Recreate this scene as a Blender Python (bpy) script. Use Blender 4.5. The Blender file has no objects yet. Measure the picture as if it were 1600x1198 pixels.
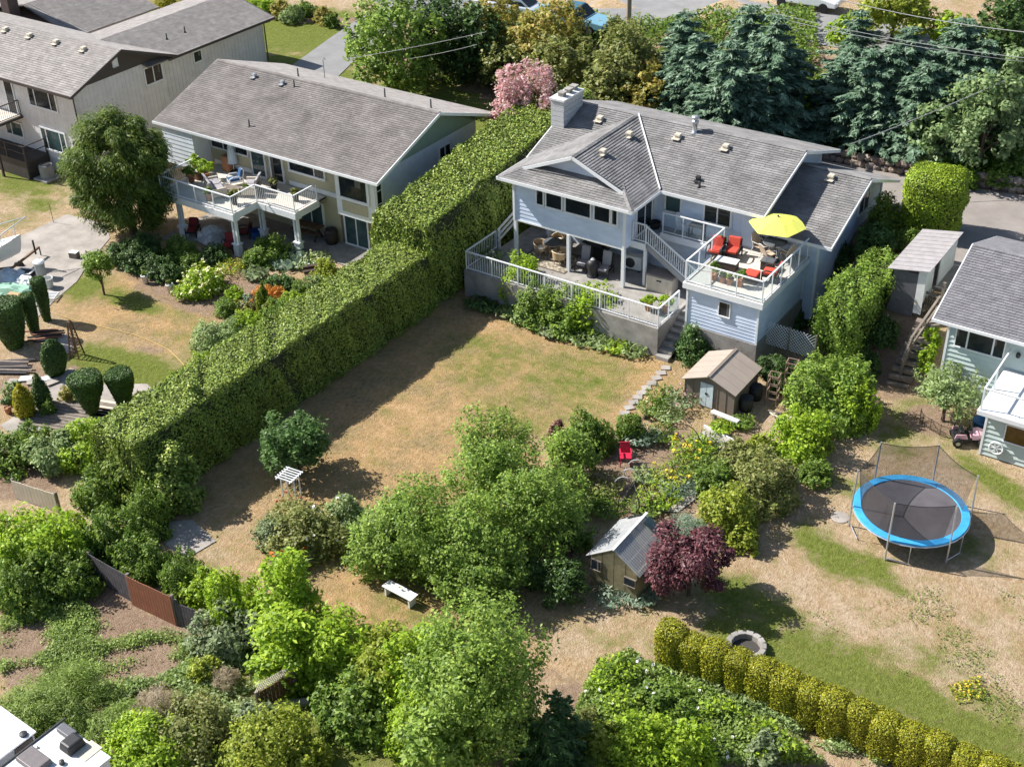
import bpy, math, random
import numpy as np
from mathutils import Vector, Matrix
R = math.radians
scene = bpy.context.scene
COL = scene.collection
random.seed(7)

# ------------------------------------------------------------------ camera
CAM_H, FPX = 31.7, 2028.8
PITCH, ROLL, YAW = R(33.148), R(-1.5587), R(-34.954)
fw = np.array([math.sin(YAW)*math.cos(PITCH), math.cos(YAW)*math.cos(PITCH), -math.sin(PITCH)])
_r = np.array([math.cos(YAW), -math.sin(YAW), 0.0]); _u = np.cross(_r, fw)
cr = _r*math.cos(ROLL)+_u*math.sin(ROLL); cu = -_r*math.sin(ROLL)+_u*math.cos(ROLL)
CP = np.array([0, 0, CAM_H])
cd = bpy.data.cameras.new('camera'); cam = bpy.data.objects.new('camera', cd); COL.objects.link(cam)
cd.sensor_width = 36; cd.sensor_fit = 'HORIZONTAL'; cd.lens = 36*FPX/1600; cd.clip_start = 1; cd.clip_end = 1500
cam.matrix_world = Matrix(((cr[0], cu[0], -fw[0], 0), (cr[1], cu[1], -fw[1], 0), (cr[2], cu[2], -fw[2], CAM_H), (0, 0, 0, 1)))
scene.camera = cam

# ------------------------------------------------------------------ sky, sun, exposure
SUN_AZ, SUN_EL = R(14), R(43)      # direction the shadows point (from +X), elevation
to_sun = Vector((-math.cos(SUN_AZ)*math.cos(SUN_EL), -math.sin(SUN_AZ)*math.cos(SUN_EL), math.sin(SUN_EL)))
w = bpy.data.worlds.new('World'); scene.world = w; w.use_nodes = True
nt = w.node_tree; sky = nt.nodes.new('ShaderNodeTexSky'); sky.sky_type = 'NISHITA'; sky.sun_disc = False
sky.sun_elevation = SUN_EL; sky.sun_rotation = math.atan2(to_sun.x, to_sun.y)
nt.links.new(sky.outputs[0], nt.nodes['Background'].inputs[0]); nt.nodes['Background'].inputs[1].default_value = 0.085
sd = bpy.data.lights.new('sun', 'SUN'); sd.energy = 5.0; sd.angle = R(0.53); sd.color = (1, .965, .915)
so = bpy.data.objects.new('sun', sd); COL.objects.link(so); so.rotation_euler = to_sun.to_track_quat('Z', 'Y').to_euler(); so.location = (0, 0, 60)
vs = scene.view_settings; vs.view_transform = 'Standard'; vs.look = 'None'; vs.exposure = 0.72; vs.gamma = 1
scene.cycles.use_denoising = True; scene.cycles.max_bounces = 4; scene.cycles.diffuse_bounces = 2; scene.cycles.glossy_bounces = 2; scene.cycles.transmission_bounces = 3; scene.cycles.transparent_max_bounces = 10
scene.cycles.use_adaptive_sampling = True; scene.cycles.adaptive_threshold = 0.02

# ------------------------------------------------------------------ placing helpers: pixel of the 1600 px photograph -> point in the yard
def ray(x, y): return fw+cr*(x-800)/FPX-cu*(y-599)/FPX
def at(x, y, z=0.0):
    d = ray(x, y); return CP+d*((z-CAM_H)/d[2])
def atX(x, y, X): d = ray(x, y); return CP+d*(X/d[0])
def atY(x, y, Y): d = ray(x, y); return CP+d*(Y/d[1])
def sstep(a, b, t):
    t = np.clip((t-a)/(b-a), 0, 1); return t*t*(3-2*t)
def tz(X, Y):
    """height of the ground"""
    X = np.asarray(X, float); Y = np.asarray(Y, float)
    house = sstep(-36, -34.6, X)*(1-sstep(-18.6, -17.6, X))
    zr = 3.1*sstep(46.5, 55.5, Y); zh = 3.1*sstep(51.6, 56.5, Y); zl = 2.5*sstep(47.5, 57.5, Y)
    east = sstep(-16.6, -15.2, X); zr = zr*(1-east)+3.05*sstep(48.3, 52.3, Y)*east
    left = 1-sstep(-38.5, -36.5, X)
    z = zr*(1-house)+zh*house; z = z*(1-left)+zl*left
    bank = sstep(-50, -44, X)
    z = z+bank*2.7*sstep(64.0, 71, Y)
    return z
def gat(x, y):
    z = 0.0
    for _ in range(12):
        p = at(x, y, z); z = 0.4*z+0.6*float(tz(p[0], p[1]))
    return at(x, y, z)
def depth(p): return float((np.array(p)-CP) @ fw)

# ------------------------------------------------------------------ materials
MATS = {}
def nn(t, k, **kw):
    n = t.nodes.new(k)
    for a, b in kw.items(): setattr(n, a, b)
    return n
def mat(name, col, rough=.7, var=.12, scale=6, bump=0, bscale=None, metal=0, spec=.4, col2=None, stretch=None, island=0, coat=0):
    """principled surface with grain: noise moves the colour between darker and lighter (or col2), optional relief"""
    if name in MATS: return MATS[name]
    m = bpy.data.materials.new(name); m.use_nodes = True; t = m.node_tree; b = t.nodes['Principled BSDF']
    b.inputs['Roughness'].default_value = rough; b.inputs['Metallic'].default_value = metal; b.inputs['Specular IOR Level'].default_value = spec
    b.inputs['Coat Weight'].default_value = coat
    tc = nn(t, 'ShaderNodeTexCoord'); src = tc.outputs['Object']
    if stretch:
        mp = nn(t, 'ShaderNodeMapping'); mp.inputs['Scale'].default_value = stretch; t.links.new(src, mp.inputs[0]); src = mp.outputs[0]
    nz = nn(t, 'ShaderNodeTexNoise'); nz.inputs['Scale'].default_value = scale; nz.inputs['Detail'].default_value = 6; nz.inputs['Roughness'].default_value = .65
    t.links.new(src, nz.inputs['Vector'])
    cr_ = nn(t, 'ShaderNodeValToRGB'); e = cr_.color_ramp.elements
    a = [max(0, c*(1-var)) for c in col]; c2 = col2 or [min(1, c*(1+var)) for c in col]
    e[0].position = .32; e[1].position = .68; e[0].color = (*a, 1); e[1].color = (*c2, 1)
    t.links.new(nz.outputs['Fac'], cr_.inputs[0]); out = cr_.outputs[0]
    if island:
        g = nn(t, 'ShaderNodeNewGeometry'); mr = nn(t, 'ShaderNodeMapRange'); mr.inputs['To Min'].default_value = 1-island; mr.inputs['To Max'].default_value = 1+island
        t.links.new(g.outputs['Random Per Island'], mr.inputs['Value'])
        hs = nn(t, 'ShaderNodeHueSaturation'); t.links.new(mr.outputs[0], hs.inputs['Value']); t.links.new(out, hs.inputs['Color']); out = hs.outputs[0]
    t.links.new(out, b.inputs['Base Color'])
    if bump:
        n2 = nn(t, 'ShaderNodeTexNoise'); n2.inputs['Scale'].default_value = bscale or scale*4; n2.inputs['Detail'].default_value = 4
        t.links.new(src, n2.inputs['Vector']); bp = nn(t, 'ShaderNodeBump'); bp.inputs['Strength'].default_value = bump; bp.inputs['Distance'].default_value = .03
        t.links.new(n2.outputs['Fac'], bp.inputs['Height']); t.links.new(bp.outputs[0], b.inputs['Normal'])
    MATS[name] = m; return m
def leafmat(name, cols, trans=.28, rough=.5, spec=.35):
    if name in MATS: return MATS[name]
    m = bpy.data.materials.new(name); m.use_nodes = True; t = m.node_tree; b = t.nodes['Principled BSDF']; o = t.nodes['Material Output']
    g = nn(t, 'ShaderNodeNewGeometry'); r = nn(t, 'ShaderNodeValToRGB'); e = r.color_ramp.elements
    while len(e) < len(cols): e.new(.5)
    for i, c in enumerate(cols): e[i].position = i/(len(cols)-1) if len(cols) > 1 else 0; e[i].color = (*c, 1)
    t.links.new(g.outputs['Random Per Island'], r.inputs[0])
    tc = nn(t, 'ShaderNodeTexCoord'); nz = nn(t, 'ShaderNodeTexNoise'); nz.inputs['Scale'].default_value = 1.1; nz.inputs['Detail'].default_value = 3
    t.links.new(tc.outputs['Object'], nz.inputs['Vector'])
    hs = nn(t, 'ShaderNodeHueSaturation'); mr = nn(t, 'ShaderNodeMapRange'); mr.inputs['From Min'].default_value = .3; mr.inputs['From Max'].default_value = .7
    mr.inputs['To Min'].default_value = .78; mr.inputs['To Max'].default_value = 1.22
    t.links.new(nz.outputs['Fac'], mr.inputs['Value']); t.links.new(mr.outputs[0], hs.inputs['Value']); t.links.new(r.outputs[0], hs.inputs['Color'])
    t.links.new(hs.outputs[0], b.inputs['Base Color']); b.inputs['Roughness'].default_value = rough; b.inputs['Specular IOR Level'].default_value = spec
    tr = nn(t, 'ShaderNodeBsdfTranslucent'); t.links.new(hs.outputs[0], tr.inputs[0])
    mx = nn(t, 'ShaderNodeMixShader'); mx.inputs[0].default_value = trans
    t.links.new(b.outputs[0], mx.inputs[1]); t.links.new(tr.outputs[0], mx.inputs[2]); t.links.new(mx.outputs[0], o.inputs[0])
    MATS[name] = m; return m
def glassmat(name, alpha, col=(.75, .85, .88), rough=.03):
    """thin clear sheet: mostly see-through with a sheen"""
    m = bpy.data.materials.new(name); m.use_nodes = True; t = m.node_tree; b = t.nodes['Principled BSDF']; o = t.nodes['Material Output']
    b.inputs['Base Color'].default_value = (*col, 1); b.inputs['Roughness'].default_value = rough
    tp = nn(t, 'ShaderNodeBsdfTransparent'); tp.inputs[0].default_value = (.93, .96, .97, 1); mx = nn(t, 'ShaderNodeMixShader'); mx.inputs[0].default_value = alpha
    t.links.new(tp.outputs[0], mx.inputs[1]); t.links.new(b.outputs[0], mx.inputs[2]); t.links.new(mx.outputs[0], o.inputs[0]); MATS[name] = m; return m
def netmat(name, alpha, col):
    m = bpy.data.materials.new(name); m.use_nodes = True; t = m.node_tree; b = t.nodes['Principled BSDF']; o = t.nodes['Material Output']
    b.inputs['Base Color'].default_value = (*col, 1); b.inputs['Roughness'].default_value = .9
    tp = nn(t, 'ShaderNodeBsdfTransparent'); mx = nn(t, 'ShaderNodeMixShader'); mx.inputs[0].default_value = alpha
    t.links.new(tp.outputs[0], mx.inputs[1]); t.links.new(b.outputs[0], mx.inputs[2]); t.links.new(mx.outputs[0], o.inputs[0]); MATS[name] = m; return m

WHITE = mat('white_paint', (.78, .79, .8), .45, .04, 3)
OFFW = mat('aged_white', (.68, .68, .66), .6, .1, 4)
BLUE = mat('blue_siding', (.6, .68, .82), .6, .13, .7, stretch=(1, 1, 2.5))
GREENS = mat('pale_green_siding', (.5, .58, .55), .6, .05, 2.5)
SAGE = mat('sage_panel', (.26, .36, .28), .7, .06, 3)
LBLUE = mat('pale_blue_siding', (.66, .72, .78), .6, .08, 2.5)
BEIGE = mat('beige_stucco', (.47, .43, .29), .85, .08, 8)
GREY_V = mat('grey_vertical_siding', (.68, .66, .65), .7, .1, 1.5)
BROWN_T = mat('dark_brown_trim', (.06, .05, .047), .6, .1, 4)
CONC = mat('weathered_concrete', (.3, .28, .255), .9, .28, 1.4, .3, 14)
CONC_L = mat('pale_concrete', (.34, .305, .27), .9, .24, .9, .25, 16)
ASPH = mat('driveway_asphalt', (.27, .24, .215), .9, .13, .8, .3, 30)
ASPH_G = mat('grey_asphalt', (.24, .235, .23), .9, .12, .8, .3, 30)
SH_GREY = mat('grey_shingle', (.235, .226, .218), .92, .3, .9, .4, 40, island=.15)
SH_BROWN = mat('brown_shingle', (.205, .185, .172), .92, .28, .8, .4, 40, island=.13)
SH_TAN = mat('tan_shingle', (.31, .285, .265), .92, .2, 2.2, .4, 40, island=.12)
SH_SLATE = mat('slate_shingle', (.2, .195, .205), .92, .2, 2.2, .4, 40, island=.13)
GLASS_D = mat('window_glass', (.018, .024, .03), .05, .5, 1.2, spec=.3)
GLASS_T = mat('teal_window_glass', (.05, .085, .09), .05, .5, .9, spec=.3)
METAL = mat('galvanised_metal', (.55, .56, .57), .4, .08, 5, metal=.7)
DARKM = mat('dark_metal', (.03, .03, .032), .5, .2, 6)
BLACK = mat('black_plastic', (.02, .02, .022), .5, .2, 6)
WOOD_G = mat('grey_weathered_wood', (.2, .165, .135), .85, .3, 3, .3, 20, stretch=(1, 1, .3))
WOOD_B = mat('brown_wood', (.16, .09, .05), .75, .3, 3, .25, 20)
BARK = mat('bark', (.11, .08, .058), .9, .35, 6, .6, 18)
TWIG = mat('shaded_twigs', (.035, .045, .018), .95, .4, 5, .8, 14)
SOIL = mat('bare_soil', (.2, .125, .085), .95, .25, 1.5, .6, 12)
MULCH = mat('bark_mulch', (.1, .06, .042), .95, .35, 4, .8, 25)
WICKER = mat('tan_wicker', (.48, .33, .19), .7, .2, 20, .4, 60)
RATTAN = mat('dark_rattan', (.045, .03, .024), .6, .3, 25, .4, 60)
REDC = mat('red_cushion', (.6, .075, .045), .8, .12, 4)
GREYC = mat('grey_cushion', (.33, .31, .32), .85, .15, 5)
CREAM = mat('cream_plastic', (.56, .5, .4), .6, .08, 3)
TERRA = mat('terracotta', (.4, .19, .1), .8, .2, 6)
DECKF = mat('deck_vinyl', (.6, .55, .48), .8, .07, 1.5)
DGREYW = mat('deck_grey', (.3, .3, .3), .8, .1, 2)
CLEAR = glassmat('clear_railing_glass', .07)

# ------------------------------------------------------------------ scene-tree helpers
def tag(o, label=None, cat=None, group=None, kind=None):
    for k, v in (('label', label), ('category', cat), ('group', group), ('kind', kind)):
        if v: o[k] = v
    return o
def thing(name, label, cat, loc=(0, 0, 0), rz=0, group=None):
    o = bpy.data.objects.new(name, None); COL.objects.link(o); o.location = [float(c) for c in loc]; o.rotation_euler = (0, 0, rz); o.empty_display_size = .2
    return tag(o, label, cat, group)
def link(name, me, parent=None, loc=(0, 0, 0), rz=0):
    o = bpy.data.objects.new(name, me); COL.objects.link(o); o.parent = parent; o.location = [float(c) for c in loc]; o.rotation_euler = (0, 0, rz); return o
def copytree(root, loc, rz=0, label=None):
    def cp(o, par):
        c = o.copy(); COL.objects.link(c); c.parent = par
        for ch in KIDS.get(o, []): cp(ch, c)
        return c
    KIDS = {}
    for o in root.children_recursive: KIDS.setdefault(o.parent, []).append(o)
    c = cp(root, root.parent); c.location = [float(v) for v in loc]; c.rotation_euler = (0, 0, rz)
    if label: c['label'] = label
    return c
def rootloc(o):
    v = Vector((0, 0, 0))
    while o is not None: v = v+o.location; o = o.parent
    return v
class MB:
    """collects shapes; build() links them as ONE mesh object. w=True: the coordinates are world ones (unrotated parents)"""
    def __init__(s): s.v = []; s.f = []
    def poly(s, pts):
        i = len(s.v); s.v += [tuple(float(c) for c in p) for p in pts]; s.f.append(tuple(range(i, i+len(pts)))); return s
    def box(s, c, d, rz=0, taper=1):
        x, y, z = [q/2 for q in d]; k = len(s.v); co, si = math.cos(rz), math.sin(rz)
        for dz, t in ((-z, 1), (z, taper)):
            for dx, dy in ((-x, -y), (x, -y), (x, y), (-x, y)):
                dx *= t; dy *= t; s.v.append((c[0]+dx*co-dy*si, c[1]+dx*si+dy*co, c[2]+dz))
        s.f += [tuple(k+i for i in q) for q in ((3, 2, 1, 0), (4, 5, 6, 7), (0, 1, 5, 4), (1, 2, 6, 5), (2, 3, 7, 6), (3, 0, 4, 7))]; return s
    def bb(s, x0, x1, y0, y1, z0, z1): return s.box(((x0+x1)/2, (y0+y1)/2, (z0+z1)/2), (abs(x1-x0), abs(y1-y0), abs(z1-z0)))
    def beam(s, p, q, wd, h, up=(0, 0, 1)):
        p = Vector([float(c) for c in p]); q = Vector([float(c) for c in q]); d = (q-p).normalized(); u = Vector(up)
        if abs(d.dot(u)) > .98: u = Vector((1, 0, 0))
        a = d.cross(u).normalized(); b = a.cross(d).normalized(); k = len(s.v)
        for e in (p, q):
            for i, j in ((-1, -1), (1, -1), (1, 1), (-1, 1)): s.v.append(tuple(e+a*(i*wd/2)+b*(j*h/2)))
        s.f += [tuple(k+i for i in g) for g in ((3, 2, 1, 0), (4, 5, 6, 7), (0, 1, 5, 4), (1, 2, 6, 5), (2, 3, 7, 6), (3, 0, 4, 7))]; return s
    def tube(s, pts, rad, n=8, cap=True):
        pts = [Vector([float(c) for c in p]) for p in pts]
        if not hasattr(rad, '__len__'): rad = [rad]*len(pts)
        k = len(s.v)
        for i, p in enumerate(pts):
            d = (pts[min(i+1, len(pts)-1)]-pts[max(i-1, 0)]).normalized(); u = Vector((0, 0, 1)) if abs(d.z) < .9 else Vector((1, 0, 0))
            a = d.cross(u).normalized(); b = d.cross(a)
            for j in range(n):
                t = 2*math.pi*j/n; s.v.append(tuple(p+(a*math.cos(t)+b*math.sin(t))*rad[i]))
        for i in range(len(pts)-1):
            for j in range(n): s.f.append((k+i*n+j, k+i*n+(j+1) % n, k+(i+1)*n+(j+1) % n, k+(i+1)*n+j))
        if cap: s.f += [tuple(k+j for j in range(n)), tuple(k+(len(pts)-1)*n+j for j in reversed(range(n)))]
        return s
    def lathe(s, prof, c=(0, 0, 0), n=16, sx=1, sy=1, cap=True):
        k = len(s.v)
        for r, z in prof:
            for j in range(n):
                t = 2*math.pi*j/n; s.v.append((c[0]+r*math.cos(t)*sx, c[1]+r*math.sin(t)*sy, c[2]+z))
        m = len(prof)
        for i in range(m-1):
            for j in range(n): s.f.append((k+i*n+j, k+i*n+(j+1) % n, k+(i+1)*n+(j+1) % n, k+(i+1)*n+j))
        if cap: s.f += [tuple(k+j for j in reversed(range(n))), tuple(k+(m-1)*n+j for j in range(n))]
        return s
    def prism(s, pts, vec):
        k = len(s.v); n = len(pts); v = Vector(vec)
        s.v += [tuple(float(c) for c in p) for p in pts]+[tuple(Vector([float(c) for c in p])+v) for p in pts]
        s.f += [tuple(range(k+n-1, k-1, -1)), tuple(range(k+n, k+2*n))]+[(k+i, k+(i+1) % n, k+n+(i+1) % n, k+n+i) for i in range(n)]; return s
    def mesh(s, name, m, smooth=False, off=(0, 0, 0), fix=True):
        me = bpy.data.meshes.new(name); me.from_pydata([(a-off[0], b-off[1], c-off[2]) for a, b, c in s.v], [], s.f)
        if fix:
            import bmesh
            b = bmesh.new(); b.from_mesh(me); bmesh.ops.recalc_face_normals(b, faces=b.faces); b.to_mesh(me); b.free()
        me.materials.append(m)
        if smooth: me.shade_smooth()
        me.update(); return me
    def build(s, name, m, parent=None, smooth=False, w=False, kind=None, bevel=0):
        off = rootloc(parent) if (w and parent) else (0, 0, 0)
        o = link(name, s.mesh(name, m, smooth, off), parent)
        if bevel:
            bv = o.modifiers.new('bevel', 'BEVEL'); bv.width = bevel; bv.segments = 2; bv.limit_method = 'ANGLE'
        if kind: o['kind'] = kind
        return o
def structure(o): o['kind'] = 'structure'; return o
# ------------------------------------------------------------------ foliage helpers
LM = {
 'green': [(.042, .08, .012), (.085, .14, .02), (.16, .21, .036)],
 'orchard': [(.05, .085, .013), (.1, .155, .024), (.19, .25, .045)],
 'hedge': [(.055, .088, .012), (.115, .158, .022), (.2, .235, .045)],
 'lime': [(.1, .17, .012), (.2, .3, .018), (.32, .4, .035)],
 'dark': [(.025, .05, .012), (.045, .085, .018), (.075, .13, .026)],
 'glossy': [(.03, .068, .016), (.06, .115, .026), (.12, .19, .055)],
 'spruce': [(.042, .08, .045), (.085, .14, .085), (.18, .24, .165)],
 'cedar': [(.06, .1, .012), (.1, .15, .018), (.17, .2, .035)],
 'drape': [(.035, .065, .012), (.07, .11, .016), (.15, .19, .035)],
 'olive': [(.08, .1, .025), (.15, .17, .045), (.24, .23, .08)],
 'golden': [(.13, .18, .015), (.24, .29, .03), (.37, .39, .065)],
 'yellow': [(.24, .24, .01), (.36, .33, .015), (.45, .4, .04)],
 'clipped': [(.1, .12, .008), (.19, .195, .01), (.31, .285, .02)],
 'limecedar': [(.1, .16, .008), (.17, .24, .012), (.26, .33, .03)],
 'plum': [(.04, .014, .016), (.085, .028, .034), (.16, .06, .065)],
 'silver': [(.12, .165, .07), (.19, .24, .11), (.29, .33, .18)],
 'blueg': [(.085, .13, .085), (.15, .2, .135), (.26, .31, .23)],
 'pale': [(.13, .19, .06), (.21, .28, .1), (.32, .38, .17)],
 'pink': [(.5, .22, .25), (.66, .36, .38), (.75, .55, .53), (.3, .2, .08)],
 'orange': [(.34, .13, .02), (.5, .2, .03), (.6, .3, .05)],
 'feather': [(.1, .16, .03), (.17, .24, .05), (.26, .32, .09)],
 'dry': [(.26, .2, .12), (.36, .29, .19), (.46, .39, .28)],
 'big': [(.08, .13, .045), (.16, .23, .09), (.28, .35, .16)],
 'autumn': [(.12, .13, .025), (.2, .19, .035), (.3, .22, .07)],
}
BR = dict(orchard=2.3, green=2.0, autumn=1.95, spruce=1.8, hedge=1.9, dark=1.6, plum=1.6, glossy=1.8, pink=1.15, yellow=1.3, dry=1.2, orange=1.3, silver=1.35, pale=1.45, golden=1.4, lime=1.65, clipped=1.5, limecedar=1.4, feather=1.6, drape=1.7, big=1.5)
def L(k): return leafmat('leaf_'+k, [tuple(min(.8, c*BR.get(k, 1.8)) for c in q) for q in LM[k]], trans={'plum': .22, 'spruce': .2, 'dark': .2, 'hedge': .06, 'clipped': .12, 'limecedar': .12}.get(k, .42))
FLW = {k: mat('petal_'+k, c, .6, .15, 3) for k, c in dict(white=(.8, .78, .74), cream=(.75, .72, .38), yellow=(.75, .55, .04), orange=(.7, .2, .03), red=(.5, .03, .04), pinkp=(.7, .35, .4)).items()}
def unit(v): return v/np.maximum(np.linalg.norm(v, axis=1, keepdims=True), 1e-9)
def leaf_mesh(name, P, N, S, m, rng, asp=.5, T=None, fold=.18):
    """one small folded quad per leaf, all separate islands"""
    n = len(P); N = unit(N)
    if T is None: T = rng.normal(size=(n, 3))
    T = unit(T-N*np.sum(T*N, 1, keepdims=True)); B = np.cross(N, T); S = np.asarray(S).reshape(-1, 1)
    V = np.empty((n, 4, 3)); V[:, 0] = P-T*S; V[:, 1] = P+B*S*asp+N*S*fold; V[:, 2] = P+T*S; V[:, 3] = P-B*S*asp+N*S*fold
    me = bpy.data.meshes.new(name); me.vertices.add(4*n); me.loops.add(4*n); me.polygons.add(n)
    me.vertices.foreach_set('co', V.astype(np.float32).ravel()); me.loops.foreach_set('vertex_index', np.arange(4*n, dtype=np.int32))
    me.polygons.foreach_set('loop_start', np.arange(0, 4*n, 4, dtype=np.int32)); me.polygons.foreach_set('loop_total', np.full(n, 4, dtype=np.int32))
    me.update(calc_edges=True); me.materials.append(m); return me
def rdir(rng, n, up=0.0):
    v = unit(rng.normal(size=(n, 3))); v[:, 2] += up; return unit(v)
def crown_points(rng, R3, clumps, per, cr_=.3, lump=.25, low=-.55, fill=.25):
    """clumps spread over an uneven ellipsoid; leaves on the outside of every clump"""
    d = unit(rng.normal(size=(clumps*3, 3))); d = d[d[:, 2] > low][:clumps]; k = len(d)
    rad = 1-np.abs(rng.normal(0, lump, k)); inner = rng.random(k) < fill; rad[inner] *= rng.uniform(.3, .8, inner.sum())
    rad = np.clip(rad, .15, 1.1)
    cs = cr_*rng.uniform(.45, 1.4, k)*min(R3[0], R3[2])
    Cc = d*np.array(R3)*rad[:, None]*(1-.75*cr_)
    m = max(4, int(per)); dd = unit(rng.normal(size=(k*m, 3))+np.repeat(d, m, 0)*.75+np.array([0, 0, .35]))
    q = np.repeat(cs, m)*(rng.uniform(.4, 1.12, k*m)+.25*np.abs(rng.normal(0, .6, k*m))*(rng.random(k*m) < .2))
    P = np.repeat(Cc, m, 0)+dd*q[:, None]*np.array([1, 1, .82])
    N = dd+rng.normal(0, .5, dd.shape)+np.array([0, 0, .25])
    return P, N, Cc
def shoot_crown(rng, R3, tot, low, lump, lift=.55, dens_in=.14, lob=.4):
    """leafy shoots that start inside the crown and reach its uneven outside: ragged outline, gaps between lobes"""
    Rm = (R3[0]*R3[1]*R3[2])**(1/3); per = 22; k = max(12, int(tot/per)); d = unit(rng.normal(size=(k*4, 3))); d = d[d[:, 2] > low][:k]; k = len(d)
    w = rng.normal(0, 2.3, (5, 3)); ph = rng.uniform(0, 6.28, 5); lobe = sum(np.sin(d @ w[i]*1.6+ph[i]) for i in range(5))/5
    rad = np.clip(1+lob*lobe-np.abs(rng.normal(0, lump*.7, k)), .3, 1.15); ins = rng.random(k) < dens_in; rad[ins] *= rng.uniform(.45, .85, ins.sum())
    tip = d*np.array(R3)*rad[:, None]; sd = unit(d*.75+np.array([0, 0, lift])+rng.normal(0, .4, (k, 3))); ln = np.clip(Rm*rng.uniform(.18, .5, k), .18, .8); ln = ln*(1+.35*(rng.random(k) < .08))
    u = rng.random((k, per)); P = tip[:, None]-sd[:, None]*(ln[:, None]*(1-u))[..., None]+rng.normal(0, 1, (k, per, 3))*(.035+.085*(1-u))[..., None]*min(1.4, max(.6, Rm))
    T = sd[:, None]*.8+rng.normal(0, .6, (k, per, 3)); N = np.repeat(d[:, None], per, 1)*.5+rng.normal(0, .5, (k, per, 3))+np.array([0, 0, .35])
    return P.reshape(-1, 3), N.reshape(-1, 3), tip[::7]*.8, T.reshape(-1, 3)
def trunk_mesh(rng, H, r0, targets, zsplit=.35, m=None, name='trunk'):
    b = MB(); zt = H*zsplit; w1 = rng.normal(0, .05*H, 2)*.4
    top = (w1[0], w1[1], H*.8); b.tube([(0, 0, -.15), (w1[0]*.3, w1[1]*.3, zt*.5), (w1[0]*.6, w1[1]*.6, zt), top], [r0*1.25, r0, r0*.8, r0*.25], 8)
    for t in targets:
        f = rng.uniform(.4, .95); s = np.array([w1[0]*.6*f, w1[1]*.6*f, zt*f+.05*H]); e = np.array(t)*.92; mid = (s+e)/2+np.array([0, 0, .05*H])
        b.tube([s, mid, e], [r0*.5, r0*.32, r0*.1], 5)
    return b.mesh(name, m or BARK, True, fix=False)
NPLANT = [0]; SHRUBS = {}; SPRUCE = {}
def tree(name, label, cat, px, py, wpx, zc, rz, leafk, leaf=.13, dens=1.0, clumps=None, cr_=.27, lump=.24, asp=.5, group=None, low=-.6, r0=None, droop=0, fl=None, seed=None, ryx=1.0, up=.4, stem=True, loc=None, rad=None):
    """a tree or shrub whose crown centre stands zc above the ground; wpx: crown width in photograph pixels"""
    NPLANT[0] += 1; rng = np.random.default_rng(seed or NPLANT[0]*13+5)
    if loc is None:
        z = 0.
        for _ in range(8):
            p = at(px, py, z+zc); z = .4*z+.6*float(tz(p[0], p[1]))
        p = at(px, py, z+zc); loc = (p[0], p[1], z); R1 = wpx/2*depth(p)/FPX
    else: R1 = rad
    R1 *= .97 if cat == 'tree' else 1.06; zc0 = zc
    if cat != 'tree': rz = (zc+min(rz, zc))-.42*zc; zc = .42*zc; low = -.3; cr_ = max(cr_, .34); lump = min(lump, .15)
    else: rz = min(rz, zc+.02)*1.06
    R3 = np.array([R1, R1*ryx, rz]); area = 4*math.pi*((R1*R1)**1.6/3+2*(R1*rz)**1.6/3)**(1/1.6)
    cl = clumps or int(np.clip(area*1.7/(max(.25, min(R1, rz))**.6), 18, 190)); tot = area*dens*2.0/(leaf*leaf*asp*2)
    t = thing(name, label, cat, loc, 0, group)
    if cat != 'tree' and not fl and not droop:
        key = (leafk, round(leaf, 3), asp)
        best = [c for c in SHRUBS.get(key, []) if .62 < R1/c[0] < 1.3 and .6 < rz/c[1] < 1.5]
        if best:
            c = min(best, key=lambda q: abs(q[0]-R1)); o = link('crown', c[2], t, (0, 0, 0), rng.random()*6.28); o.scale = (R1/c[0], R1/c[0], rz/c[1]); o2 = link('trunk', c[3], t, (0, 0, 0), o.rotation_euler[2]); o2.scale = o.scale; return t
    T = None
    if droop or asp > .55: P, N, Cc = crown_points(rng, R3, cl, min(tot/cl, 1400), cr_, lump, low)
    else: P, N, Cc, T = shoot_crown(rng, R3, tot, low, lump, .55 if cat == 'tree' else .8, lob=.58 if cat == 'tree' else .6)
    P[:, 2] = P[:, 2]+zc; P[:, 2] = np.maximum(P[:, 2], .04+.1*rng.random(len(P)))
    if droop: T = rng.normal(0, .5, P.shape)+np.array([0, 0, -droop]); T[:, :2] += unit(P*np.array([1, 1, 0])+1e-6)[:, :2]*.8
    N[:, 2] += up
    link('crown', leaf_mesh('crown', P, N, leaf*rng.uniform(.6, 1.3, len(P)), L(leafk), rng, asp, T), t)
    if stem:
        H = zc+rz*.6; tg = [Cc[i]+np.array([0, 0, zc]) for i in rng.permutation(len(Cc))[:9] if Cc[i][2] > -rz*.5]
        tk = link('trunk', trunk_mesh(rng, H, r0 or max(.03, .035*H), tg, .4), t)
        if cat != 'tree' and not fl and not droop: SHRUBS.setdefault((leafk, round(leaf, 3), asp), []).append((R1, rz, t.children[0].data, tk.data))
    if fl:
        fk, n, fs = fl; i = rng.permutation(len(P)); i = [k for k in i if P[k, 2] > zc-.1*rz and N[k, 2] > 0][:n]
        Q = P[i]+unit(P[i]-np.array([0, 0, zc]))*fs*1.4; blossom(t, 'blossoms', Q, fs, FLW[fk], rng)
    return t
def blossom(t, name, Q, fs, m, rng):
    n = len(Q)
    if not n: return
    P = np.repeat(Q, 3, 0); N = rng.normal(0, .5, P.shape)+np.array([0, -.2, 1.0])
    o = link(name, leaf_mesh(name, P, N, fs*rng.uniform(.7, 1.2, len(P)), m, rng, .8), t); o['kind'] = 'stuff'
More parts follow.
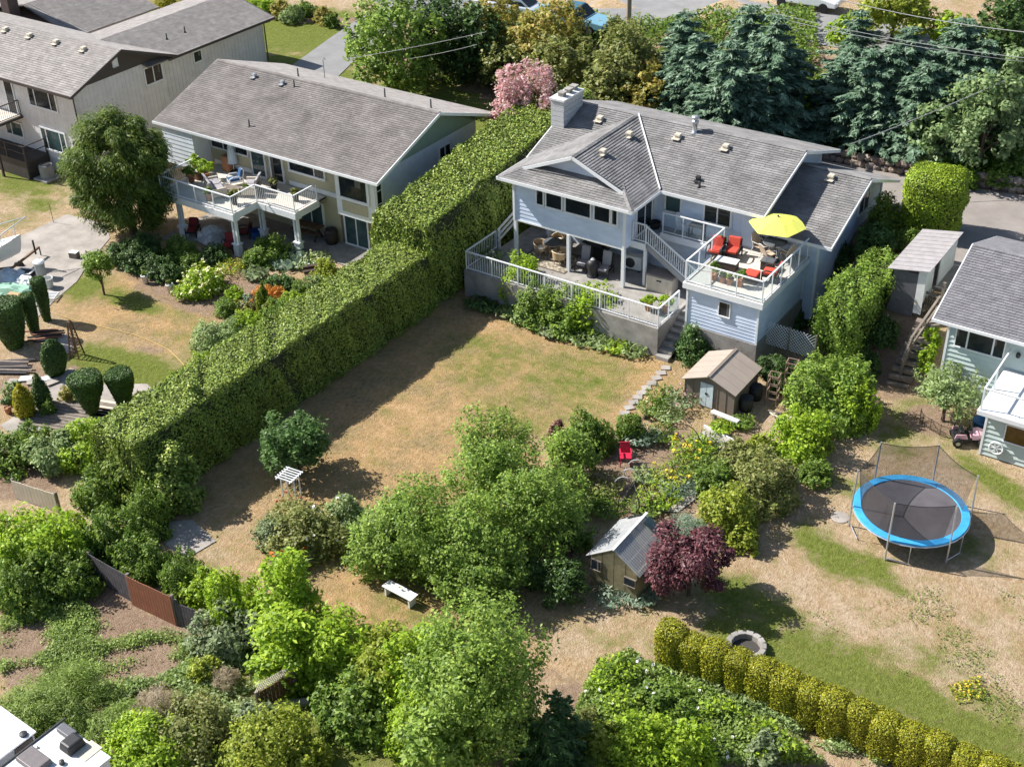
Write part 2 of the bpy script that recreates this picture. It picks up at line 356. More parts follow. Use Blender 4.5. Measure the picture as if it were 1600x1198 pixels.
def hedge(name, label, a, b, width, z0, ztop, leafk, leaf=.12, dens=1.0, rough=.16, group=None, bulge=.0, cat='hedge', ztop2=None, core=True, gap=.0):
    """long clipped or loose hedge from a to b (world xy); a twig core and leaves all over its faces"""
    NPLANT[0] += 1; rng = np.random.default_rng(NPLANT[0]*17+3); a = np.array(a, float); b = np.array(b, float); Ln = np.linalg.norm(b-a); d = (b-a)/Ln; nrm = np.array([d[1], -d[0]])
    t = thing(name, label, cat, ((a[0]+b[0])/2, (a[1]+b[1])/2, z0), 0, group); o0 = np.array([(a[0]+b[0])/2, (a[1]+b[1])/2, z0]); ztop2 = ztop2 or ztop
    def pt(s, k, h): return np.array([*(a+d*s*Ln+nrm*k*width/2), h])
    # lumps along the hedge
    ks = rng.uniform(0, 6.28, (6, 3)); fr = np.array([.6, 1.1, 1.9, 3.1, 4.4, 6.0])
    def lumpf(s, k, h): return sum(np.sin(s*Ln*fr[i]+ks[i, 0]+k*1.3*fr[i]+ks[i, 1]+h*fr[i]*1.2) for i in range(6))/6
    H = ((ztop+ztop2)/2-z0); A = Ln*width+2*Ln*H+2*width*H; n = int(A*dens*2.0/(leaf*leaf))
    w_ = np.array([Ln*width, Ln*H, Ln*H, width*H, width*H]); side = rng.choice(5, n, p=w_/w_.sum())
    s = rng.random(n); k = rng.uniform(-1, 1, n); h = rng.random(n)
    s = np.where(side == 3, 0, np.where(side == 4, 1, s)); k = np.where(side == 1, -1, np.where(side == 2, 1, k)); h = np.where(side == 0, 1, h)
    Nn = np.zeros((n, 3)); Nn[side == 0] = (0, 0, 1); Nn[side == 1] = (*(-nrm), .15); Nn[side == 2] = (*nrm, .15); Nn[side == 3] = (*(-d), .1); Nn[side == 4] = (*d, .1)
    zt = ztop+(ztop2-ztop)*s; lf = lumpf(s, k, h)
    ins = 1-.12*np.clip(h-.75, 0, 1)*4*bulge
    P = np.empty((n, 3)); P[:, :2] = a+d*(s*Ln)[:, None]+nrm*(k*width/2*ins)[:, None]; P[:, 2] = z0+(zt-z0)*h
    P += Nn*(lf*rough*2.0+rng.normal(0, rough*.5, n)-rough*.3)[:, None]
    keep = P[:, 2] > z0+.02; P = P[keep]; Nn = Nn[keep]
    N = unit(Nn)+rng.normal(0, .42, P.shape)
    link('foliage', leaf_mesh('foliage', P-o0, N, leaf*rng.uniform(.55, 1.3, len(P)), L(leafk), rng, .5), t)
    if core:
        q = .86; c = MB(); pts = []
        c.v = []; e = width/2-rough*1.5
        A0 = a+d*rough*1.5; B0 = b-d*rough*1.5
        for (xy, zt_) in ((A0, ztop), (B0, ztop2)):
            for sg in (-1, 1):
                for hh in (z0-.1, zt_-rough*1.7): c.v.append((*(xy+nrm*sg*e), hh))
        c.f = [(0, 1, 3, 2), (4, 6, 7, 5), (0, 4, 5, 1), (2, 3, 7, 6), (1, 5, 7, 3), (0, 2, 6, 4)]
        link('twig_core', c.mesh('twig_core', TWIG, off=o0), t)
    return t
def topiary(name, label, px, py, prof, leafk, leaf=.05, group=None, sx=1, sy=1, cat='shrub', loc=None, rz=0, tex=.03, share=None, sc=(1, 1, 1), sq=0):
    """clipped solid of revolution: prof = [(radius, height)...] from the ground up"""
    NPLANT[0] += 1; rng = np.random.default_rng(NPLANT[0]*11+1); p = gat(px, py) if loc is None else np.array(loc)
    t = thing(name, label, cat, p, rz, group); prof = np.array(prof, float)
    if share is not None and share in SPRUCE:
        for nm, me in zip(('foliage', 'twig_core'), SPRUCE[share]): o = link(nm, me, t); o.scale = sc
        return t
    seg = np.diff(prof, axis=0); ln = np.hypot(seg[:, 0], seg[:, 1]); ar = ln*(prof[:-1, 0]+prof[1:, 0]+.01)*math.pi
    n = int(ar.sum()*2.4/(leaf*leaf)); n = min(n, 24000); i = rng.choice(len(ar), n, p=ar/ar.sum()); f = rng.random(n)
    r = prof[i, 0]+seg[i, 0]*f; z = prof[i, 1]+seg[i, 1]*f; th = rng.uniform(0, 6.283, n)
    nr = seg[i, 1]/ln[i]; nz = -seg[i, 0]/ln[i]; N = np.stack([nr*np.cos(th)/sx, nr*np.sin(th)/sy, nz], 1)
    wob = 1+.05*np.sin(th*3+z*4)+rng.normal(0, tex, n)
    if sq: wob = wob*(np.abs(np.cos(th))**sq+np.abs(np.sin(th))**sq)**(-1/sq)
    P = np.stack([r*np.cos(th)*sx*wob, r*np.sin(th)*sy*wob, np.maximum(z, .02)], 1)+N*rng.normal(0, tex, n)[:, None]
    o1 = link('foliage', leaf_mesh('foliage', P, N+rng.normal(0, .45, N.shape)+np.array([0, 0, .2]), leaf*rng.uniform(.6, 1.4, n), L(leafk), rng, .5), t)
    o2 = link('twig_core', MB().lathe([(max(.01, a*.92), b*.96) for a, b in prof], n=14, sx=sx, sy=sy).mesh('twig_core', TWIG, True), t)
    for o in (o1, o2): o.scale = sc
    if share is not None: SPRUCE[share] = (o1.data, o2.data)
    return t
def conifer(name, label, px, py, H, Rb, leafk='spruce', group=None, loc=None, seed=1, spray=.2, tiers=None, droop=.2, cat='tree', share=None):
    """trunk with whorls of branches carrying flat sprays; px,py: the pixel of the tip"""
    rng = np.random.default_rng(seed*31+7)
    if loc is None:
        z = 0.
        for _ in range(10):
            p = at(px, py, z+H); z = .4*z+.6*float(tz(p[0], p[1]))
        loc = (p[0], p[1], z)
    t = thing(name, label, cat, loc, 0, group); tiers = tiers or int(H/.52)
    if share is not None and share in SPRUCE:
        h0, r0_, m1, m2 = SPRUCE[share]; a_ = rng.random()*6.28
        for nm, me in (('trunk', m1), ('crown', m2)): o = link(nm, me, t, (0, 0, 0), a_); o.scale = (Rb/r0_, Rb/r0_, H/h0)
        return t
    b = MB().tube([(0, 0, -.2), (0, 0, H*.5), (0, 0, H)], [H*.022, H*.014, .012], 7); Ps = []; Ns = []; Ts = []; Ss = []
    for i in range(tiers):
        f = (i+.5)/tiers; h = H*(.06+.94*f); rr = Rb*(1-f)**.6*rng.uniform(.65, 1.15)+.15; nb = int(max(6, 15*(1-f)+5)); a0 = rng.random()*6.28
        for j in range(nb):
            a = a0+6.283*j/nb+rng.normal(0, .14); ln = rr*rng.uniform(.55, 1.2); m = max(4, int(ln/.075)); u = (np.arange(m)+.5)/m
            dz = .18*ln*(1-f)*0-droop*ln*u**1.3+.22*ln*np.clip(u-.6, 0, 1); dx = np.array([math.cos(a), math.sin(a)]); sd = np.array([-dx[1], dx[0]])
            if j % 2 == 0 and ln > .4: b.tube([(0, 0, h), (dx[0]*ln*.9, dx[1]*ln*.9, h-droop*ln*.7)], [.018+.004*H*(1-f), .006], 4)
            for sgn in (-1, 0, 1):
                k = 2 if sgn else 1
                for q in range(k):
                    off = sgn*spray*(.55+.5*q)*(1.15-u)*(1.5 if ln > 1 else 1.)
                    P = np.stack([dx[0]*ln*u+sd[0]*off, dx[1]*ln*u+sd[1]*off, h+dz-abs(sgn)*.05*q], 1)+rng.normal(0, .03, (m, 3))
                    Ps.append(P); Ns.append(np.tile([dx[0]*.2, dx[1]*.2, 1.], (m, 1))+rng.normal(0, .28, (m, 3)))
                    Ts.append(np.tile([dx[0]+sd[0]*sgn*.8, dx[1]+sd[1]*sgn*.8, -.1], (m, 1))+rng.normal(0, .2, (m, 3))); Ss.append(np.full(m, spray)*rng.uniform(.6, 1.15, m))
    o1 = link('trunk', b.mesh('trunk', BARK, fix=False), t)
    o2 = link('crown', leaf_mesh('crown', np.concatenate(Ps), np.concatenate(Ns), np.concatenate(Ss), L(leafk), rng, .3, np.concatenate(Ts), .12), t)
    if share is not None: SPRUCE[share] = (H, Rb, o1.data, o2.data)
    return t
def clump(name, label, px, py, rad, h, leafk, n=220, leaf=.22, asp=.16, fl=None, group=None, cat='plant', loc=None, spread=.75, arch=.45):
    """a perennial: long leaves fanning up from a crown, with flower heads on top"""
    NPLANT[0] += 1; rng = np.random.default_rng(NPLANT[0]*7+2); p = gat(px, py) if loc is None else np.array(loc); t = thing(name, label, cat, p, 0, group)
    a = rng.uniform(0, 6.283, n); q = np.sqrt(rng.random(n)); base = np.stack([np.cos(a)*q*rad*(1-spread*.3), np.sin(a)*q*rad*(1-spread*.3), np.zeros(n)], 1)
    out = np.stack([np.cos(a)*spread*q, np.sin(a)*spread*q, np.full(n, 1.)], 1); hh = h*rng.uniform(.35, 1., n)*(1-.35*q*arch)
    P = base+out*hh[:, None]*np.array([1, 1, .9]); T = out+rng.normal(0, .35, P.shape); N = np.stack([np.cos(a)*.5, np.sin(a)*.5, np.ones(n)], 1)+rng.normal(0, .5, P.shape)
    link('foliage', leaf_mesh('foliage', P, N, leaf*rng.uniform(.6, 1.2, n), L(leafk), rng, asp, T), t)
    if fl:
        fk, m, fs = fl; i = rng.integers(0, n, m); Q = P[i]+np.array([0, 0, fs])+rng.normal(0, .03, (m, 3)); blossom(t, 'blossoms', Q, fs, FLW[fk], rng)
    return t
def scatter(name, label, poly_px, n, leafk, leaf=.1, h=.25, cat='ground cover', fl=None, hvar=1.0, z=None, asp=.5, patch=.0):
    """low mass of plants nobody could count, filling a photograph-space outline on the ground"""
    NPLANT[0] += 1; rng = np.random.default_rng(NPLANT[0]*5+9); pg = np.array([gat(*q)[:2] for q in poly_px]); lo, hi = pg.min(0), pg.max(0)
    X = rng.uniform(lo, hi, (n*3, 2)); ins = np.zeros(len(X), bool); j = len(pg)-1
    for i in range(len(pg)):
        xi, yi = pg[i]; xj, yj = pg[j]; ins ^= ((yi > X[:, 1]) != (yj > X[:, 1])) & (X[:, 0] < (xj-xi)*(X[:, 1]-yi)/(yj-yi+1e-12)+xi); j = i
    X = X[ins][:n]
    nz = np.sin(X[:, 0]*2.1+1)*np.sin(X[:, 1]*1.7)+np.sin(X[:, 0]*.9+X[:, 1]*1.3)+np.sin(X[:, 0]*4.3-X[:, 1]*3.7)*.5
    if patch: k = nz+rng.normal(0, .35, len(X)) > patch; X = X[k]; nz = nz[k]
    k = len(X); hh = h*(1+.45*hvar*nz*.6)*rng.uniform(.1, 1, k); P = np.stack([X[:, 0], X[:, 1], tz(X[:, 0], X[:, 1])+np.maximum(hh, .03)], 1)
    o0 = np.array([*X.mean(0), 0.]); o = link(name, leaf_mesh(name, P-o0, rng.normal(0, .55, P.shape)+np.array([0, 0, 1.]), leaf*rng.uniform(.5, 1.3, k), L(leafk), rng, asp), None, o0)
    tag(o, label, cat, kind='stuff')
    if fl:
        fk, m, fs = fl; Q = P[rng.integers(0, k, m)]-o0+np.array([0, 0, fs]); blossom(o, 'blossoms', Q, fs, FLW[fk], rng)
    return o
# ------------------------------------------------------------------ the ground
def soft(X, Y, c, rx, ry, rot=0, edge=.5):
    dx, dy = X-c[0], Y-c[1]; co, si = math.cos(rot), math.sin(rot); a = (dx*co+dy*si)/rx; b = (-dx*si+dy*co)/ry
    return 1-sstep(1-edge, 1+edge, np.sqrt(a*a+b*b))
def inpoly(X, Y, pg, blur=.0):
    ins = np.zeros(X.shape, bool); j = len(pg)-1
    for i in range(len(pg)):
        xi, yi = pg[i]; xj, yj = pg[j]; ins ^= ((yi > Y) != (yj > Y)) & (X < (xj-xi)*(Y-yi)/(yj-yi+1e-12)+xi); j = i
    return ins.astype(float)
def ppoly(pts): return [tuple(gat(*p)[:2]) for p in pts]
def ground():
    fx = np.concatenate([np.arange(-420, -110, 12), np.arange(-110, -72, 2), np.arange(-72, 8, .5), np.arange(8, 40, 4), np.arange(40, 300, 13)])
    fy = np.concatenate([np.arange(-200, 0, 12), np.arange(0, 10, 1.5), np.arange(10, 68, .5), np.arange(68, 130, 1.5), np.arange(130, 600, 14)])
    X, Y = np.meshgrid(fx, fy); Z = tz(X, Y)-.02
    Z = Z+.01*np.sin(X*.7)*np.sin(Y*.6)*(Y < 43)
    ny, nx = X.shape; V = np.stack([X, Y, Z], -1).reshape(-1, 3)
    i = np.arange(ny-1)[:, None]*nx+np.arange(nx-1)[None]; F = np.stack([i, i+1, i+nx+1, i+nx], -1).reshape(-1, 4)
    me = bpy.data.meshes.new('ground'); me.vertices.add(len(V)); me.loops.add(F.size); me.polygons.add(len(F))
    me.vertices.foreach_set('co', V.astype(np.float32).ravel()); me.loops.foreach_set('vertex_index', F.astype(np.int32).ravel())
    me.polygons.foreach_set('loop_start', np.arange(0, F.size, 4, dtype=np.int32)); me.polygons.foreach_set('loop_total', np.full(len(F), 4, np.int32)); me.update(calc_edges=True)
    # how green the turf is, and where it is bare soil: real differences of the ground cover
    G = np.zeros(X.shape); S = np.zeros(X.shape)
    def g(px, py, rx, ry, k, rot=0, edge=.6):
        nonlocal G; G = np.maximum(G, k*soft(X, Y, gat(px, py), rx, ry, rot, edge))
    def s_(px, py, rx, ry, k, rot=0, edge=.5):
        nonlocal S; S = np.maximum(S, k*soft(X, Y, gat(px, py), rx, ry, rot, edge))
    G += .16
    g(900, 590, 2.8, 2.4, .6); g(760, 560, 2.4, 2.8, .55); g(820, 640, 2.4, 2., .5); g(930, 640, 1.6, 1.4, .35); g(880, 500, 2, 1.2, .32); g(840, 600, 2, 2, .3); g(700, 690, 1.5, 1.5, .25)
    g(190, 575, 3.4, 1.6, 1., .25); g(270, 590, 2, 1.4, .75); g(170, 560, 2, 1.1, 1.); g(330, 560, 2.5, 1.6, .5); g(135, 450, 1.1, 1.6, .85, .6); g(205, 470, 2.4, .8, .8); g(300, 500, 2.4, .8, .5); g(290, 530, 2.6, 1.2, .45)
    g(1290, 860, 1.9, .75, 1., -.5); g(1370, 890, 1.6, .5, .95, -.4); g(1345, 765, 1.6, .9, .5); g(1560, 755, 3.2, .7, .9, -.55); g(1460, 660, 1.6, 2.0, .55, -.5); g(1400, 690, 1.2, 1.4, .6); g(1520, 860, 1.6, 1.2, .4); g(1430, 640, 1, 1.5, .55)
    hp = [gat(*p) for p in ((1160, 985), (1330, 1060), (1470, 1130), (1600, 1195))]
    for a, b in zip(hp, hp[1:]):
        for f in np.linspace(0, 1, 5):
            c = a*(1-f)+b*f; G = np.maximum(G, .85*soft(X, Y, c, 1.5, 1.6, 0, .6))
    g(1150, 930, 1.5, 1.2, .9); g(1200, 950, 1.4, 1., .8); g(1440, 1030, 2, 1, .5); g(1540, 1110, 1.6, 1, .6)
    g(430, 45, 9, 5.5, 1., .4, .35); g(470, 110, 5, 3, 1.); g(740, 150, 7, 5, 1.1); g(330, 20, 7, 5, .9); g(40, 285, 3.5, 2, .75); g(60, 320, 1.5, 1, .7); g(20, 345, 1.5, 1, .5)
    g(510, 1150, 2.5, 2.5, .95); g(1080, 1080, 2, .8, .8, -.3); g(350, 1080, 3, 2, .7); g(440, 1110, 2, 2, .7); g(250, 1020, 1.5, 1., .5); g(150, 1000, 2, 1.4, .6); g(30, 1000, 1.2, 1.2, .8); g(180, 1060, 3, 2, .55)
    g(640, 950, 2.2, .9, .4); g(700, 960, 1.5, .8, .3); g(930, 980, 3, 1.2, .25)
    s_(90, 960, 4.5, 3, 1.); s_(30, 940, 3, 3, 1.); s_(230, 1010, 2.6, 2.2, .8); s_(120, 1050, 3, 2, .9); s_(20, 740, 2.5, 1.6, 1.); s_(905, 1095, 1.1, .7, 1.); s_(870, 1060, 1.2, .8, .5)
    s_(1455, 655, 1.2, 1.3, .95); s_(1010, 740, 3.2, 3.2, .9); s_(1220, 750, 2., 1.4, .55); s_(1190, 700, 2, 1.2, .7); s_(1080, 690, 2, 1, .7); s_(230, 545, 1.2, .5, .6, .3); s_(270, 520, .5, .3, .7); s_(1350, 480, 2.2, 5, .8); s_(1400, 560, 2, 3, .7); s_(1270, 470, 2, 4, .8)
    s_(500, 30, 5, 1.2, 1., .3, .3); s_(300, 460, 5, 1.5, .8); s_(420, 470, 4, 2, .9); s_(60, 600, 4, 2.5, .6); s_(130, 640, 3, 1.5, .5); s_(1330, 200, 12, 6, .9); s_(1500, 220, 8, 8, .9); s_(1100, 150, 9, 7, .9); s_(900, 110, 9, 6, .8); s_(700, 90, 6, 5, .7)
    G = G*(1-.0*S)
    B_ = np.zeros(X.shape)
    for c in ((700, 560, 9, 9), (600, 700, 7, 7), (880, 560, 7, 6), (600, 920, 6, 3), (250, 480, 6, 4)): B_ = np.maximum(B_, soft(X, Y, gat(c[0], c[1]), c[2], c[3], 0, .5))
    for nm, D in (('green', G), ('soil', S), ('brown', B_)):
        at_ = me.attributes.new(nm, 'FLOAT', 'POINT'); at_.data.foreach_set('value', np.clip(D, 0, 1.2).astype(np.float32).ravel())
    m = bpy.data.materials.new('turf'); m.use_nodes = True; t = m.node_tree; b = t.nodes['Principled BSDF']; b.inputs['Roughness'].default_value = .95; b.inputs['Specular IOR Level'].default_value = .1
    tc = nn(t, 'ShaderNodeTexCoord')
    def noise(sc, det=5, ro=.6, stretch=None):
        n = nn(t, 'ShaderNodeTexNoise'); n.inputs['Scale'].default_value = sc; n.inputs['Detail'].default_value = det; n.inputs['Roughness'].default_value = ro
        if stretch: mp = nn(t, 'ShaderNodeMapping'); mp.inputs['Scale'].default_value = stretch; mp.inputs['Rotation'].default_value = (0, 0, .5); t.links.new(tc.outputs['Object'], mp.inputs[0]); t.links.new(mp.outputs[0], n.inputs['Vector'])
        else: t.links.new(tc.outputs['Object'], n.inputs['Vector'])
        return n.outputs['Fac']
    def ramp(f, stops):
        r = nn(t, 'ShaderNodeValToRGB'); e = r.color_ramp.elements
        while len(e) < len(stops): e.new(.5)
        for k, (p, c) in enumerate(stops): e[k].position = p; e[k].color = (*c, 1) if len(c) == 3 else c
        t.links.new(f, r.inputs[0]); return r.outputs[0]
    def math_(op, a, b_):
        n = nn(t, 'ShaderNodeMath', operation=op)
        for k, v in ((0, a), (1, b_)):
            if isinstance(v, (int, float)): n.inputs[k].default_value = v
            else: t.links.new(v, n.inputs[k])
        return n.outputs[0]
    def mix(f, a, b_):
        n = nn(t, 'ShaderNodeMix', data_type='RGBA'); t.links.new(f, n.inputs[0]); t.links.new(a, n.inputs[6]); t.links.new(b_, n.inputs[7]); return n.outputs[2]
    fine = noise(9, 6, .75, (1, .45, 1)); mid = noise(1.3, 5, .65); big = noise(.28, 3)
    blot = noise(.55, 4, .6)
    dry = mix(ramp(math_('ADD', math_('MULTIPLY', blot, .7), math_('MULTIPLY', mid, .3)), [(.4, (0, 0, 0)), (.6, (1, 1, 1))]), ramp(fine, [(.3, (.34, .24, .15)), (.5, (.52, .395, .27)), (.72, (.68, .55, .41))]), ramp(fine, [(.3, (.33, .22, .125)), (.55, (.52, .37, .225)), (.75, (.66, .5, .34))]))
    ab = nn(t, 'ShaderNodeAttribute', attribute_name='brown').outputs['Fac']
    dry = mix(math_('MULTIPLY', ab, .85), dry, ramp(math_('ADD', math_('MULTIPLY', fine, .55), math_('MULTIPLY', blot, .45)), [(.34, (.2, .15, .065)), (.45, (.35, .255, .125)), (.54, (.52, .32, .15)), (.66, (.62, .46, .28))]))
    grn = ramp(fine, [(.3, (.1, .125, .025)), (.5, (.17, .205, .04)), (.75, (.28, .29, .09))])
    soil = mix(fine, ramp(mid, [(.3, (.25, .165, .115)), (.7, (.4, .29, .21))]), ramp(fine, [(.35, (.2, .135, .09)), (.7, (.46, .34, .25))]))
    ag = nn(t, 'ShaderNodeAttribute', attribute_name='green').outputs['Fac']; as_ = nn(t, 'ShaderNodeAttribute', attribute_name='soil').outputs['Fac']
    gf = math_('ADD', math_('MULTIPLY', ag, 1.15), math_('ADD', math_('MULTIPLY', math_('SUBTRACT', mid, .5), 1.5), math_('ADD', math_('MULTIPLY', math_('SUBTRACT', big, .5), .8), math_('MULTIPLY', math_('SUBTRACT', fine, .5), 1.5))))
    gfac = ramp(gf, [(.22, (0, 0, 0)), (.85, (1, 1, 1))]); sf = math_('ADD', as_, math_('ADD', math_('MULTIPLY', math_('SUBTRACT', mid, .5), 1.3), math_('MULTIPLY', math_('SUBTRACT', fine, .5), .7))); sfac = ramp(sf, [(.42, (0, 0, 0)), (.68, (1, 1, 1))])
    spk = ramp(noise(30, 3, .7), [(.33, (.5, .47, .4)), (.5, (1, 1, 1))]); tuft = ramp(noise(4.5, 5, .75), [(.36, (.66, .64, .52)), (.55, (1, 1, 1))])
    mul = nn(t, 'ShaderNodeMix', data_type='RGBA', blend_type='MULTIPLY'); mul.inputs[0].default_value = .6; t.links.new(mix(sfac, mix(gfac, dry, grn), soil), mul.inputs[6]); t.links.new(spk, mul.inputs[7])
    mu2 = nn(t, 'ShaderNodeMix', data_type='RGBA', blend_type='MULTIPLY'); mu2.inputs[0].default_value = .6; t.links.new(mul.outputs[2], mu2.inputs[6]); t.links.new(tuft, mu2.inputs[7])
    t.links.new(mu2.outputs[2], b.inputs['Base Color'])
    bp = nn(t, 'ShaderNodeBump'); bp.inputs['Strength'].default_value = .9; bp.inputs['Distance'].default_value = .1; t.links.new(noise(16, 5, .7), bp.inputs['Height']); t.links.new(bp.outputs[0], b.inputs['Normal'])
    me.materials.append(m); me.shade_smooth(); structure(link('ground', me))
ground()
def sheet(name, pts, m, lift=.012, th=0.0, z=None, kind='structure', sub=True):
    """a paved sheet following the ground, outline given in photograph pixels"""
    W = [gat(*p) if z is None else at(*p, z) for p in pts]; b = MB(); b.poly([(p[0], p[1], p[2]+lift) for p in W])
    if th: b = MB(); b.prism([(p[0], p[1], p[2]+lift-th) for p in W], (0, 0, th))
    return structure(b.build(name, m))
def wsheet(name, pts, m, lift=.012):
    import bmesh
    bm = bmesh.new(); f = bm.faces.new([bm.verts.new((x, y, 0)) for x, y in pts]); bmesh.ops.triangulate(bm, faces=[f])
    for _ in range(4): bmesh.ops.subdivide_edges(bm, edges=[e for e in bm.edges if e.calc_length() > 1.0], cuts=1); bmesh.ops.triangulate(bm, faces=bm.faces)
    for v in bm.verts: v.co.z = float(tz(v.co.x, v.co.y))+lift
    bmesh.ops.recalc_face_normals(bm, faces=bm.faces); me = bpy.data.meshes.new(name); bm.to_mesh(me); bm.free(); me.materials.append(m)
    if me.polygons[0].normal.z < 0: me.flip_normals()
    return structure(link(name, me))
# ------------------------------------------------------------------ paving and roads
wsheet('driveway', [(-25, 56.8), (-18.2, 56.8), (-18.0, 55.8), (-15.2, 55.8), (-15.2, 52.4), (3, 52.4), (12, 52.4), (12, 64.6), (-12.5, 64.2), (-17.7, 63.4), (-22.8, 63.0), (-27, 63.4), (-34, 62)], ASPH)
wsheet('road', [(-58, 71.8), (20, 74.5), (20, 80.5), (-70, 77.5)], ASPH_G)
wsheet('driveway_apron', [(-59.6, 60.5), (-55.4, 60.2), (-57.5, 66), (-58.5, 72), (-62.5, 72), (-61.2, 66.5)], ASPH_G, .014)
wsheet('parking_pad', [tuple(at(x, y)[:2]) for x, y in ((0, 412), (30, 370), (105, 335), (165, 350), (172, 372), (140, 410), (120, 440), (85, 470), (55, 500), (0, 520))], CONC_L)
wsheet('paving_slab', [tuple(at(x, y)[:2]) for x, y in ((243, 835), (262, 815), (300, 812), (338, 845), (285, 876))], CONC_L)
wsheet('patio_slab', [tuple(at(x, y)[:2]) for x, y in ((70, 545), (100, 518), (113, 535), (114, 549), (85, 562))], CONC_L, .016)
wsheet('gravel_path', [tuple(at(x, y)[:2]) for x, y in ((1075, 690), (1120, 660), (1150, 690), (1145, 720), (1100, 770), (1060, 800), (1035, 800), (1090, 745), (1130, 710))], CONC_L, .02)
wsheet('garden_path', [tuple(at(x, y)[:2]) for x, y in ((60, 605), (110, 575), (160, 600), (230, 600), (250, 620), (240, 640), (150, 650), (80, 672), (20, 680), (0, 665), (40, 640))], CONC_L, .02)
wsheet('house_path', [(-37.9, 44.5), (-43.5, 44.4), (-52.2, 41.5), (-52.2, 47.0), (-37.9, 47.0)], CONC, .02)

# ------------------------------------------------------------------ building helpers
def plane(kind, c):
    """wall plane: (along, height, out) -> world.  F faces -Y at Y=c, E faces +X at X=c, W faces -X at X=c"""
    if kind == 'F': return lambda a, z, o=0: (a, c-o, z)
    if kind == 'E': return lambda a, z, o=0: (c+o, a, z)
    return lambda a, z, o=0: (c-o, a, z)
def clip_poly(pg, ax, v, keep_gt):
    out = []
    for i in range(len(pg)):
        p, q = pg[i], pg[(i+1) % len(pg)]; ip = (p[ax] >= v) == keep_gt or p[ax] == v; iq = (q[ax] >= v) == keep_gt or q[ax] == v
        if ip: out.append(p)
        if ip != iq:
            f = (v-p[ax])/(q[ax]-p[ax]); out.append(tuple(p[k]+(q[k]-p[k])*f for k in range(2)))
    return out
def siding(parent, pf, poly, bh, m, vert=False, name='siding_board', th=.022):
    """lap boards (or upright boards), each its own piece, cut to the outline of the wall"""
    ax = 0 if vert else 1; lo = min(p[ax] for p in poly); hi = max(p[ax] for p in poly); v = lo
    while v < hi-.01:
        e = min(v+bh, hi); pg = clip_poly(clip_poly(poly, ax, v, True), ax, e-(.012 if vert else 0), False)
        if len(pg) >= 3:
            b = MB(); o1 = [pf(a, z, th if vert else (.004+(th)*(e-z)/(bh))) for a, z in pg]; o0 = [pf(a, z, -.01) for a, z in pg]; k = len(pg)
            b.v = [tuple(p) for p in o0+o1]; b.f = [tuple(range(k)), tuple(range(k, 2*k))]+[(i, (i+1) % k, k+(i+1) % k, k+i) for i in range(k)]
            b.build(name, m, parent, w=True)
        v = e
def window(parent, pf, a0, a1, z0, z1, cuts=(), frame=WHITE, glass=None, fw_=.09, name='window', out=.085, hz=()):
    b = MB()
    def bar(x0, x1, y0, y1, o):
        c = [pf(x, y, k) for k in (.0, o) for x, y in ((x0, y0), (x1, y0), (x1, y1), (x0, y1))]; i = len(b.v); b.v += c
        b.f.extend(tuple(i+j for j in q) for q in ((0, 1, 2, 3), (4, 5, 6, 7), (0, 1, 5, 4), (1, 2, 6, 5), (2, 3, 7, 6), (3, 0, 4, 7)))
    bar(a0-fw_, a1+fw_, z0-fw_, z0, out+.03); bar(a0-fw_, a1+fw_, z1, z1+fw_, out); bar(a0-fw_, a0, z0, z1, out); bar(a1, a1+fw_, z0, z1, out)
    xs = [a0]+[a0+(a1-a0)*c for c in cuts]+[a1]
    for c in xs[1:-1]: bar(c-.035, c+.035, z0, z1, out-.006)
    for h in hz: bar(a0, a1, z0+(z1-z0)*h-.025, z0+(z1-z0)*h+.025, out-.008)
    wn = b.build(name, frame, parent, w=True)
    CUR = random.Random(int(abs(a0*37+z0*11)*10))
    for x0, x1 in zip(xs, xs[1:]):
        if CUR.random() < .45 and glass is None:
            c0 = x0+(x1-x0)*(0 if CUR.random() < .5 else CUR.uniform(.55, .75)); c1 = c0+(x1-x0)*CUR.uniform(.16, .25); lo_ = z0+(z1-z0)*(0 if CUR.random() < .6 else .5)
            MB().poly([pf(x, y, .068) for x, y in ((c0, lo_), (c1, lo_), (c1, z1), (c0, z1))]).build('curtain', mat('dim_curtain', (.13, .12, .11), .7, .3, 9, stretch=(6, 6, .3)), wn, w=True)
        MB().poly([pf(x, y, .064) for x, y in ((x0, z0), (x1, z0), (x1, z1), (x0, z1))]).build('pane', glass or GLASS_D, wn, w=True)
    return wn
def shingles(parent, corners, m, tabw=.36, exp_=.15, name='shingles'):
    """a roof slope laid with overlapping tabs; corners: convex outline in order, first edge along the eave"""
    P = [Vector(c) for c in corners]; u = (P[1]-P[0]).normalized(); n = u.cross(P[2]-P[1]).normalized()
    if n.z < 0: n = -n
    v = n.cross(u).normalized()
    if v.z < 0: v = -v
    pg = [((p-P[0]).dot(u), (p-P[0]).dot(v)) for p in P]; b = MB(); o = P[0]
    b.prism([p-n*.09 for p in P], n*.07)
    hi = max(p[1] for p in pg); lo = min(p[1] for p in pg); row = 0; y = lo; rg = random.Random(5)
    while y < hi-.02:
        st = clip_poly(clip_poly(pg, 1, y, True), 1, min(y+exp_*1.04, hi), False)
        if len(st) >= 3:
            x0 = min(p[0] for p in st); x1 = max(p[0] for p in st); x = x0-(row*.37 % 1)*tabw
            while x < x1:
                wd = tabw*rg.uniform(.75, 1.25); tb = clip_poly(clip_poly(st, 0, x+.004, True), 0, x+wd-.004, False)
                if len(tb) >= 3: b.poly([o+u*p[0]+v*p[1]+n*(.004+.032*max(0, 1-(p[1]-y)/exp_)) for p in tb])
                x += wd
        y += exp_; row += 1
    me = b.mesh(name, m, off=rootloc(parent), fix=False)
    return tag(link(name, me, parent), kind='stuff')
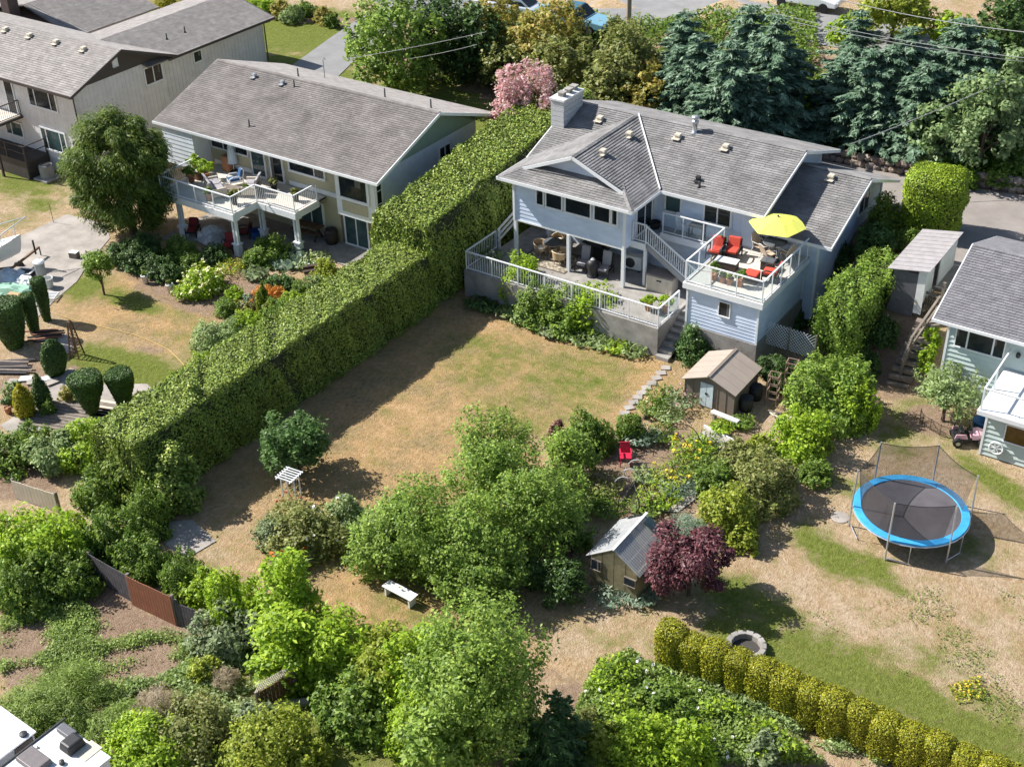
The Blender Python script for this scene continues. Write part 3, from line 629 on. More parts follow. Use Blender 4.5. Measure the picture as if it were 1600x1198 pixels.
def roof_vent(parent, p, m=CREAM, s=.32):
    b = MB().box((p[0], p[1], p[2]+.1), (s*.8, s*.8, .14)); b.box((p[0], p[1], p[2]+.2), (s, s, .07), taper=.85); b.box((p[0]-.02, p[1]-.1, p[2]+.03), (s*1.3, s*1.5, .02)); return b.build('roof_vent', m, parent, w=True)
def pipe(parent, p, h=.35, r=.05, m=DARKM): return MB().lathe([(r*2.4, -.02), (r*1.2, .05), (r, .08), (r, h), (r*.6, h)], p, 10).build('vent_pipe', m, parent, True, w=True)
def railing(parent, p, q, h=1.0, kind='glass', posts=3, name='railing', base=.08, picket=.13, m=WHITE, r=.05, ends=(1, 1)):
    """rails and posts as one part; glass sheets or balusters are its sub-parts"""
    p = np.array(p, float); q = np.array(q, float); Ln = np.linalg.norm((q-p)[:2]); b = MB(); up = np.array([0, 0, 1.])
    b.beam(p+up*h, q+up*h, .07, .05); b.beam(p+up*base, q+up*base, .045, .04)
    for i in range(posts):
        if (i == 0 and not ends[0]) or (i == posts-1 and not ends[1]): continue
        f = i/(posts-1) if posts > 1 else .5; c = p+(q-p)*f; b.beam(c-up*.02, c+up*(h-.02), r, r)
    o = b.build(name, m, parent, w=True); off = np.array(rootloc(parent))
    if kind == 'glass':
        for i in range(posts-1):
            a = p+(q-p)*((i+.06)/(posts-1)); c = p+(q-p)*((i+.94)/(posts-1))
            MB().prism([a+up*(base+.02), c+up*(base+.02), c+up*(h-.03), a+up*(h-.03)], Vector((-(q-p)[1], (q-p)[0], 0)).normalized()*.008).build('glass_panel', CLEAR, o, w=True)
    elif kind == 'picket':
        n = int(Ln/picket); me = MB().box((0, 0, (h+base)/2-.01), (.015, .015, h-base-.06)).mesh('baluster', m)
        for i in range(1, n): link('baluster', me, o, p+(q-p)*(i/n)-off)
    return o

# ------------------------------------------------------------------ the blue house in the middle
FZ = 3.65; EV = 5.75; RZ = 7.3
hs = thing('house', 'light blue two-storey house with grey shingle roof and cross gable in the middle', 'house', (-26.5, 52, 1.4))
w = MB(); w.bb(-33.0, -26.8, 47.85, 54, 3.45, EV+.05); w.bb(-33.0, -21.5, 50.62, 58.2, 1.0, EV+.05); w.bb(-33.0, -26.8, 51.0, 52, 1.2, 3.5)
w.build('wall', BLUE, hs, w=True)
w = MB(); w.prism([(-21.5, 50.6, 5.7), (-21.5, 58.2, 5.7), (-21.5, 54.35, 7.15)], (-11.4, 0, 0)); w.build('gable_wall', BLUE, hs, w=True)
w = MB(); w.bb(-22.7, -18.6, 51.25, 59.0, .4, 4.75); w.prism([(-18.6, 51.25, 4.7), (-18.6, 59.0, 4.7), (-18.6, 55.1, 6.15)], (-4, 0, 0)); w.build('wing_wall', BLUE, hs, w=True)
F = plane('F', 47.85); siding(hs, F, [(-33.0, 3.45), (-26.8, 3.45), (-26.8, 5.72), (-33.0, 5.72)], .2, BLUE)
siding(hs, plane('F', 50.62), [(-26.78, 3.65), (-22.2, 3.65), (-22.2, 5.72), (-26.78, 5.72)], .2, BLUE)
siding(hs, plane('F', 50.6), [(-26.78, 1.4), (-22.6, 1.4), (-22.6, 3.4), (-26.78, 3.4)], .2, BLUE)
siding(hs, plane('E', -26.8), [(47.85, 3.45), (50.6, 3.45), (50.6, 5.72), (47.85, 5.72)], .2, BLUE)
siding(hs, plane('E', -18.6), [(51.25, .6), (59.0, .6), (59.0, 4.7), (55.1, 6.1), (51.25, 4.7)], .2, BLUE)
siding(hs, plane('E', -21.5), [(50.7, 4.6), (58, 4.6), (58, 5.75), (54.35, 7.1), (50.7, 5.75)], .2, BLUE)
siding(hs, plane('F', 48.62), [(-32.4, 6.1), (-27.3, 6.1), (-29.87, 7.12)], .2, BLUE)
siding(hs, plane('F', 51.0), [(-33, 1.4), (-26.8, 1.4), (-26.8, 3.45), (-33, 3.45)], .2, BLUE)
MB().bb(-33.02, -26.78, 47.8, 51, 3.38, 3.46).build('soffit', OFFW, hs, w=True)
for x, y, z0, z1 in ((-33.0, 47.82, 3.4, EV), (-26.8, 47.82, 3.4, EV), (-18.58, 51.25, .6, 4.7), (-18.58, 59.0, .6, 4.7), (-26.72, 50.56, 3.6, 5.7)): MB().beam((x, y, z0), (x, y, z1), .11, .11).build('corner_trim', WHITE, hs, w=True)
for x0, x1 in ((-31.65, -31.3), (-31.1, -30.25), (-30.0, -28.65), (-28.4, -27.6), (-27.45, -27.2)): window(hs, F, x0, x1, 4.62, 5.58, fw_=.07)
F2 = plane('F', 50.62)
window(hs, F2, -26.1, -25.35, 4.55, 5.45, glass=GLASS_T, hz=(.84,)); window(hs, F2, -24.05, -22.75, 4.5, 5.4, (.5,))
window(hs, plane('E', -26.8), 48.9, 50.3, 3.72, 5.55, (.55,), name='patio_door', fw_=.1)
window(hs, plane('F', 51.0), -31.2, -29.7, 1.45, 3.25, (.5,), name='patio_door'); window(hs, plane('F', 51.0), -28.6, -27.4, 2.2, 3.2, (.5,))
E_ = plane('E', -18.6); window(hs, E_, 51.9, 53.1, 3.9, 4.75, (.5,), fw_=.06); window(hs, E_, 56.0, 57.2, 3.9, 4.75, (.5,), fw_=.06); window(hs, E_, 54.9, 55.4, 5.1, 5.6, fw_=.05, name='gable_vent', glass=OFFW)
# posts of the covered patio
for x in (-32.95, -29.87, -26.82): MB().box((x, 47.85, 2.4), (.16, .16, 2.0)).build('post', WHITE, hs, w=True)
# roof
Rf = hs
shingles(Rf, [(-33.65, 50.0, EV), (-20.85, 50.0, EV), (-20.85, 54.35, RZ), (-33.65, 54.35, RZ)], SH_GREY)
shingles(Rf, [(-20.85, 58.8, EV), (-33.65, 58.8, EV), (-33.65, 54.35, RZ), (-20.85, 54.35, RZ)], SH_GREY)
HX0, HX1, HY = -33.6, -26.15, 47.3
shingles(Rf, [(HX1, HY, EV), (HX1, 50.02, EV), (-29.87, 54.3, RZ), (-29.87, 48.14, RZ), (-27.1, 48.26, 6.14)], SH_GREY)
shingles(Rf, [(HX0, 50.4, EV), (HX0, HY, EV), (-32.65, 48.26, 6.14), (-29.87, 48.14, RZ), (-29.87, 54.3, RZ)], SH_GREY)
shingles(Rf, [(HX0, HY, EV), (HX1, HY, EV), (-27.32, 48.62, 6.28), (-32.43, 48.62, 6.28)], SH_GREY)
shingles(Rf, [(-22.6, 50.8, 4.6), (-17.85, 50.8, 4.6), (-17.85, 55.1, 6.3), (-22.6, 55.1, 6.3)], SH_GREY)
shingles(Rf, [(-17.85, 59.4, 4.6), (-22.6, 59.4, 4.6), (-22.6, 55.1, 6.3), (-17.85, 55.1, 6.3)], SH_GREY)
def ridgecap(parent, p, q, m, r=.13):
    b = MB(); p = Vector(p); q = Vector(q); n = int((q-p).length/.3); d = (q-p)/n; s = d.cross(Vector((0, 0, 1))).normalized()*r
    for i in range(n):
        a = p+d*i; e = p+d*(i+1.15); o = Vector((0, 0, .035)); l = Vector((0, 0, -.03))
        b.poly([a+s+l, e+s+l, e+o*.6, a+o]); b.poly([a-s+l, a+o, e+o*.6, e-s+l])
    return tag(b.build('ridge_cap', m, parent, w=True), kind='stuff')
ridgecap(hs, (-33.6, 54.35, RZ+.03), (-20.9, 54.35, RZ+.03), SH_GREY); ridgecap(hs, (-29.87, 48.16, RZ+.03), (-29.87, 54.2, RZ+.03), SH_GREY); ridgecap(hs, (-22.5, 55.1, 6.33), (-17.9, 55.1, 6.33), SH_GREY)
ridgecap(hs, (HX1, HY, EV+.03), (-27.1, 48.26, 6.17), SH_GREY); ridgecap(hs, (HX0, HY, EV+.03), (-32.65, 48.26, 6.17), SH_GREY)
b = MB(); e = EV-.06
for p, q in (((HX0-.03, HY-.03, e), (HX1+.03, HY-.03, e)), ((HX1+.03, HY-.03, e), (HX1+.03, 50.0, e)), ((HX0-.03, HY-.03, e), (HX0-.03, 50.4, e)), ((HX1, 49.97, e), (-20.82, 49.97, e)),
             ((-22.6, 50.77, 4.54), (-17.8, 50.77, 4.54)), ((-17.82, 50.77, 4.54), (-17.82, 55.1, 6.22)), ((-17.82, 59.4, 4.54), (-17.82, 55.1, 6.22)), ((-20.82, 49.97, e), (-20.82, 54.35, RZ-.08)), ((-20.82, 58.8, e), (-20.82, 54.35, RZ-.08)),
             ((-33.68, 50.0, e), (-33.68, 54.35, RZ-.08)), ((-33.68, 58.8, e), (-33.68, 54.35, RZ-.08)), ((-27.1, 48.12, 6.08), (-29.87, 48.12, RZ-.06)), ((-32.65, 48.12, 6.08), (-29.87, 48.12, RZ-.06)), ((-26.15, 49.97, EV+.05), (-29.8, 54.3, RZ+.03))): b.beam(p, q, .05, .15)
b.build('fascia', WHITE, hs, w=True)
def roofz(x, y): return EV+(min(y, 108.7-y)-50)*(RZ-EV)/4.35
for px_, py_ in ((938, 177), (1060, 204), (1135, 221)): p = atY(px_, py_, 53.4); roof_vent(hs, (p[0], 53.4, roofz(0, 53.4)))
for y_, dx in ((52.9, .7), (50.4, .7)): roof_vent(hs, (-29.87+dx, y_-.6, RZ-dx*.42))
roof_vent(hs, (-24.75, 51.1, roofz(0, 51.1)), DARKM, .22); pipe(hs, (-24.5, 50.75, roofz(0, 50.75)), .3)
roof_vent(hs, (-19.6, 54.6, 6.08))
MB().lathe([(.3, -.05), (.12, .05), (.12, .5), (.17, .5), (.17, .62), (.1, .64), (.1, .75), (.19, .76), (.19, .84), (.05, .86)], (-29.0+2.5, 54.0, 7.15), 14).build('flue_pipe', METAL, hs, True, w=True)
ch = MB().bb(-33.72, -33.0, 52.35, 54.15, 4.5, 8.0).build('chimney', mat('painted_brick', (.5, .5, .5), .8, .12, 3, .4, 20, stretch=(1, 1, 5)), hs, w=True)
for i in range(11): MB().bb(-33.74, -32.98, 52.33, 54.17, 5.1+i*.26, 5.1+i*.26+.235).build('brick_course', MATS['painted_brick'], ch, w=True)
MB().bb(-33.8, -32.92, 52.27, 54.23, 7.98, 8.08).build('chimney_cap', OFFW, ch, w=True)
for y in (52.8, 53.4, 53.9): MB().box((-33.36, y, 8.16), (.3, .3, .18)).box((-33.36, y, 8.28), (.38, .38, .05)).build('flue', CONC, ch, w=True)

# patio terrace and its retaining wall
structure(MB().bb(-34.15, -23.6, 45.45, 51.0, 1.2, 1.4).build('patio', CONC))
rw = thing('retaining_wall', 'grey weathered concrete retaining wall holding up the covered patio', 'wall', (-28.9, 45.3, 0))
MB().bb(-34.3, -23.45, 45.2, 45.45, -.1, 1.45).build('front_face', CONC, rw, w=True); MB().bb(-23.62, -23.45, 45.45, 49.8, -.1, 1.45).build('end_face', CONC_L, rw, w=True); MB().bb(-34.3, -34.1, 45.45, 48.2, .0, 1.45).build('end_face', CONC, rw, w=True)
tr = thing('terrace_railing', 'white railing with balusters along the top of the patio retaining wall', 'railing', (-28.9, 45.3, 1.45))
railing(tr, (-34.22, 45.32, 1.45), (-23.53, 45.32, 1.45), .98, 'picket', 8, picket=.14); railing(tr, (-34.22, 45.32, 1.45), (-34.22, 47.9, 1.45), .98, 'picket', 2, picket=.14, ends=(0, 1))
railing(tr, (-23.53, 45.32, 1.45), (-23.53, 47.3, 1.45), .98, 'glass', 3, ends=(0, 1))
b = MB(); b.beam((-34.1, 48, 1.4), (-34.1, 48, 2.5), .1, .1); b.beam((-34.1, 51, 1.6), (-34.1, 51, 3.3), .1, .1)
for k in (.45, .75, 1.05): b.beam((-34.1, 47.9, 1.45+k), (-34.1, 51.0, 2.3+k), .05, .12)
tag(b.build('board_fence', OFFW), 'white plank fence rising between the patio and the tall hedge', 'fence')
st = thing('garden_steps', 'concrete garden steps between patio wall and the deck block', 'steps', (-23.1, 46.5, 0))
for i in range(8): MB().bb(-23.44, -22.77, 45.0+i*.33, 49.6, -.1+i*.0, .17*(i+1)).build('step', CONC, st, w=True)

# deck block with sundeck
dk = thing('sundeck', 'raised sundeck with glass railing above a blue siding store room', 'deck', (-20.9, 48.7, 0))
MB().bb(-22.6, -19.15, 46.3, 51.2, 1.4, 3.4).build('wall', BLUE, dk, w=True)
MB().bb(-22.66, -19.09, 46.24, 51.25, -.3, 1.45).build('foundation', CONC, dk, w=True)
siding(dk, plane('F', 46.3), [(-22.6, 1.5), (-19.15, 1.5), (-19.15, 3.4), (-22.6, 3.4)], .17, BLUE); siding(dk, plane('E', -19.15), [(46.3, 1.5), (51.25, 1.5), (51.25, 3.4), (46.3, 3.4)], .17, BLUE)
siding(dk, plane('W', -22.6), [(46.3, 1.5), (50.5, 1.5), (50.5, 3.4), (46.3, 3.4)], .17, BLUE)
window(dk, plane('F', 46.3), -21.0, -20.5, 2.45, 3.12, fw_=.05); 
for x, y in ((-22.6, 46.28), (-19.13, 46.28), (-19.13, 51.2)): MB().beam((x, y, 1.45), (x, y, 3.4), .09, .09).build('corner_trim', WHITE, dk, w=True)
MB().bb(-22.75, -18.95, 46.15, 51.24, 3.56, FZ).build('floor', DECKF, dk, w=True); MB().bb(-26.75, -22.75, 49.95, 50.58, 3.5, FZ-.004).build('walkway_floor', DGREYW, dk, w=True); MB().bb(-26.75, -26.0, 48.5, 49.95, 3.5, FZ-.006).build('landing_floor', DGREYW, dk, w=True)
b = MB(); b.bb(-22.79, -18.91, 46.1, 46.15, 3.36, FZ-.01); b.bb(-18.95, -18.91, 46.15, 51.24, 3.36, FZ-.01); b.bb(-22.79, -22.75, 46.15, 49.94, 3.36, FZ-.01); b.bb(-26.75, -22.79, 49.9, 49.95, 3.3, FZ-.01); b.bb(-26.8, -26.0, 48.44, 48.5, 3.3, FZ-.01); b.build('fascia', WHITE, dk, w=True)
railing(dk, (-22.7, 46.2, FZ), (-19.0, 46.2, FZ), 1.05, 'glass', 4); railing(dk, (-19.0, 46.2, FZ), (-19.0, 51.0, FZ), 1.05, 'glass', 6, ends=(0, 1)); railing(dk, (-22.7, 46.2, FZ), (-22.7, 49.95, FZ), 1.05, 'glass', 4, ends=(0, 0))
railing(dk, (-25.9, 49.95, FZ), (-22.7, 49.95, FZ), 1.05, 'glass', 4); railing(dk, (-26.72, 48.52, FZ), (-26.02, 48.52, FZ), .95, 'picket', 2, picket=.11)
for x, y in ((-26.05, 48.57),): MB().box((x, y, 2.4), (.14, .14, 2.0)).build('post', WHITE, dk, w=True)
sr = railing(dk, (-26.0, 48.52, FZ), (-22.85, 48.52, 1.75), .9, 'none', 2, name='stair_railing', ends=(0, 1)); me = MB().box((0, 0, .46), (.022, .022, .8)).mesh('baluster', WHITE)
for i in range(1, 27): f = i/27; link('baluster', me, sr, np.array((-26.0+3.15*f, 48.52, FZ-1.9*f))-np.array(rootloc(dk)))
b = MB()
for y in (48.55, 49.4): b.beam((-26.0, y, FZ-.15), (-22.85, y, 1.55), .05, .26)
b.build('stringer', DGREYW, dk, w=True)
for i in range(11): f = (i+.5)/11; MB().box((-26.0+3.15*f, 48.97, FZ-.08-1.95*f), (.27, .8, .04)).build('tread', DGREYW, dk, w=True)

# ------------------------------------------------------------------ neighbour house on the left
lh = thing('house', 'pale neighbour house with brown shingle roof, sage gable and raised deck', 'house', (-47.5, 48, 0)); LE = 4.8; LR = 6.7; LRY = 50.65
MB().bb(-55.0, -40.3, 46.5, 54.8, -.1, LE+.1).build('wall', BEIGE, lh, w=True)
MB().prism([(-40.3, 46.5, LE+.05), (-40.3, 54.8, LE+.05), (-40.3, LRY, LR-.15)], (-14.7, 0, 0)).build('gable_wall', SAGE, lh, w=True)
siding(lh, plane('E', -40.3), [(46.5, .1), (54.8, .1), (54.8, LE-.1), (46.5, LE-.1)], .22, LBLUE)
MB().prism([(-40.28, 47.6, LE-.05), (-40.28, 54.9, LE-.05), (-40.28, LRY, LR-.2)], (.05, 0, 0)).build('gable_panel', SAGE, lh, w=True)
MB().bb(-42.9, -40.25, 45.85, 46.52, 2.05, LE).build('bay', WHITE, lh, w=True)
window(lh, plane('F', 45.85), -42.55, -40.75, 3.2, 4.62, fw_=.16, name='bay_window'); MB().bb(-42.5, -40.8, 45.81, 45.86, 2.35, 2.95).build('bay_panel', BEIGE, lh, w=True)
window(lh, plane('E', -40.25), 45.95, 46.3, 2.4, 4.6, fw_=.06, hz=(.35, .68))
LF = plane('F', 46.5); window(lh, LF, -46.6, -44.2, 3.5, 4.55, (.72,), fw_=.12); window(lh, LF, -48.0, -47.2, 2.6, 4.55, fw_=.1, name='deck_door'); window(lh, LF, -49.4, -48.5, 2.6, 4.55, fw_=.1, name='glass_door', glass=GLASS_T); window(lh, LF, -52.4, -49.7, 3.6, 4.5, (.33, .66), fw_=.08)
MB().bb(-46.8, -43.0, 46.46, 46.51, 2.55, 2.8).build('skirting', WHITE, lh, w=True); MB().bb(-52.4, -49.6, 46.46, 46.51, 2.55, 2.8).build('skirting', WHITE, lh, w=True)
window(lh, LF, -43.0, -41.5, .1, 1.95, (.5,), fw_=.1, name='sliding_door', glass=GLASS_T); window(lh, LF, -46.2, -44.6, .7, 1.9, (.5,), fw_=.1, glass=GLASS_T)
MB().bb(-43.3, -40.26, 46.44, 46.5, 0, 2.05).build('brick_facing', mat('brown_brick', (.2, .14, .11), .85, .25, 9, .4, 30), lh, w=True)
MB().bb(-55.0, -52.6, 45.3, 46.6, 2.5, LE).build('annex', WHITE, lh, w=True); siding(lh, plane('F', 45.3), [(-55, 2.5), (-52.6, 2.5), (-52.6, 4.75), (-55, 4.75)], .25, LBLUE)
window(lh, plane('E', -40.3), 51.4, 52.3, 3.55, 4.25, (.5,), fw_=.06)
shingles(lh, [(-55.6, 45.25, LE), (-39.5, 45.25, LE), (-39.5, LRY, LR), (-55.6, LRY, LR)], SH_BROWN)
shingles(lh, [(-39.5, 56.0, LE), (-55.6, 56.0, LE), (-55.6, LRY, LR), (-39.5, LRY, LR)], SH_TAN)
ridgecap(lh, (-55.5, LRY, LR+.03), (-39.55, LRY, LR+.03), SH_BROWN)
b = MB(); b.beam((-55.6, 45.22, LE-.06), (-39.47, 45.22, LE-.06), .06, .14); b.beam((-39.48, 45.22, LE-.06), (-39.48, LRY, LR-.07), .05, .16); b.beam((-39.48, 56.02, LE-.06), (-39.48, LRY, LR-.07), .05, .16); b.build('fascia', WHITE, lh, w=True)
def lz(y): return LE+(y-45.25)*(LR-LE)/5.4
for px_, py_ in ((441, 126), (400, 138)): p = atY(px_, py_, 50.0); roof_vent(lh, (p[0], 50.0, lz(50.0)), METAL, .22)
for px_, py_, y_ in ((459, 128, 50.0), (391, 206, 46.6)): p = atY(px_, py_, y_); pipe(lh, (p[0], y_, lz(y_)), .4, .04)
for px_ in (466, 602, 674): p = atY(px_, 100+(px_-400)*.28, 51.4); pipe(lh, (p[0], 51.4, LR-.25), .5, .04)
# its deck
ld = thing('deck', 'white raised deck of the neighbour house with railing on paired square columns', 'deck', (-47, 44, 0)); DZ = 2.5
b = MB(); b.bb(-52.3, -46.9, 42.2, 45.9, DZ-.1, DZ); b.bb(-46.9, -44.2, 44.0, 46.44, DZ-.1, DZ-.003); b.bb(-52.3, -44.2, 45.9, 46.44, DZ-.1, DZ-.006); b.build('floor', DECKF, ld, w=True)
b = MB(); b.bb(-52.34, -46.86, 42.15, 42.2, DZ-.36, DZ-.01); b.bb(-46.9, -46.86, 42.2, 44.0, DZ-.36, DZ-.01); b.bb(-46.86, -44.16, 43.95, 44.0, DZ-.36, DZ-.01); b.bb(-44.2, -44.16, 44, 45.85, DZ-.36, DZ-.01); b.bb(-52.34, -52.3, 42.2, 45.3, DZ-.36, DZ-.01); b.build('fascia', WHITE, ld, w=True)
railing(ld, (-52.25, 42.25, DZ), (-46.95, 42.25, DZ), .95, 'glass', 5); railing(ld, (-46.95, 42.25, DZ), (-46.95, 44.05, DZ), .95, 'picket', 2, ends=(0, 1)); railing(ld, (-46.95, 44.05, DZ), (-44.25, 44.05, DZ), .95, 'picket', 2, ends=(0, 1)); railing(ld, (-44.25, 44.05, DZ), (-44.25, 45.8, DZ), .95, 'picket', 2, ends=(0, 1)); railing(ld, (-52.25, 42.25, DZ), (-52.25, 45.2, DZ), .95, 'picket', 2, ends=(0, 1))
for x, y in ((-51.2, 42.4), (-47.1, 42.4), (-47.1, 44.4), (-44.45, 44.25)):
    c = MB(); c.box((x-.11, y, 1.35), (.12, .14, 1.6)); c.box((x+.11, y, 1.35), (.12, .14, 1.6)); c.box((x, y, .3), (.36, .3, .7)); c.box((x, y, .68), (.46, .4, .07)); c.box((x, y, 2.1), (.5, .4, .1)); c.build('column', WHITE, ld, w=True)

# ------------------------------------------------------------------ grey house at the far left
fl = thing('house', 'grey vertical-sided two-storey house with tan shingle roof at the far left', 'house', (-66, 48, 0)); FE = 5.65; FR = 7.2; FRY = 48.0
# right gable wall stands at X = -61.3
MB().bb(-84, -61.4, 44.6, 51.5, -.1, FE+.1).build('wall', GREY_V, fl, w=True); MB().bb(-68.5, -61.6, 51.5, 60.5, .5, FE-.35).build('wing_wall', GREY_V, fl, w=True)
siding(fl, plane('F', 44.6), [(-74, 2.95), (-61.4, 2.95), (-61.4, 5.6), (-74, 5.6)], .3, GREY_V, True); siding(fl, plane('F', 44.6), [(-74, .9), (-61.4, .9), (-61.4, 2.9), (-74, 2.9)], .67, GREY_V, th=.015)
siding(fl, plane('E', -61.4), [(44.6, .1), (51.5, .1), (51.5, 5.6), (44.6, 5.6)], .3, GREY_V, True); siding(fl, plane('E', -61.6), [(51.5, .5), (60.5, .5), (60.5, 5.3), (51.5, 5.3)], .3, GREY_V, True)
MB().prism([(-61.38, 44.5, FE-.02), (-61.38, 51.6, FE-.02), (-61.38, FRY, FR-.12)], (.06, 0, 0)).build('gable_panel', BROWN_T, fl, w=True)
window(fl, plane('E', -61.34), 47.75, 48.1, 6.1, 6.6, fw_=.03, glass=WHITE, name='gable_vent')
window(fl, plane('E', -61.4), 50.0, 51.3, 4.3, 5.25, (.5,), fw_=.09); window(fl, plane('E', -61.6), 54.2, 54.8, 4.4, 5.0, fw_=.09)
G_ = plane('F', 44.6); window(fl, G_, -65.4, -63.0, 4.1, 5.25, (.22, .78), fw_=.09); window(fl, G_, -65.0, -62.9, 1.45, 2.7, (.2, .8), fw_=.1, glass=GLASS_T); window(fl, G_, -68.4, -66.9, 1.7, 2.5, (.33,), fw_=.09, glass=GLASS_T); window(fl, G_, -67.6, -66.9, 3.2, 5.2, fw_=.09, name='balcony_door')
shingles(fl, [(-84, 43.9, FE), (-60.6, 43.9, FE), (-60.6, FRY, FR), (-84, FRY, FR)], SH_TAN, .4, .17); shingles(fl, [(-60.6, 52.1, FE), (-84, 52.1, FE), (-84, FRY, FR), (-60.6, FRY, FR)], SH_TAN, .4, .17)
WR = 6.55
shingles(fl, [(-60.9, 50, FE-.15), (-60.9, 61, FE-.15), (-64.8, 61, WR), (-64.8, 49.2, WR)], SH_TAN, .4, .17); shingles(fl, [(-68.9, 61, FE-.15), (-68.9, 50, FE-.15), (-64.8, 49.2, WR), (-64.8, 61, WR)], SH_TAN, .4, .17)
MB().prism([(-68.5, 60.5, 5.3), (-61.6, 60.5, 5.3), (-64.8, 60.5, WR-.1)], (0, -9, 0)).build('wing_gable', GREY_V, fl, w=True)
b = MB()
for p, q in (((-84, 43.87, FE-.06), (-60.57, 43.87, FE-.06)), ((-60.58, 43.87, FE-.06), (-60.58, FRY, FR-.07)), ((-60.58, 52.1, FE-.06), (-60.58, FRY, FR-.07)), ((-60.88, 51.6, FE-.2), (-60.88, 61, FE-.2)), ((-60.9, 61.03, FE-.2), (-64.8, 61.03, WR-.06)), ((-68.9, 61.03, FE-.2), (-64.8, 61.03, WR-.06))): b.beam(p, q, .05, .16)
b.build('fascia', BROWN_T, fl, w=True)
for q in ([(-60.7, 43.95, FE-.1), (-61.25, 44.5, FE-.25), (-61.25, 44.5, .2)], [(-61.0, 60.6, 5.3), (-61.5, 60.55, 5.1), (-61.5, 60.55, 2.6)]): MB().tube(q, .045, 6).build('downspout', BROWN_T, fl, w=True)
for px_, py_ in ((7, 38), (45, 48), (86, 57), (129, 68)): p = atY(px_, py_, 47.3); roof_vent(fl, (p[0], 47.3, FR-.28))
for px_, py_ in ((289, 50), (262, 68)): p = atX(px_, py_, -62.6); pipe(fl, (-62.6, p[1], 6.0), .35, .04)
bl = thing('balcony', 'small upper balcony with black railing on the grey house', 'balcony', (-68.9, 43.6, 3.1))
MB().bb(-72, -66.5, 42.3, 44.58, 3.0, 3.15).build('floor', BROWN_T, bl, w=True); MB().bb(-71.9, -66.6, 42.35, 44.55, 3.15, 3.18).build('decking', DECKF, bl, w=True); railing(bl, (-66.55, 42.35, 3.18), (-66.55, 44.5, 3.18), .95, 'picket', 2, m=BROWN_T); railing(bl, (-72, 42.35, 3.18), (-66.55, 42.35, 3.18), .95, 'picket', 4, m=BROWN_T, ends=(1, 0))
for x in (-71.9, -66.6): MB().beam((x, 42.4, 0), (x, 42.4, 3.0), .12, .12).build('post', BROWN_T, bl, w=True)
pc = thing('porch', 'low brown porch with open black railing beside the grey house', 'porch', (-67, 43.4, 0))
MB().bb(-70, -64.8, 42.9, 44.55, .0, 1.1).build('base', BROWN_T, pc, w=True); railing(pc, (-64.85, 42.95, 1.1), (-64.85, 44.5, 1.1), .95, 'none', 2, m=BROWN_T, base=.5, r=.09); railing(pc, (-70, 42.95, 1.1), (-64.85, 42.95, 1.1), .95, 'none', 4, ends=(1, 0), m=BROWN_T, base=.5, r=.09)
# garage behind it
gr = thing('garage', 'low brown-grey shingled garage behind the grey house', 'garage', (-76, 57, 2))
MB().bb(-83, -72.2, 54, 60, 1, 4.6).build('wall', mat('rose_siding', (.36, .28, .26), .8, .08, 3), gr, w=True)
shingles(gr, [(-71.7, 53.3, 4.6), (-71.7, 60.7, 4.6), (-76.5, 60.7, 6.0), (-76.5, 53.3, 6.0)], SH_TAN, .4, .17); shingles(gr, [(-84, 60.7, 4.6), (-84, 53.3, 4.6), (-76.5, 53.3, 6.0), (-76.5, 60.7, 6.0)], SH_TAN, .4, .17)
MB().bb(-77.4, -76.6, 52.2, 53.0, 4.5, 9.2).build('chimney', mat('brown_chimney', (.1, .07, .06), .85, .15, 6), fl, w=True)

# ------------------------------------------------------------------ neighbour house on the right
rh = thing('house', 'pale green lap-sided house with slate shingle roof at the right edge', 'house', (-6, 50, 1)); RE = 4.0
MB().bb(-11.6, 6, 48.75, 56, -.2, RE+.1).build('wall', GREENS, rh, w=True)
siding(rh, plane('F', 48.75), [(-11.6, .2), (1, .2), (1, RE-.05), (-11.6, RE-.05)], .22, GREENS, th=.055); siding(rh, plane('W', -11.6), [(48.75, .2), (56, .2), (56, RE), (48.75, RE)], .22, GREENS, th=.055)
MB().beam((-11.62, 48.73, .2), (-11.62, 48.73, RE), .1, .1).build('corner_trim', WHITE, rh, w=True)
p0 = atY(1494, 520, 48.75); p1 = atY(1567, 555, 48.75); window(rh, plane('F', 48.75), p0[0]+.05, p1[0], 2.75, 3.7, (.24, .78), fw_=.05)
MB().lathe([(.03, 0), (.09, .06), (.09, .2), (.04, .26)], (atY(1589, 564, 48.6)[0], 48.6, 3.0), 8).build('wall_lamp', DARKM, rh, w=True)
shingles(rh, [(-12.2, 48.2, RE), (6, 48.2, RE), (6, 52.6, 5.55), (-12.2, 52.6, 5.55)], SH_SLATE); shingles(rh, [(6, 57, RE), (-12.2, 57, RE), (-12.2, 52.6, 5.55), (6, 52.6, 5.55)], SH_SLATE); ridgecap(rh, (-12.1, 52.6, 5.58), (6, 52.6, 5.58), SH_SLATE)
MB().prism([(-11.6, 48.75, RE), (-11.6, 56, RE), (-11.6, 52.6, 5.4)], (.2, 0, 0)).build('gable_wall', GREENS, rh, w=True)
b = MB(); b.beam((-12.25, 48.16, RE-.06), (6, 48.16, RE-.06), .08, .13); b.beam((-12.22, 48.16, RE-.06), (-12.22, 52.6, 5.47), .05, .15); b.beam((-12.22, 57, RE-.06), (-12.22, 52.6, 5.47), .05, .15); b.build('fascia', WHITE, rh, w=True)
rd = thing('deck', 'white flat deck with pipe railing above a green lap-sided ground floor at right', 'deck', (-4, 47, 0))
MB().bb(-8.75, 4, 45.6, 48.74, -.2, 2.1).build('wall', GREENS, rd, w=True); siding(rd, plane('F', 45.6), [(-8.75, .05), (1, .05), (1, 2.05), (-8.75, 2.05)], .22, GREENS, th=.055)
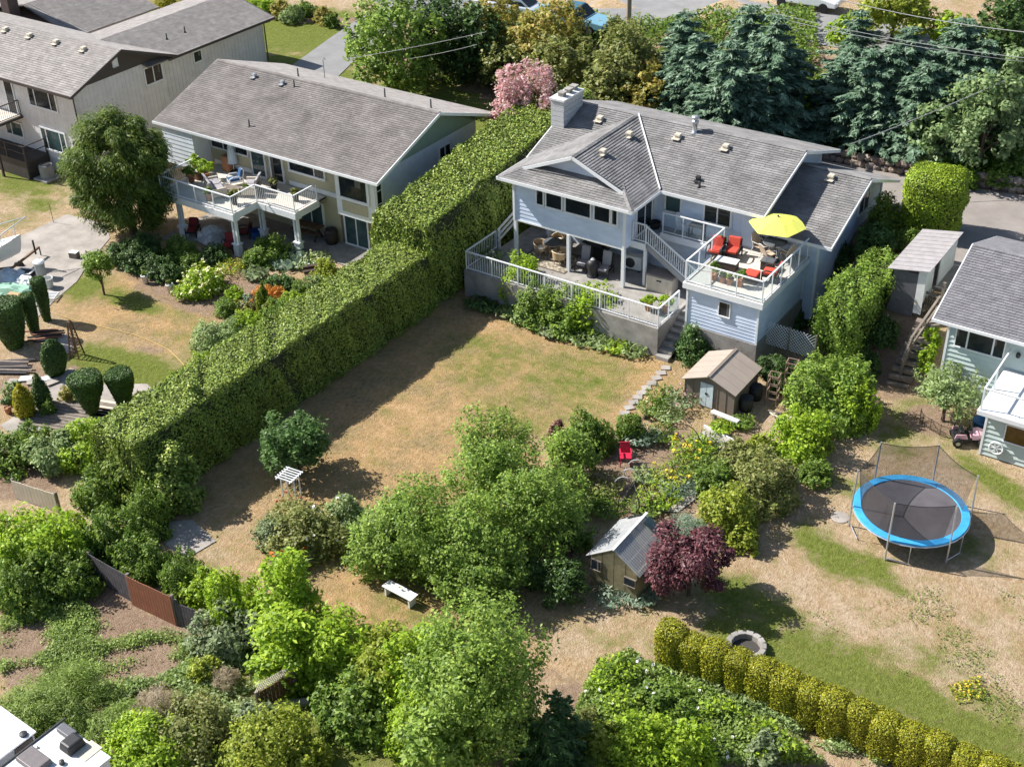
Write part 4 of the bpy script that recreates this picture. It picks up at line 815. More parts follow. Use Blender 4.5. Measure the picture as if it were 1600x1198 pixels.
MB().beam((-8.77, 45.58, 0), (-8.77, 45.58, 2.1), .09, .09).build('corner_trim', WHITE, rd, w=True)
window(rd, plane('F', 45.6), -7.95, -4.5, 1.0, 1.75, (.5,), fw_=.05, glass=mat('amber_glass', (.12, .065, .02), .1, .5, 2))
MB().bb(-9.1, 4, 45.1, 48.7, 2.1, 2.3).build('fascia', WHITE, rd, w=True); 
for i in range(6): MB().bb(-9.02+i*1.5, -7.56+i*1.5, 45.18, 48.68, 2.3, 2.32).build('deck_panel', WHITE, rd, w=True)
b = MB()
for p, q in (((-9.0, 45.2, 3.3), (-9.0, 48.6, 3.3)), ((-9.0, 45.2, 3.3), (3, 45.2, 3.3)), ((-9.0, 45.2, 2.3), (-9.0, 45.2, 3.3)), ((-9.0, 46.9, 2.3), (-9.0, 46.9, 3.3)), ((-6.2, 45.2, 2.3), (-6.2, 45.2, 3.3))): b.beam(p, q, .06, .06)
b.build('pipe_railing', WHITE, rd, w=True)
MB().prism([(-9.0, 45.25, 2.36), (-9.0, 46.85, 2.36), (-9.0, 46.85, 3.26), (-9.0, 45.25, 3.26)], (.01, 0, 0)).build('glass_panel', CLEAR, rd, w=True)
# ------------------------------------------------------------------ furniture builders (local coordinates, front towards -Y)
def tub_chair(label, loc, rz, group=None):
    t = thing('wicker_chair', label, 'chair', loc, rz, group); b = MB(); n = 14
    for k, (r0, z0, z1) in enumerate(((.33, .38, .78),)):
        ring = [(math.cos(a)*r0, math.sin(a)*r0) for a in np.linspace(R(-25), R(205), n)]
        for i in range(n-1):
            (x0, y0), (x1, y1) = ring[i], ring[i+1]; h0 = z1-.12*abs(i-(n-1)/2)/((n-1)/2); h1 = z1-.12*abs(i+1-(n-1)/2)/((n-1)/2)
            b.poly([(x0, y0, z0), (x1, y1, z0), (x1*1.1, y1*1.1, h1), (x0*1.1, y0*1.1, h0)]); b.poly([(x0*.9, y0*.9, z0), (x0*1.02, y0*1.02, h0), (x1*1.02, y1*1.02, h1), (x1*.9, y1*.9, z0)])
    b.build('backrest', WICKER, t); MB().tube([(math.cos(a)*.36, math.sin(a)*.36, .79-.13*abs(a-R(90))/R(115)) for a in np.linspace(R(-25), R(205), 14)], .028, 6).build('rim', mat('pale_cane', (.7, .56, .38), .6), t, True)
    MB().lathe([(.29, .34), (.32, .36), (.32, .4), (.3, .42)], n=14).build('seat', WICKER, t); MB().lathe([(.24, .42), (.27, .45), (.24, .5), (.1, .51)], n=14).build('cushion', mat('ivory_cushion', (.72, .66, .55), .85), t, True)
    for a in (45, 135, 225, 315): MB().tube([(.22*math.cos(R(a)), .22*math.sin(R(a)), .36), (.27*math.cos(R(a)), .27*math.sin(R(a)), 0)], .022, 6).build('leg', WICKER, t)
    return t
def round_table(label, loc, r, h, top, leg, cat='table'):
    t = thing('round_table', label, cat, loc); MB().lathe([(r-.02, h-.03), (r, h-.02), (r, h), (r-.02, h+.008)], n=28).build('tabletop', top, t); MB().lathe([(r+.012, h-.035), (r+.012, h-.005), (r-.01, h-.005)], n=28).build('rim', leg, t)
    for a in (0, 90, 180, 270): MB().tube([(r*.75*math.cos(R(a)), r*.75*math.sin(R(a)), h-.03), (r*.45*math.cos(R(a)), r*.45*math.sin(R(a)), h*.5), (r*.7*math.cos(R(a)), r*.7*math.sin(R(a)), 0)], .02, 6).build('leg', leg, t)
    return t
def armchair(label, loc, rz, cush, frame, wd=.72, back=.8, group=None, name='armchair'):
    t = thing(name, label, 'chair', loc, rz, group); h = wd/2
    MB().box((0, 0, .3), (wd-.06, .62, .1)).build('seat_frame', frame, t, bevel=.01); MB().box((0, -.02, .41), (wd-.16, .58, .13)).build('seat_cushion', cush, t, bevel=.03)
    MB().prism([(-h+.08, .24, .45), (h-.08, .24, .45), (h-.08, .38, back+.08), (-h+.08, .38, back+.08)], (0, .1, .02)).build('back_cushion', cush, t, bevel=.03); MB().prism([(-h+.03, .36, .28), (h-.03, .36, .28), (h-.03, .5, back), (-h+.03, .5, back)], (0, .04, .01)).build('back_frame', frame, t)
    for s in (-1, 1): MB().tube([(s*h, -.3, 0), (s*h, -.3, .52), (s*h, -.1, .6), (s*h, .25, .58), (s*h, .44, .45), (s*h, .42, 0)], .035, 6).build('arm', frame, t)
    return t
def sling_chair(label, loc, rz, sling, frame, group=None):
    t = thing('patio_chair', label, 'chair', loc, rz, group)
    MB().prism([(-.23, -.24, .42), (.23, -.24, .42), (.23, .2, .4), (-.23, .2, .4)], (0, 0, .025)).build('seat', sling, t); b = MB(); pts = []
    for a in np.linspace(0, math.pi, 9): pts.append((-.24*math.cos(a), .22+.26*(.35+.65*math.sin(a)), .42+.3+.26*math.sin(a)))
    b.prism([(-.23, .2, .4), (.23, .2, .4), (.24, .33, .72), (.17, .42, .93), (0, .45, .99), (-.17, .42, .93), (-.24, .33, .72)], (0, .02, 0)); b.build('backrest', sling, t)
    MB().tube([(-.25, .2, .4), (-.26, .33, .72), (-.19, .42, .94), (0, .46, 1.01), (.19, .42, .94), (.26, .33, .72), (.25, .2, .4)], .016, 6).build('back_frame', frame, t)
    for s in (-1, 1): MB().tube([(s*.26, -.28, 0), (s*.26, -.26, .62), (s*.27, .3, .64)], .016, 6).build('leg', frame, t); MB().tube([(s*.25, .2, .42), (s*.25, .4, 0)], .016, 6).build('leg', frame, t)
    return t
def pot(label, loc, r, h, m, leafk, fr, leaf=.07, fl=None, group=None, name='potted_plant', tall=1.0):
    t = thing(name, label, 'potted plant', loc, 0, group); MB().lathe([(r*.68, 0), (r*.9, h*.85), (r, h*.86), (r, h), (r*.86, h), (r*.82, h*.9), (.01, h*.9)], n=14).build('pot', m, t, True)
    NPLANT[0] += 1; rng = np.random.default_rng(NPLANT[0]*3); P, N, _ = crown_points(rng, (fr, fr, fr*.8*tall), 12, 45, .4, .2, -.3); P[:, 2] += h+fr*.55*tall; link('plant', leaf_mesh('plant', P, N, leaf*rng.uniform(.6, 1.3, len(P)), L(leafk), rng, .45), t)
    if fl: blossom(t, 'blossoms', P[rng.integers(0, len(P), fl[1])]+np.array([0, 0, .03]), fl[2], FLW[fl[0]], rng)
    return t
def D(x, y): return at(x, y, FZ)
def Pz(x, y): return at(x, y, 1.4)
def Ld(x, y): return at(x, y, 2.5)
# patio
GLT = mat('smoked_glass', (.12, .13, .14), .08, .2, 3)
round_table('round glass table between the wicker chairs on the patio', Pz(864, 398), .5, .72, GLT, WICKER)
for (x, y, a, lb) in ((845, 399, 70, 'wicker tub chair at the left of the glass patio table'), (873, 388, -10, 'wicker tub chair behind the glass patio table'), (884, 401, -90, 'wicker tub chair right of the glass table, by the white post'), (874, 413, 170, 'wicker tub chair in front of the glass patio table')): tub_chair(lb, Pz(x, y), R(a), 'wicker chairs on the patio')
rg = thing('patio_rug', 'patterned beige and dark rug under the wicker chairs on the patio', 'rug', Pz(862, 405)); MB().box((0, 0, .01), (2.6, 1.9, .02)).build('rug_field', mat('rug_pattern', (.1, .08, .07), .95, .9, 7, col2=(.6, .52, .4)), rg); b = MB()
for s in (-1, 1): b.box((s*1.33, 0, .012), (.08, 1.98, .024)); b.box((0, s*.97, .012), (2.58, .07, .024))
b.build('rug_border', mat('rug_edge', (.12, .09, .07), .95), rg)
for x, lb in ((911, 'tall grey patio recliner in the shade left of the kettle smoker'), (944, 'tall grey patio recliner in the shade right of the kettle smoker')):
    armchair(lb, Pz(x, 421+(x-911)*.28), R(8), GREYC, DARKM, .62, 1.05, 'grey recliners on the patio', 'recliner')
t = thing('kettle_smoker', 'black kettle smoker with silver lid handle on the patio', 'barbecue', Pz(926, 431)); MB().lathe([(.3, 0), (.3, .05), (.22, .08), (.24, .3), (.3, .5), (.31, .62), (.3, .72), (.22, .84), (.08, .9)], n=18).build('body', BLACK, t, True); MB().lathe([(.12, .88), (.12, .91), (.03, .95)], n=10).build('lid_vent', METAL, t); MB().tube([(-.09, 0, .9), (-.06, 0, .98), (.06, 0, .98), (.09, 0, .9)], .015, 6).build('handle', METAL, t)
t = thing('gas_grill', 'covered black gas grill against the back of the patio', 'barbecue', Pz(933, 404)); MB().box((0, 0, .4), (1.1, .5, .75), taper=.96).build('cart', BLACK, t, bevel=.03); MB().prism([(-.4, -.27, .78), (-.4, .27, .78), (-.4, .24, 1.08), (-.4, .02, 1.16), (-.4, -.24, 1.0)], (.8, 0, 0)).build('hood', DARKM, t, bevel=.03)
for s in (-1, 1): MB().box((s*.62, 0, .8), (.3, .42, .04)).build('side_shelf', DARKM, t)
t = thing('storage_chest', 'large cream plastic storage box beneath the outside stairs', 'storage box', Pz(1034, 452), R(3)); MB().box((0, 0, .4), (1.35, .75, .8)).build('box', CREAM, t, bevel=.02); MB().box((0, 0, .84), (1.42, .82, .09), taper=.95).build('lid', mat('grey_brown_lid', (.2, .17, .15), .6), t, bevel=.02); MB().box((0, -.385, .62), (.25, .03, .06)).build('handle', BLACK, t)
for s in (-1, 0, 1): MB().box((s*.42, -.385, .36), (.03, .02, .6)).build('rib', CREAM, t)
t = thing('heat_pump', 'white heat pump with dark fan grille under the landing', 'heat pump', Pz(990, 421), R(6)); MB().box((0, 0, .45), (.95, .4, .7)).build('casing', OFFW, t, bevel=.02); MB().lathe([(.26, 0), (.26, .03), (.05, .05)], n=18).build('fan_grille', DARKM, t).rotation_euler = (R(90), 0, 0); t.children[1].location = (-.12, -.2, .45)
for s in (-1, 1): MB().box((s*.35, 0, .05), (.08, .4, .1)).build('foot', DARKM, t)
t = thing('plaster_figure', 'small white plaster garden figure at the back of the patio', 'statue', Pz(858, 379)); MB().lathe([(.1, 0), (.1, .08), (.06, .12), (.09, .4), (.11, .6), (.05, .72), (.1, .8), (.09, .92), (.02, .97)], n=12).build('figure', WHITE, t, True)
# sundeck
for x, y, lb in ((1117, 402, 'red cushioned rattan armchair left of the console on the sundeck'), (1143, 403, 'red cushioned rattan armchair right of the console on the sundeck')): armchair(lb, D(x, y), R(10), REDC, RATTAN, group='red armchairs on the sundeck')
t = thing('console_table', 'narrow glass-topped console between the two red armchairs', 'table', D(1130, 404), R(10)); MB().box((0, 0, .26), (.22, .5, .5)).build('body', RATTAN, t, bevel=.01); MB().box((0, 0, .53), (.26, .54, .03)).build('tabletop', GLT, t)
t = thing('coffee_table', 'dark rattan coffee table with white top on the sundeck', 'table', D(1135, 419), R(6)); MB().box((0, 0, .2), (1.0, .5, .38)).build('body', RATTAN, t, bevel=.01); MB().box((0, 0, .41), (1.04, .54, .03)).build('tabletop', WHITE, t, bevel=.006)
t = thing('ottoman', 'square red-cushioned rattan ottoman near the glass corner of the deck', 'ottoman', D(1174, 440), R(5)); MB().box((0, 0, .2), (.6, .6, .36)).build('body', RATTAN, t, bevel=.01); MB().box((0, 0, .43), (.6, .6, .11)).build('seat_cushion', REDC, t, bevel=.03)
armchair('red cushioned rattan armchair facing left beside the ottoman', D(1203, 437), R(-80), REDC, RATTAN); 
t = thing('side_table', 'low dark rattan side table behind the red armchair on the deck corner', 'table', D(1199, 420), R(5)); MB().box((0, 0, .22), (.55, .45, .42)).build('body', RATTAN, t, bevel=.01); MB().box((0, 0, .45), (.6, .5, .03)).build('tabletop', GLT, t)
round_table('round glass table with metal rim under the yellow parasol', D(1209, 399), .55, .72, GLT, METAL)
SL = mat('tan_sling', (.55, .42, .3), .8, .12, 8)
for x, y, a, lb in ((1187, 397, 75, 'tan sling patio chair left of the parasol table'), (1226, 391, -50, 'tan sling patio chair behind the parasol table on the right'), (1228, 407, -110, 'tan sling patio chair right of the parasol table, against the glass'), (1199, 409, 150, 'tan sling patio chair in front of the parasol table')): sling_chair(lb, D(x, y), R(a), SL, OFFW, 'sling chairs around the parasol table')
def parasol(label, loc, r, h, m, pole, n=6, dip=.5, rz=0):
    t = thing('parasol', label, 'parasol', loc, rz); MB().lathe([(.26, 0), (.26, .05), (.06, .1), (.05, .25)], n=16).build('base', DARKM, t, True); MB().tube([(0, 0, .05), (0, 0, h+.05)], .025, 8).build('pole', pole, t); rim = []
    for i in range(n):
        for f in (0, .5): a = 2*math.pi*(i+f)/n; k = r*(1 if f == 0 else .9); rim.append((k*math.cos(a), k*math.sin(a), h-dip+(.03 if f else 0)))
    mid = [(x*.5, y*.5, h-dip*.4) for x, y, z in rim]; k = len(rim)
    for i in range(0, k, 2):
        b = MB()
        for j in (i, i+1):
            q = (j+1) % k; b.poly([rim[j], rim[q], mid[q], mid[j]]); b.poly([mid[j], mid[q], (0, 0, h)]); b.poly([(rim[j][0], rim[j][1], rim[j][2]-.1), (rim[q][0], rim[q][1], rim[q][2]-.1), rim[q], rim[j]]) if False else None
        b.build('canopy_panel', m, t)
        MB().tube([(0, 0, h-.02), (mid[i][0], mid[i][1], mid[i][2]-.015), (rim[i][0], rim[i][1], rim[i][2]-.01)], .012, 5).build('rib', pole, t)
    MB().lathe([(.05, h), (.05, h+.03), (.02, h+.08)], n=8).build('finial', pole, t); return t
parasol('lime yellow parasol open over the sundeck table', D(1209, 408), 1.3, 2.25, mat('lime_canvas', (.72, .72, .13), .8, .04, 3), DARKM, 6, .42, .25)
for i, (x, y, lf, fr, lb) in enumerate(((1116, 437, 'green', .3, 'tall leafy pot plant at the left glass panel of the deck'), (1129, 441, 'pale', .2, 'terracotta pot with pale plant, second along the deck glass'), (1140, 444, 'golden', .2, 'terracotta pot with yellow plant, third along the deck glass'), (1156, 447, 'green', .3, 'bushy green pot plant, fourth along the deck glass'))): pot(lb, D(x, y), .19, .32, TERRA, lf, fr, group='pots along the deck glass', tall=1.5 if fr > .25 else .8)
pot('small green pot plant behind the red armchairs by the stairwell rail', D(1128, 385), .14, .25, TERRA, 'lime', .22)
for x, lb in ((1175, 'left cart-wheel planter against the low wall behind the deck'), (1196, 'right cart-wheel planter against the low wall behind the deck')):
    p = D(x, 376+(x-1175)*.26); t = thing('wheel_planter', lb, 'planter', p, 0, 'cart-wheel planters'); MB().box((0, 0, .28), (.5, .3, .3)).build('trough', WOOD_B, t)
    for s in (-1, 1):
        wl = MB().tube([(s*.3+.2*math.cos(a), -.18, .24+.2*math.sin(a)) for a in np.linspace(0, 6.283, 17)], .022, 6).build('wheel', OFFW, t)
        for a in (0, 45, 90, 135): MB().beam((s*.3-.19*math.cos(R(a)), -.18, .24-.19*math.sin(R(a))), (s*.3+.19*math.cos(R(a)), -.18, .24+.19*math.sin(R(a))), .02, .02).build('spoke', OFFW, wl)
for i, (x, y, lb) in enumerate(((1155, 361, 'brown clay pot at the house corner behind the red armchairs'), (1163, 364, 'clay jug beside the cart-wheel planter on the deck'), (1146, 365, 'small black pot by the house wall left of the clay pots'))): t = thing('garden_pot', lb, 'pot', D(x, y+6)); MB().lathe([(.1, 0), (.17, .15), (.15, .3), (.1, .36), (.13, .4), (.1, .4), (.08, .3)], n=12).build('pot_body', (TERRA, WOOD_B, BLACK)[i], t, True)
t = thing('side_table', 'black square side table under the kitchen window on the walkway', 'table', (-24.25, 50.27, FZ), R(4)); MB().box((0, 0, .66), (.75, .5, .04)).build('tabletop', BLACK, t)
for sx in (-1, 1):
    for sy in (-1, 1): MB().box((sx*.33, sy*.2, .32), (.04, .04, .64)).build('leg', BLACK, t)
sling_chair('white metal chair left of the black side table on the walkway', (-24.95, 50.28, FZ), R(80), WHITE, WHITE)
t = thing('round_planter', 'low black round planter at the patio door on the landing', 'planter', (-26.45, 50.2, FZ)); MB().lathe([(.2, 0), (.28, .28), (.3, .3), (.25, .3), (.22, .22), (.01, .22)], n=16).build('bowl', BLACK, t, True)
# left neighbour's deck
CANV = mat('striped_canvas', (.62, .7, .74), .8, .25, 2, stretch=(14, 14, .2))
t = thing('closed_parasol', 'furled pale blue striped parasol on the left deck', 'parasol', Ld(366, 268)); MB().lathe([(.24, 0), (.24, .06), (.05, .12)], n=14).build('base', DARKM, t); MB().tube([(0, 0, .1), (0, 0, 2.2)], .022, 6).build('pole', WHITE, t); MB().lathe([(.33, .55), (.3, .6), (.22, 1.2), (.12, 1.8), (.05, 2.2), (.01, 2.25)], n=10).build('furled_canopy', CANV, t)
t = thing('deck_cabinet', 'reddish wooden cabinet behind the furled parasol', 'cabinet', Ld(357, 267), 0); MB().box((0, 0, .45), (.5, .35, .9)).build('carcass', TERRA, t); MB().box((0, -.18, .45), (.42, .02, .8)).build('door', TERRA, t)
armchair('deep blue folding chair beside the furled parasol', Ld(367, 290), R(-30), mat('navy_canvas', (.03, .09, .2), .8), WHITE, .6)
def sofa(label, loc, rz, wd=1.6):
    t = thing('sofa', label, 'sofa', loc, rz); MB().box((0, 0, .25), (wd, .75, .25)).build('base', CREAM, t, bevel=.02)
    for s in (-1, 1): MB().box((s*wd/4, -.03, .43), (wd/2-.06, .6, .14)).build('seat_cushion', GREYC, t, bevel=.03); MB().prism([(s*wd/4-wd/4+.04, .2, .48), (s*wd/4+wd/4-.04, .2, .48), (s*wd/4+wd/4-.04, .36, .92), (s*wd/4-wd/4+.04, .36, .92)], (0, .14, .02)).build('back_cushion', GREYC, t, bevel=.03); MB().box((s*(wd/2+.06), 0, .36), (.12, .78, .45)).build('arm', CREAM, t, bevel=.02)
    return t
sofa('grey cushioned outdoor sofa in the middle of the left deck', Ld(338, 301), R(150)); sofa('second grey outdoor loveseat by the corner railing of the left deck', Ld(394, 300), R(-60), 1.2)
t = thing('coffee_table', 'low wooden coffee table in front of the grey sofa', 'table', Ld(362, 304), R(20)); MB().box((0, 0, .38), (1, .55, .05)).build('tabletop', WOOD_G, t)
for sx in (-1, 1):
    for sy in (-1, 1): MB().box((sx*.42, sy*.2, .18), (.06, .06, .36)).build('leg', WOOD_G, t)
for x, y, s, k, lb in ((306, 273, .62, 'lime', 'large round planter shrub at the left end of the left deck'), (324, 281, .6, 'lime', 'leafy planter shrub beside the grey sofa'), (300, 285, .5, 'green', 'dark leafy tub plant at the left deck railing'), (327, 313, .28, 'green', 'small potted conifer by the glass rail of the left deck'), (367, 319, .34, 'olive', 'brown potted grass at the outer corner of the left deck'), (385, 306, .2, 'green', 'small twisted pot plant on the left deck table corner'), (429, 298, .25, 'olive', 'black square planter by the inner railing of the left deck'), (463, 314, .25, 'olive', 'black square planter at the right corner of the left deck')): pot(lb, Ld(x, y), .2, .4, BLACK if k == 'olive' else TERRA, k, s, .09)
t = thing('garden_chest', 'brown wooden chest with pale lid at the wall of the left annex', 'chest', (-52.0, 44.6, 2.5)); MB().box((0, 0, .25), (1.0, .6, .5)).build('box', WOOD_B, t); MB().box((0, 0, .53), (1.06, .66, .05)).build('lid', CREAM, t)
t = thing('watering_can', 'black watering can by the white annex of the left house', 'watering can', (-52.2, 45.1, 2.5)); MB().lathe([(.15, 0), (.17, .25), (.1, .3)], n=12).build('can', BLACK, t); MB().tube([(.14, 0, .05), (.35, 0, .35)], .02, 6).build('spout', BLACK, t)
# under the left deck
for x, y, lb in ((302, 368, 'dark red patio chair behind the covered furniture under the left deck'), (381, 371, 'dark red patio chair right of the covered furniture'), (358, 392, 'dark red patio chair nearest the front column under the left deck')): armchair(lb, gat(x, y), R(30 if x < 360 else -60), mat('dark_red_fabric', (.25, .025, .03), .8), DARKM, .6, group='dark red chairs under the left deck')
t = thing('covered_furniture', 'patio set under a crumpled silver plastic cover beneath the left deck', 'covered furniture', gat(333, 374)); rng = np.random.default_rng(4); b = MB()
for i in range(7):
    for j in range(7): b.v.append(((i-3)*.27+rng.normal(0, .05), (j-3)*.24+rng.normal(0, .05), max(.02, (.8-.08*max(abs(i-3), abs(j-3))**1.9)+rng.normal(0, .07)) if max(abs(i-3), abs(j-3)) < 3 else .05))
b.f = [(i*7+j, i*7+j+1, i*7+j+8, i*7+j+7) for i in range(6) for j in range(6)]; b.build('plastic_cover', mat('silver_plastic', (.5, .5, .5), .3, .3, 4), t)
t = thing('recycling_tub', 'blue plastic tub against the wall beneath the left deck', 'tub', gat(402, 373)); MB().lathe([(.25, 0), (.32, .5), (.35, .52), (.3, .52), (.25, .1)], n=12).build('tub', mat('blue_plastic', (.03, .09, .3), .5), t)
t = thing('picnic_bench', 'wooden picnic bench on the shaded patio under the left deck', 'bench', (-45.3, 45.7, .03), R(3)); MB().box((0, 0, .44), (1.8, .36, .05)).build('seat', WOOD_B, t); MB().box((0, .3, .72), (1.8, .6, .05)).build('tabletop', WOOD_B, t)
for s in (-1, 1): MB().beam((s*.7, -.15, 0), (s*.7, .25, .72), .06, .09).build('leg', DARKM, t); MB().beam((s*.7, .55, 0), (s*.7, .2, .7), .06, .09).build('leg', DARKM, t)
t = thing('rain_barrel', 'dark brown rain barrel beside the sliding door of the left house', 'barrel', (-43.75, 46.05, .03)); MB().lathe([(.3, 0), (.36, .25), (.37, .45), (.34, .7), (.3, .82), (.27, .82), (.26, .76), (.01, .76)], n=16).build('barrel', mat('barrel_brown', (.05, .035, .03), .6), t, True)
for i, z in enumerate((.2, .6)): MB().lathe([(.375, z), (.38, z+.05), (.37, z+.05)], n=16).build('hoop', DARKM, t)
for x, y, lb in ((228, 434, 'white stone urn on the slab path by the dark shrubs'), (267, 448, 'pale urn with red flowers left of the lime hydrangea')):
    pot(lb, gat(x, y+8), .2, .45, OFFW, 'green', .18, fl=('red', 12, .06) if x > 250 else None)
t = thing('garden_rail', 'dark wooden sleepers stacked as a small step by the hedge', 'timber', gat(500, 432), .9)
for i in range(3): MB().box((0, i*.35, .1+.08*i), (1.5, .2, .18)).build('sleeper', mat('dark_sleeper', (.07, .045, .035), .8, .3, 5), t)
# left yard clutter
def bin_(label, loc, r, h, m, lid=True, name='refuse_bin'):
    t = thing(name, label, 'bin', loc); MB().lathe([(r*.8, 0), (r, h), (r*1.06, h), (r*1.06, h+.05), (r*.94, h+.05), (r*.9, h*.3), (.01, h*.3)] if not lid else [(r*.8, 0), (r, h), (.01, h)], n=16).build('bin_body', m, t)
    if lid: MB().lathe([(r*1.08, h), (r*1.08, h+.06), (r*.8, h+.12), (.02, h+.14)], n=16).build('lid', WHITE, t)
    for s in (-1, 1): MB().box((s*r*1.02, 0, h*.8), (.05, .14, .05)).build('handle', m, t)
    return t
bin_('tall grey bin with white lid on the parking pad', gat(66, 433), .28, .85, mat('grey_bin', (.4, .4, .38), .6)); bin_('open white bucket tub beside the clipped columns', gat(77, 449), .27, .5, OFFW, False, 'open_tub')
t = thing('open_crate', 'white-rimmed dark square crate on the parking pad', 'crate', gat(41, 432), .4); MB().box((0, 0, .15), (.75, .55, .3)).build('tray', BLACK, t); b = MB()
for s in (-1, 1): b.box((s*.38, 0, .3), (.07, .62, .06)); b.box((0, s*.28, .3), (.7, .07, .06))
b.build('rim', WHITE, t)
t = thing('garden_cart', 'white slatted cart frame lying by the clipped columns', 'cart', gat(80, 466), .5)
for i in range(5): MB().box((0, -.3+i*.15, .18), (.6, .05, .04)).build('slat', WHITE, t)
for s in (-1, 1): MB().box((s*.3, 0, .15), (.05, .75, .06)).build('side_rail', WHITE, t)
t = thing('parcel', 'small pale cardboard parcel lying on the parking pad', 'box', gat(117, 402), .3); MB().box((0, 0, .16), (.45, .35, .32)).build('carton', WOOD_G, t); MB().box((0, 0, .325), (.46, .36, .02)).build('flap', OFFW, t)
t = thing('cardboard_box', 'open tan cardboard box beside the green tarp', 'box', gat(27, 478), .3); MB().box((0, 0, .3), (.9, .6, .6)).build('carton', mat('cardboard', (.5, .33, .18), .85), t); MB().box((.0, -.302, .32), (.4, .02, .3)).build('label_panel', WOOD_B, t)
def crumple(name, label, cat, loc, sx, sy, h, m, seed):
    t = thing(name, label, cat, loc, .2); rng = np.random.default_rng(seed); b = MB(); n = 9
    for i in range(n):
        for j in range(n):
            u, v = i/(n-1)*2-1, j/(n-1)*2-1; e = max(abs(u), abs(v)); b.v.append((u*sx+rng.normal(0, .04), v*sy+rng.normal(0, .04), max(.01, h*(1-e**3)*(.75+.5*rng.random()))))
    b.f = [(i*n+j, i*n+j+1, i*n+n+j+1, i*n+n+j) for i in range(n-1) for j in range(n-1)]; b.build('cover', m, t); return t
crumple('tarpaulin', 'mint green tarpaulin over a dinghy beside the parking pad', 'tarp', gat(25, 462), 1.5, .6, .55, mat('mint_tarp', (.27, .47, .35), .7), 3); crumple('plastic_sheet', 'crumpled blue-white plastic sheet below the boat bow', 'plastic sheet', gat(15, 437), .8, .7, .5, mat('pale_blue_sheet', (.5, .58, .66), .5, .2, 3), 5); crumple('upturned_dinghy', 'upturned white dinghy hull between tarp and bins', 'dinghy', gat(45, 446), .85, .35, .5, WHITE, 8)
# sailing boat bow and trailer
tw = at(32, 366, 1.75); bo = thing('motor_boat', 'white boat hull with bow rail at the left edge', 'boat', (tw[0]-.6, tw[1]-2.2, 0), 0); p0 = np.array(bo.location); tip = tw-p0; b = MB(); ax = np.array([tip[0], tip[1]]); Lb = np.linalg.norm(ax); ax = ax/Lb; sd = np.array([-ax[1], ax[0]]); N = 10; M_ = 7
for i in range(N+1):
    f = i/N; wd = 1.15*(1-f**2.2)+.01; zt = 1.35+.4*f*f
    for j in range(M_+1):
        g = j/M_*2-1; zz = zt-(zt-.3-.45*f**2)*(1-abs(g)**2.6); k = -4+f*(Lb+4); q = ax*(k-.35*f*(1-abs(g)))+sd*g*wd; b.v.append((q[0], q[1], zz))
b.f = [(i*(M_+1)+j, i*(M_+1)+j+1, (i+1)*(M_+1)+j+1, (i+1)*(M_+1)+j) for i in range(N) for j in range(M_)]; b.build('hull', mat('gelcoat', (.75, .75, .73), .25, .04, 2), bo, True)
b = MB(); dl = [tuple(ax*(-4+f*(Lb+4))+sd*s*(1.12*(1-f**2.2)))+(1.36+.4*f*f,) for s, fs in ((-1, np.linspace(0, 1, 9)), (1, np.linspace(1, 0, 9))) for f in fs]; b.poly(dl); b.build('deck', WHITE, bo)
q = lambda k, s, z: (*(ax*(Lb+k)+sd*s), z)
MB().tube([q(-3, .9, 2.2), q(-1.2, .65, 2.35), q(.5, 0, 2.6), q(-1.2, -.65, 2.35), q(-3, -.9, 2.2)], .028, 6).build('bow_rail', WHITE, bo); 
for k, s, z in ((-.2, 0, 2.5), (-1.2, .65, 2.35), (-1.2, -.65, 2.35)): MB().tube([q(k-.1, s*.9, 1.6), q(k, s, z)], .022, 6).build('rail_post', WHITE, bo)
MB().prism([q(-3.4, .6, 1.5), q(-1.7, .4, 1.62), q(-1.7, -.4, 1.62), q(-3.4, -.6, 1.5)], (0, 0, .3)).build('cabin', OFFW, bo)
tr_ = thing('boat_trailer', 'rusty steel boat trailer drawbar in front of the boat', 'trailer', gat(30, 415)); b = MB(); c = at(61, 386, .5)-np.array(tr_.location); e = at(20, 418, .45)-np.array(tr_.location); b.beam(c, e, .1, .1); b.build('drawbar', mat('rusty_steel', (.18, .1, .06), .8), tr_)
MB().beam(c, (c[0], c[1], 0), .05, .05).build('jockey_leg', DARKM, tr_); m_ = at(34, 400, .5)-np.array(tr_.location); MB().beam(m_, (m_[0], m_[1], 1.3), .07, .07).build('winch_post', DARKM, tr_); MB().beam(e, e+np.array([-1.5, -1.5, 0]), .1, .1).build('frame_rail', MATS['rusty_steel'], tr_)
MB().lathe([(.25, -.08), (.28, 0), (.25, .08)], n=16).build('wheel', BLACK, tr_).rotation_euler = (R(90), 0, .6); tr_.children[-1].location = tuple(at(52, 412, .28)-np.array(tr_.location))
t = thing('stake', 'thin dark metal stake at the edge of the parking pad', 'stake', gat(84, 348)); MB().tube([(0, 0, 0), (-.02, 0, 1.1)], .015, 5).build('rod', DARKM, t)
ob = thing('obelisk_trellis', 'tall brown wooden obelisk trellis standing on the left lawn', 'trellis', gat(121, 556), .3)
for sx in (-1, 1):
    for sy in (-1, 1): MB().beam((sx*.24, sy*.24, 0), (sx*.06, sy*.06, 1.85), .05, .05).build('upright', WOOD_B, ob)
for i in range(9):
    z = .12+i*.19; k = .24-.18*z/1.85
    for s in (-1, 1): MB().box((0, s*k, z), (2*k, .02, .03)).build('slat', WOOD_B, ob); MB().box((s*k, 0, z), (.02, 2*k, .03)).build('slat', WOOD_B, ob)
MB().box((0, 0, 1.9), (.18, .18, .1), taper=.3).build('cap', WOOD_B, ob)
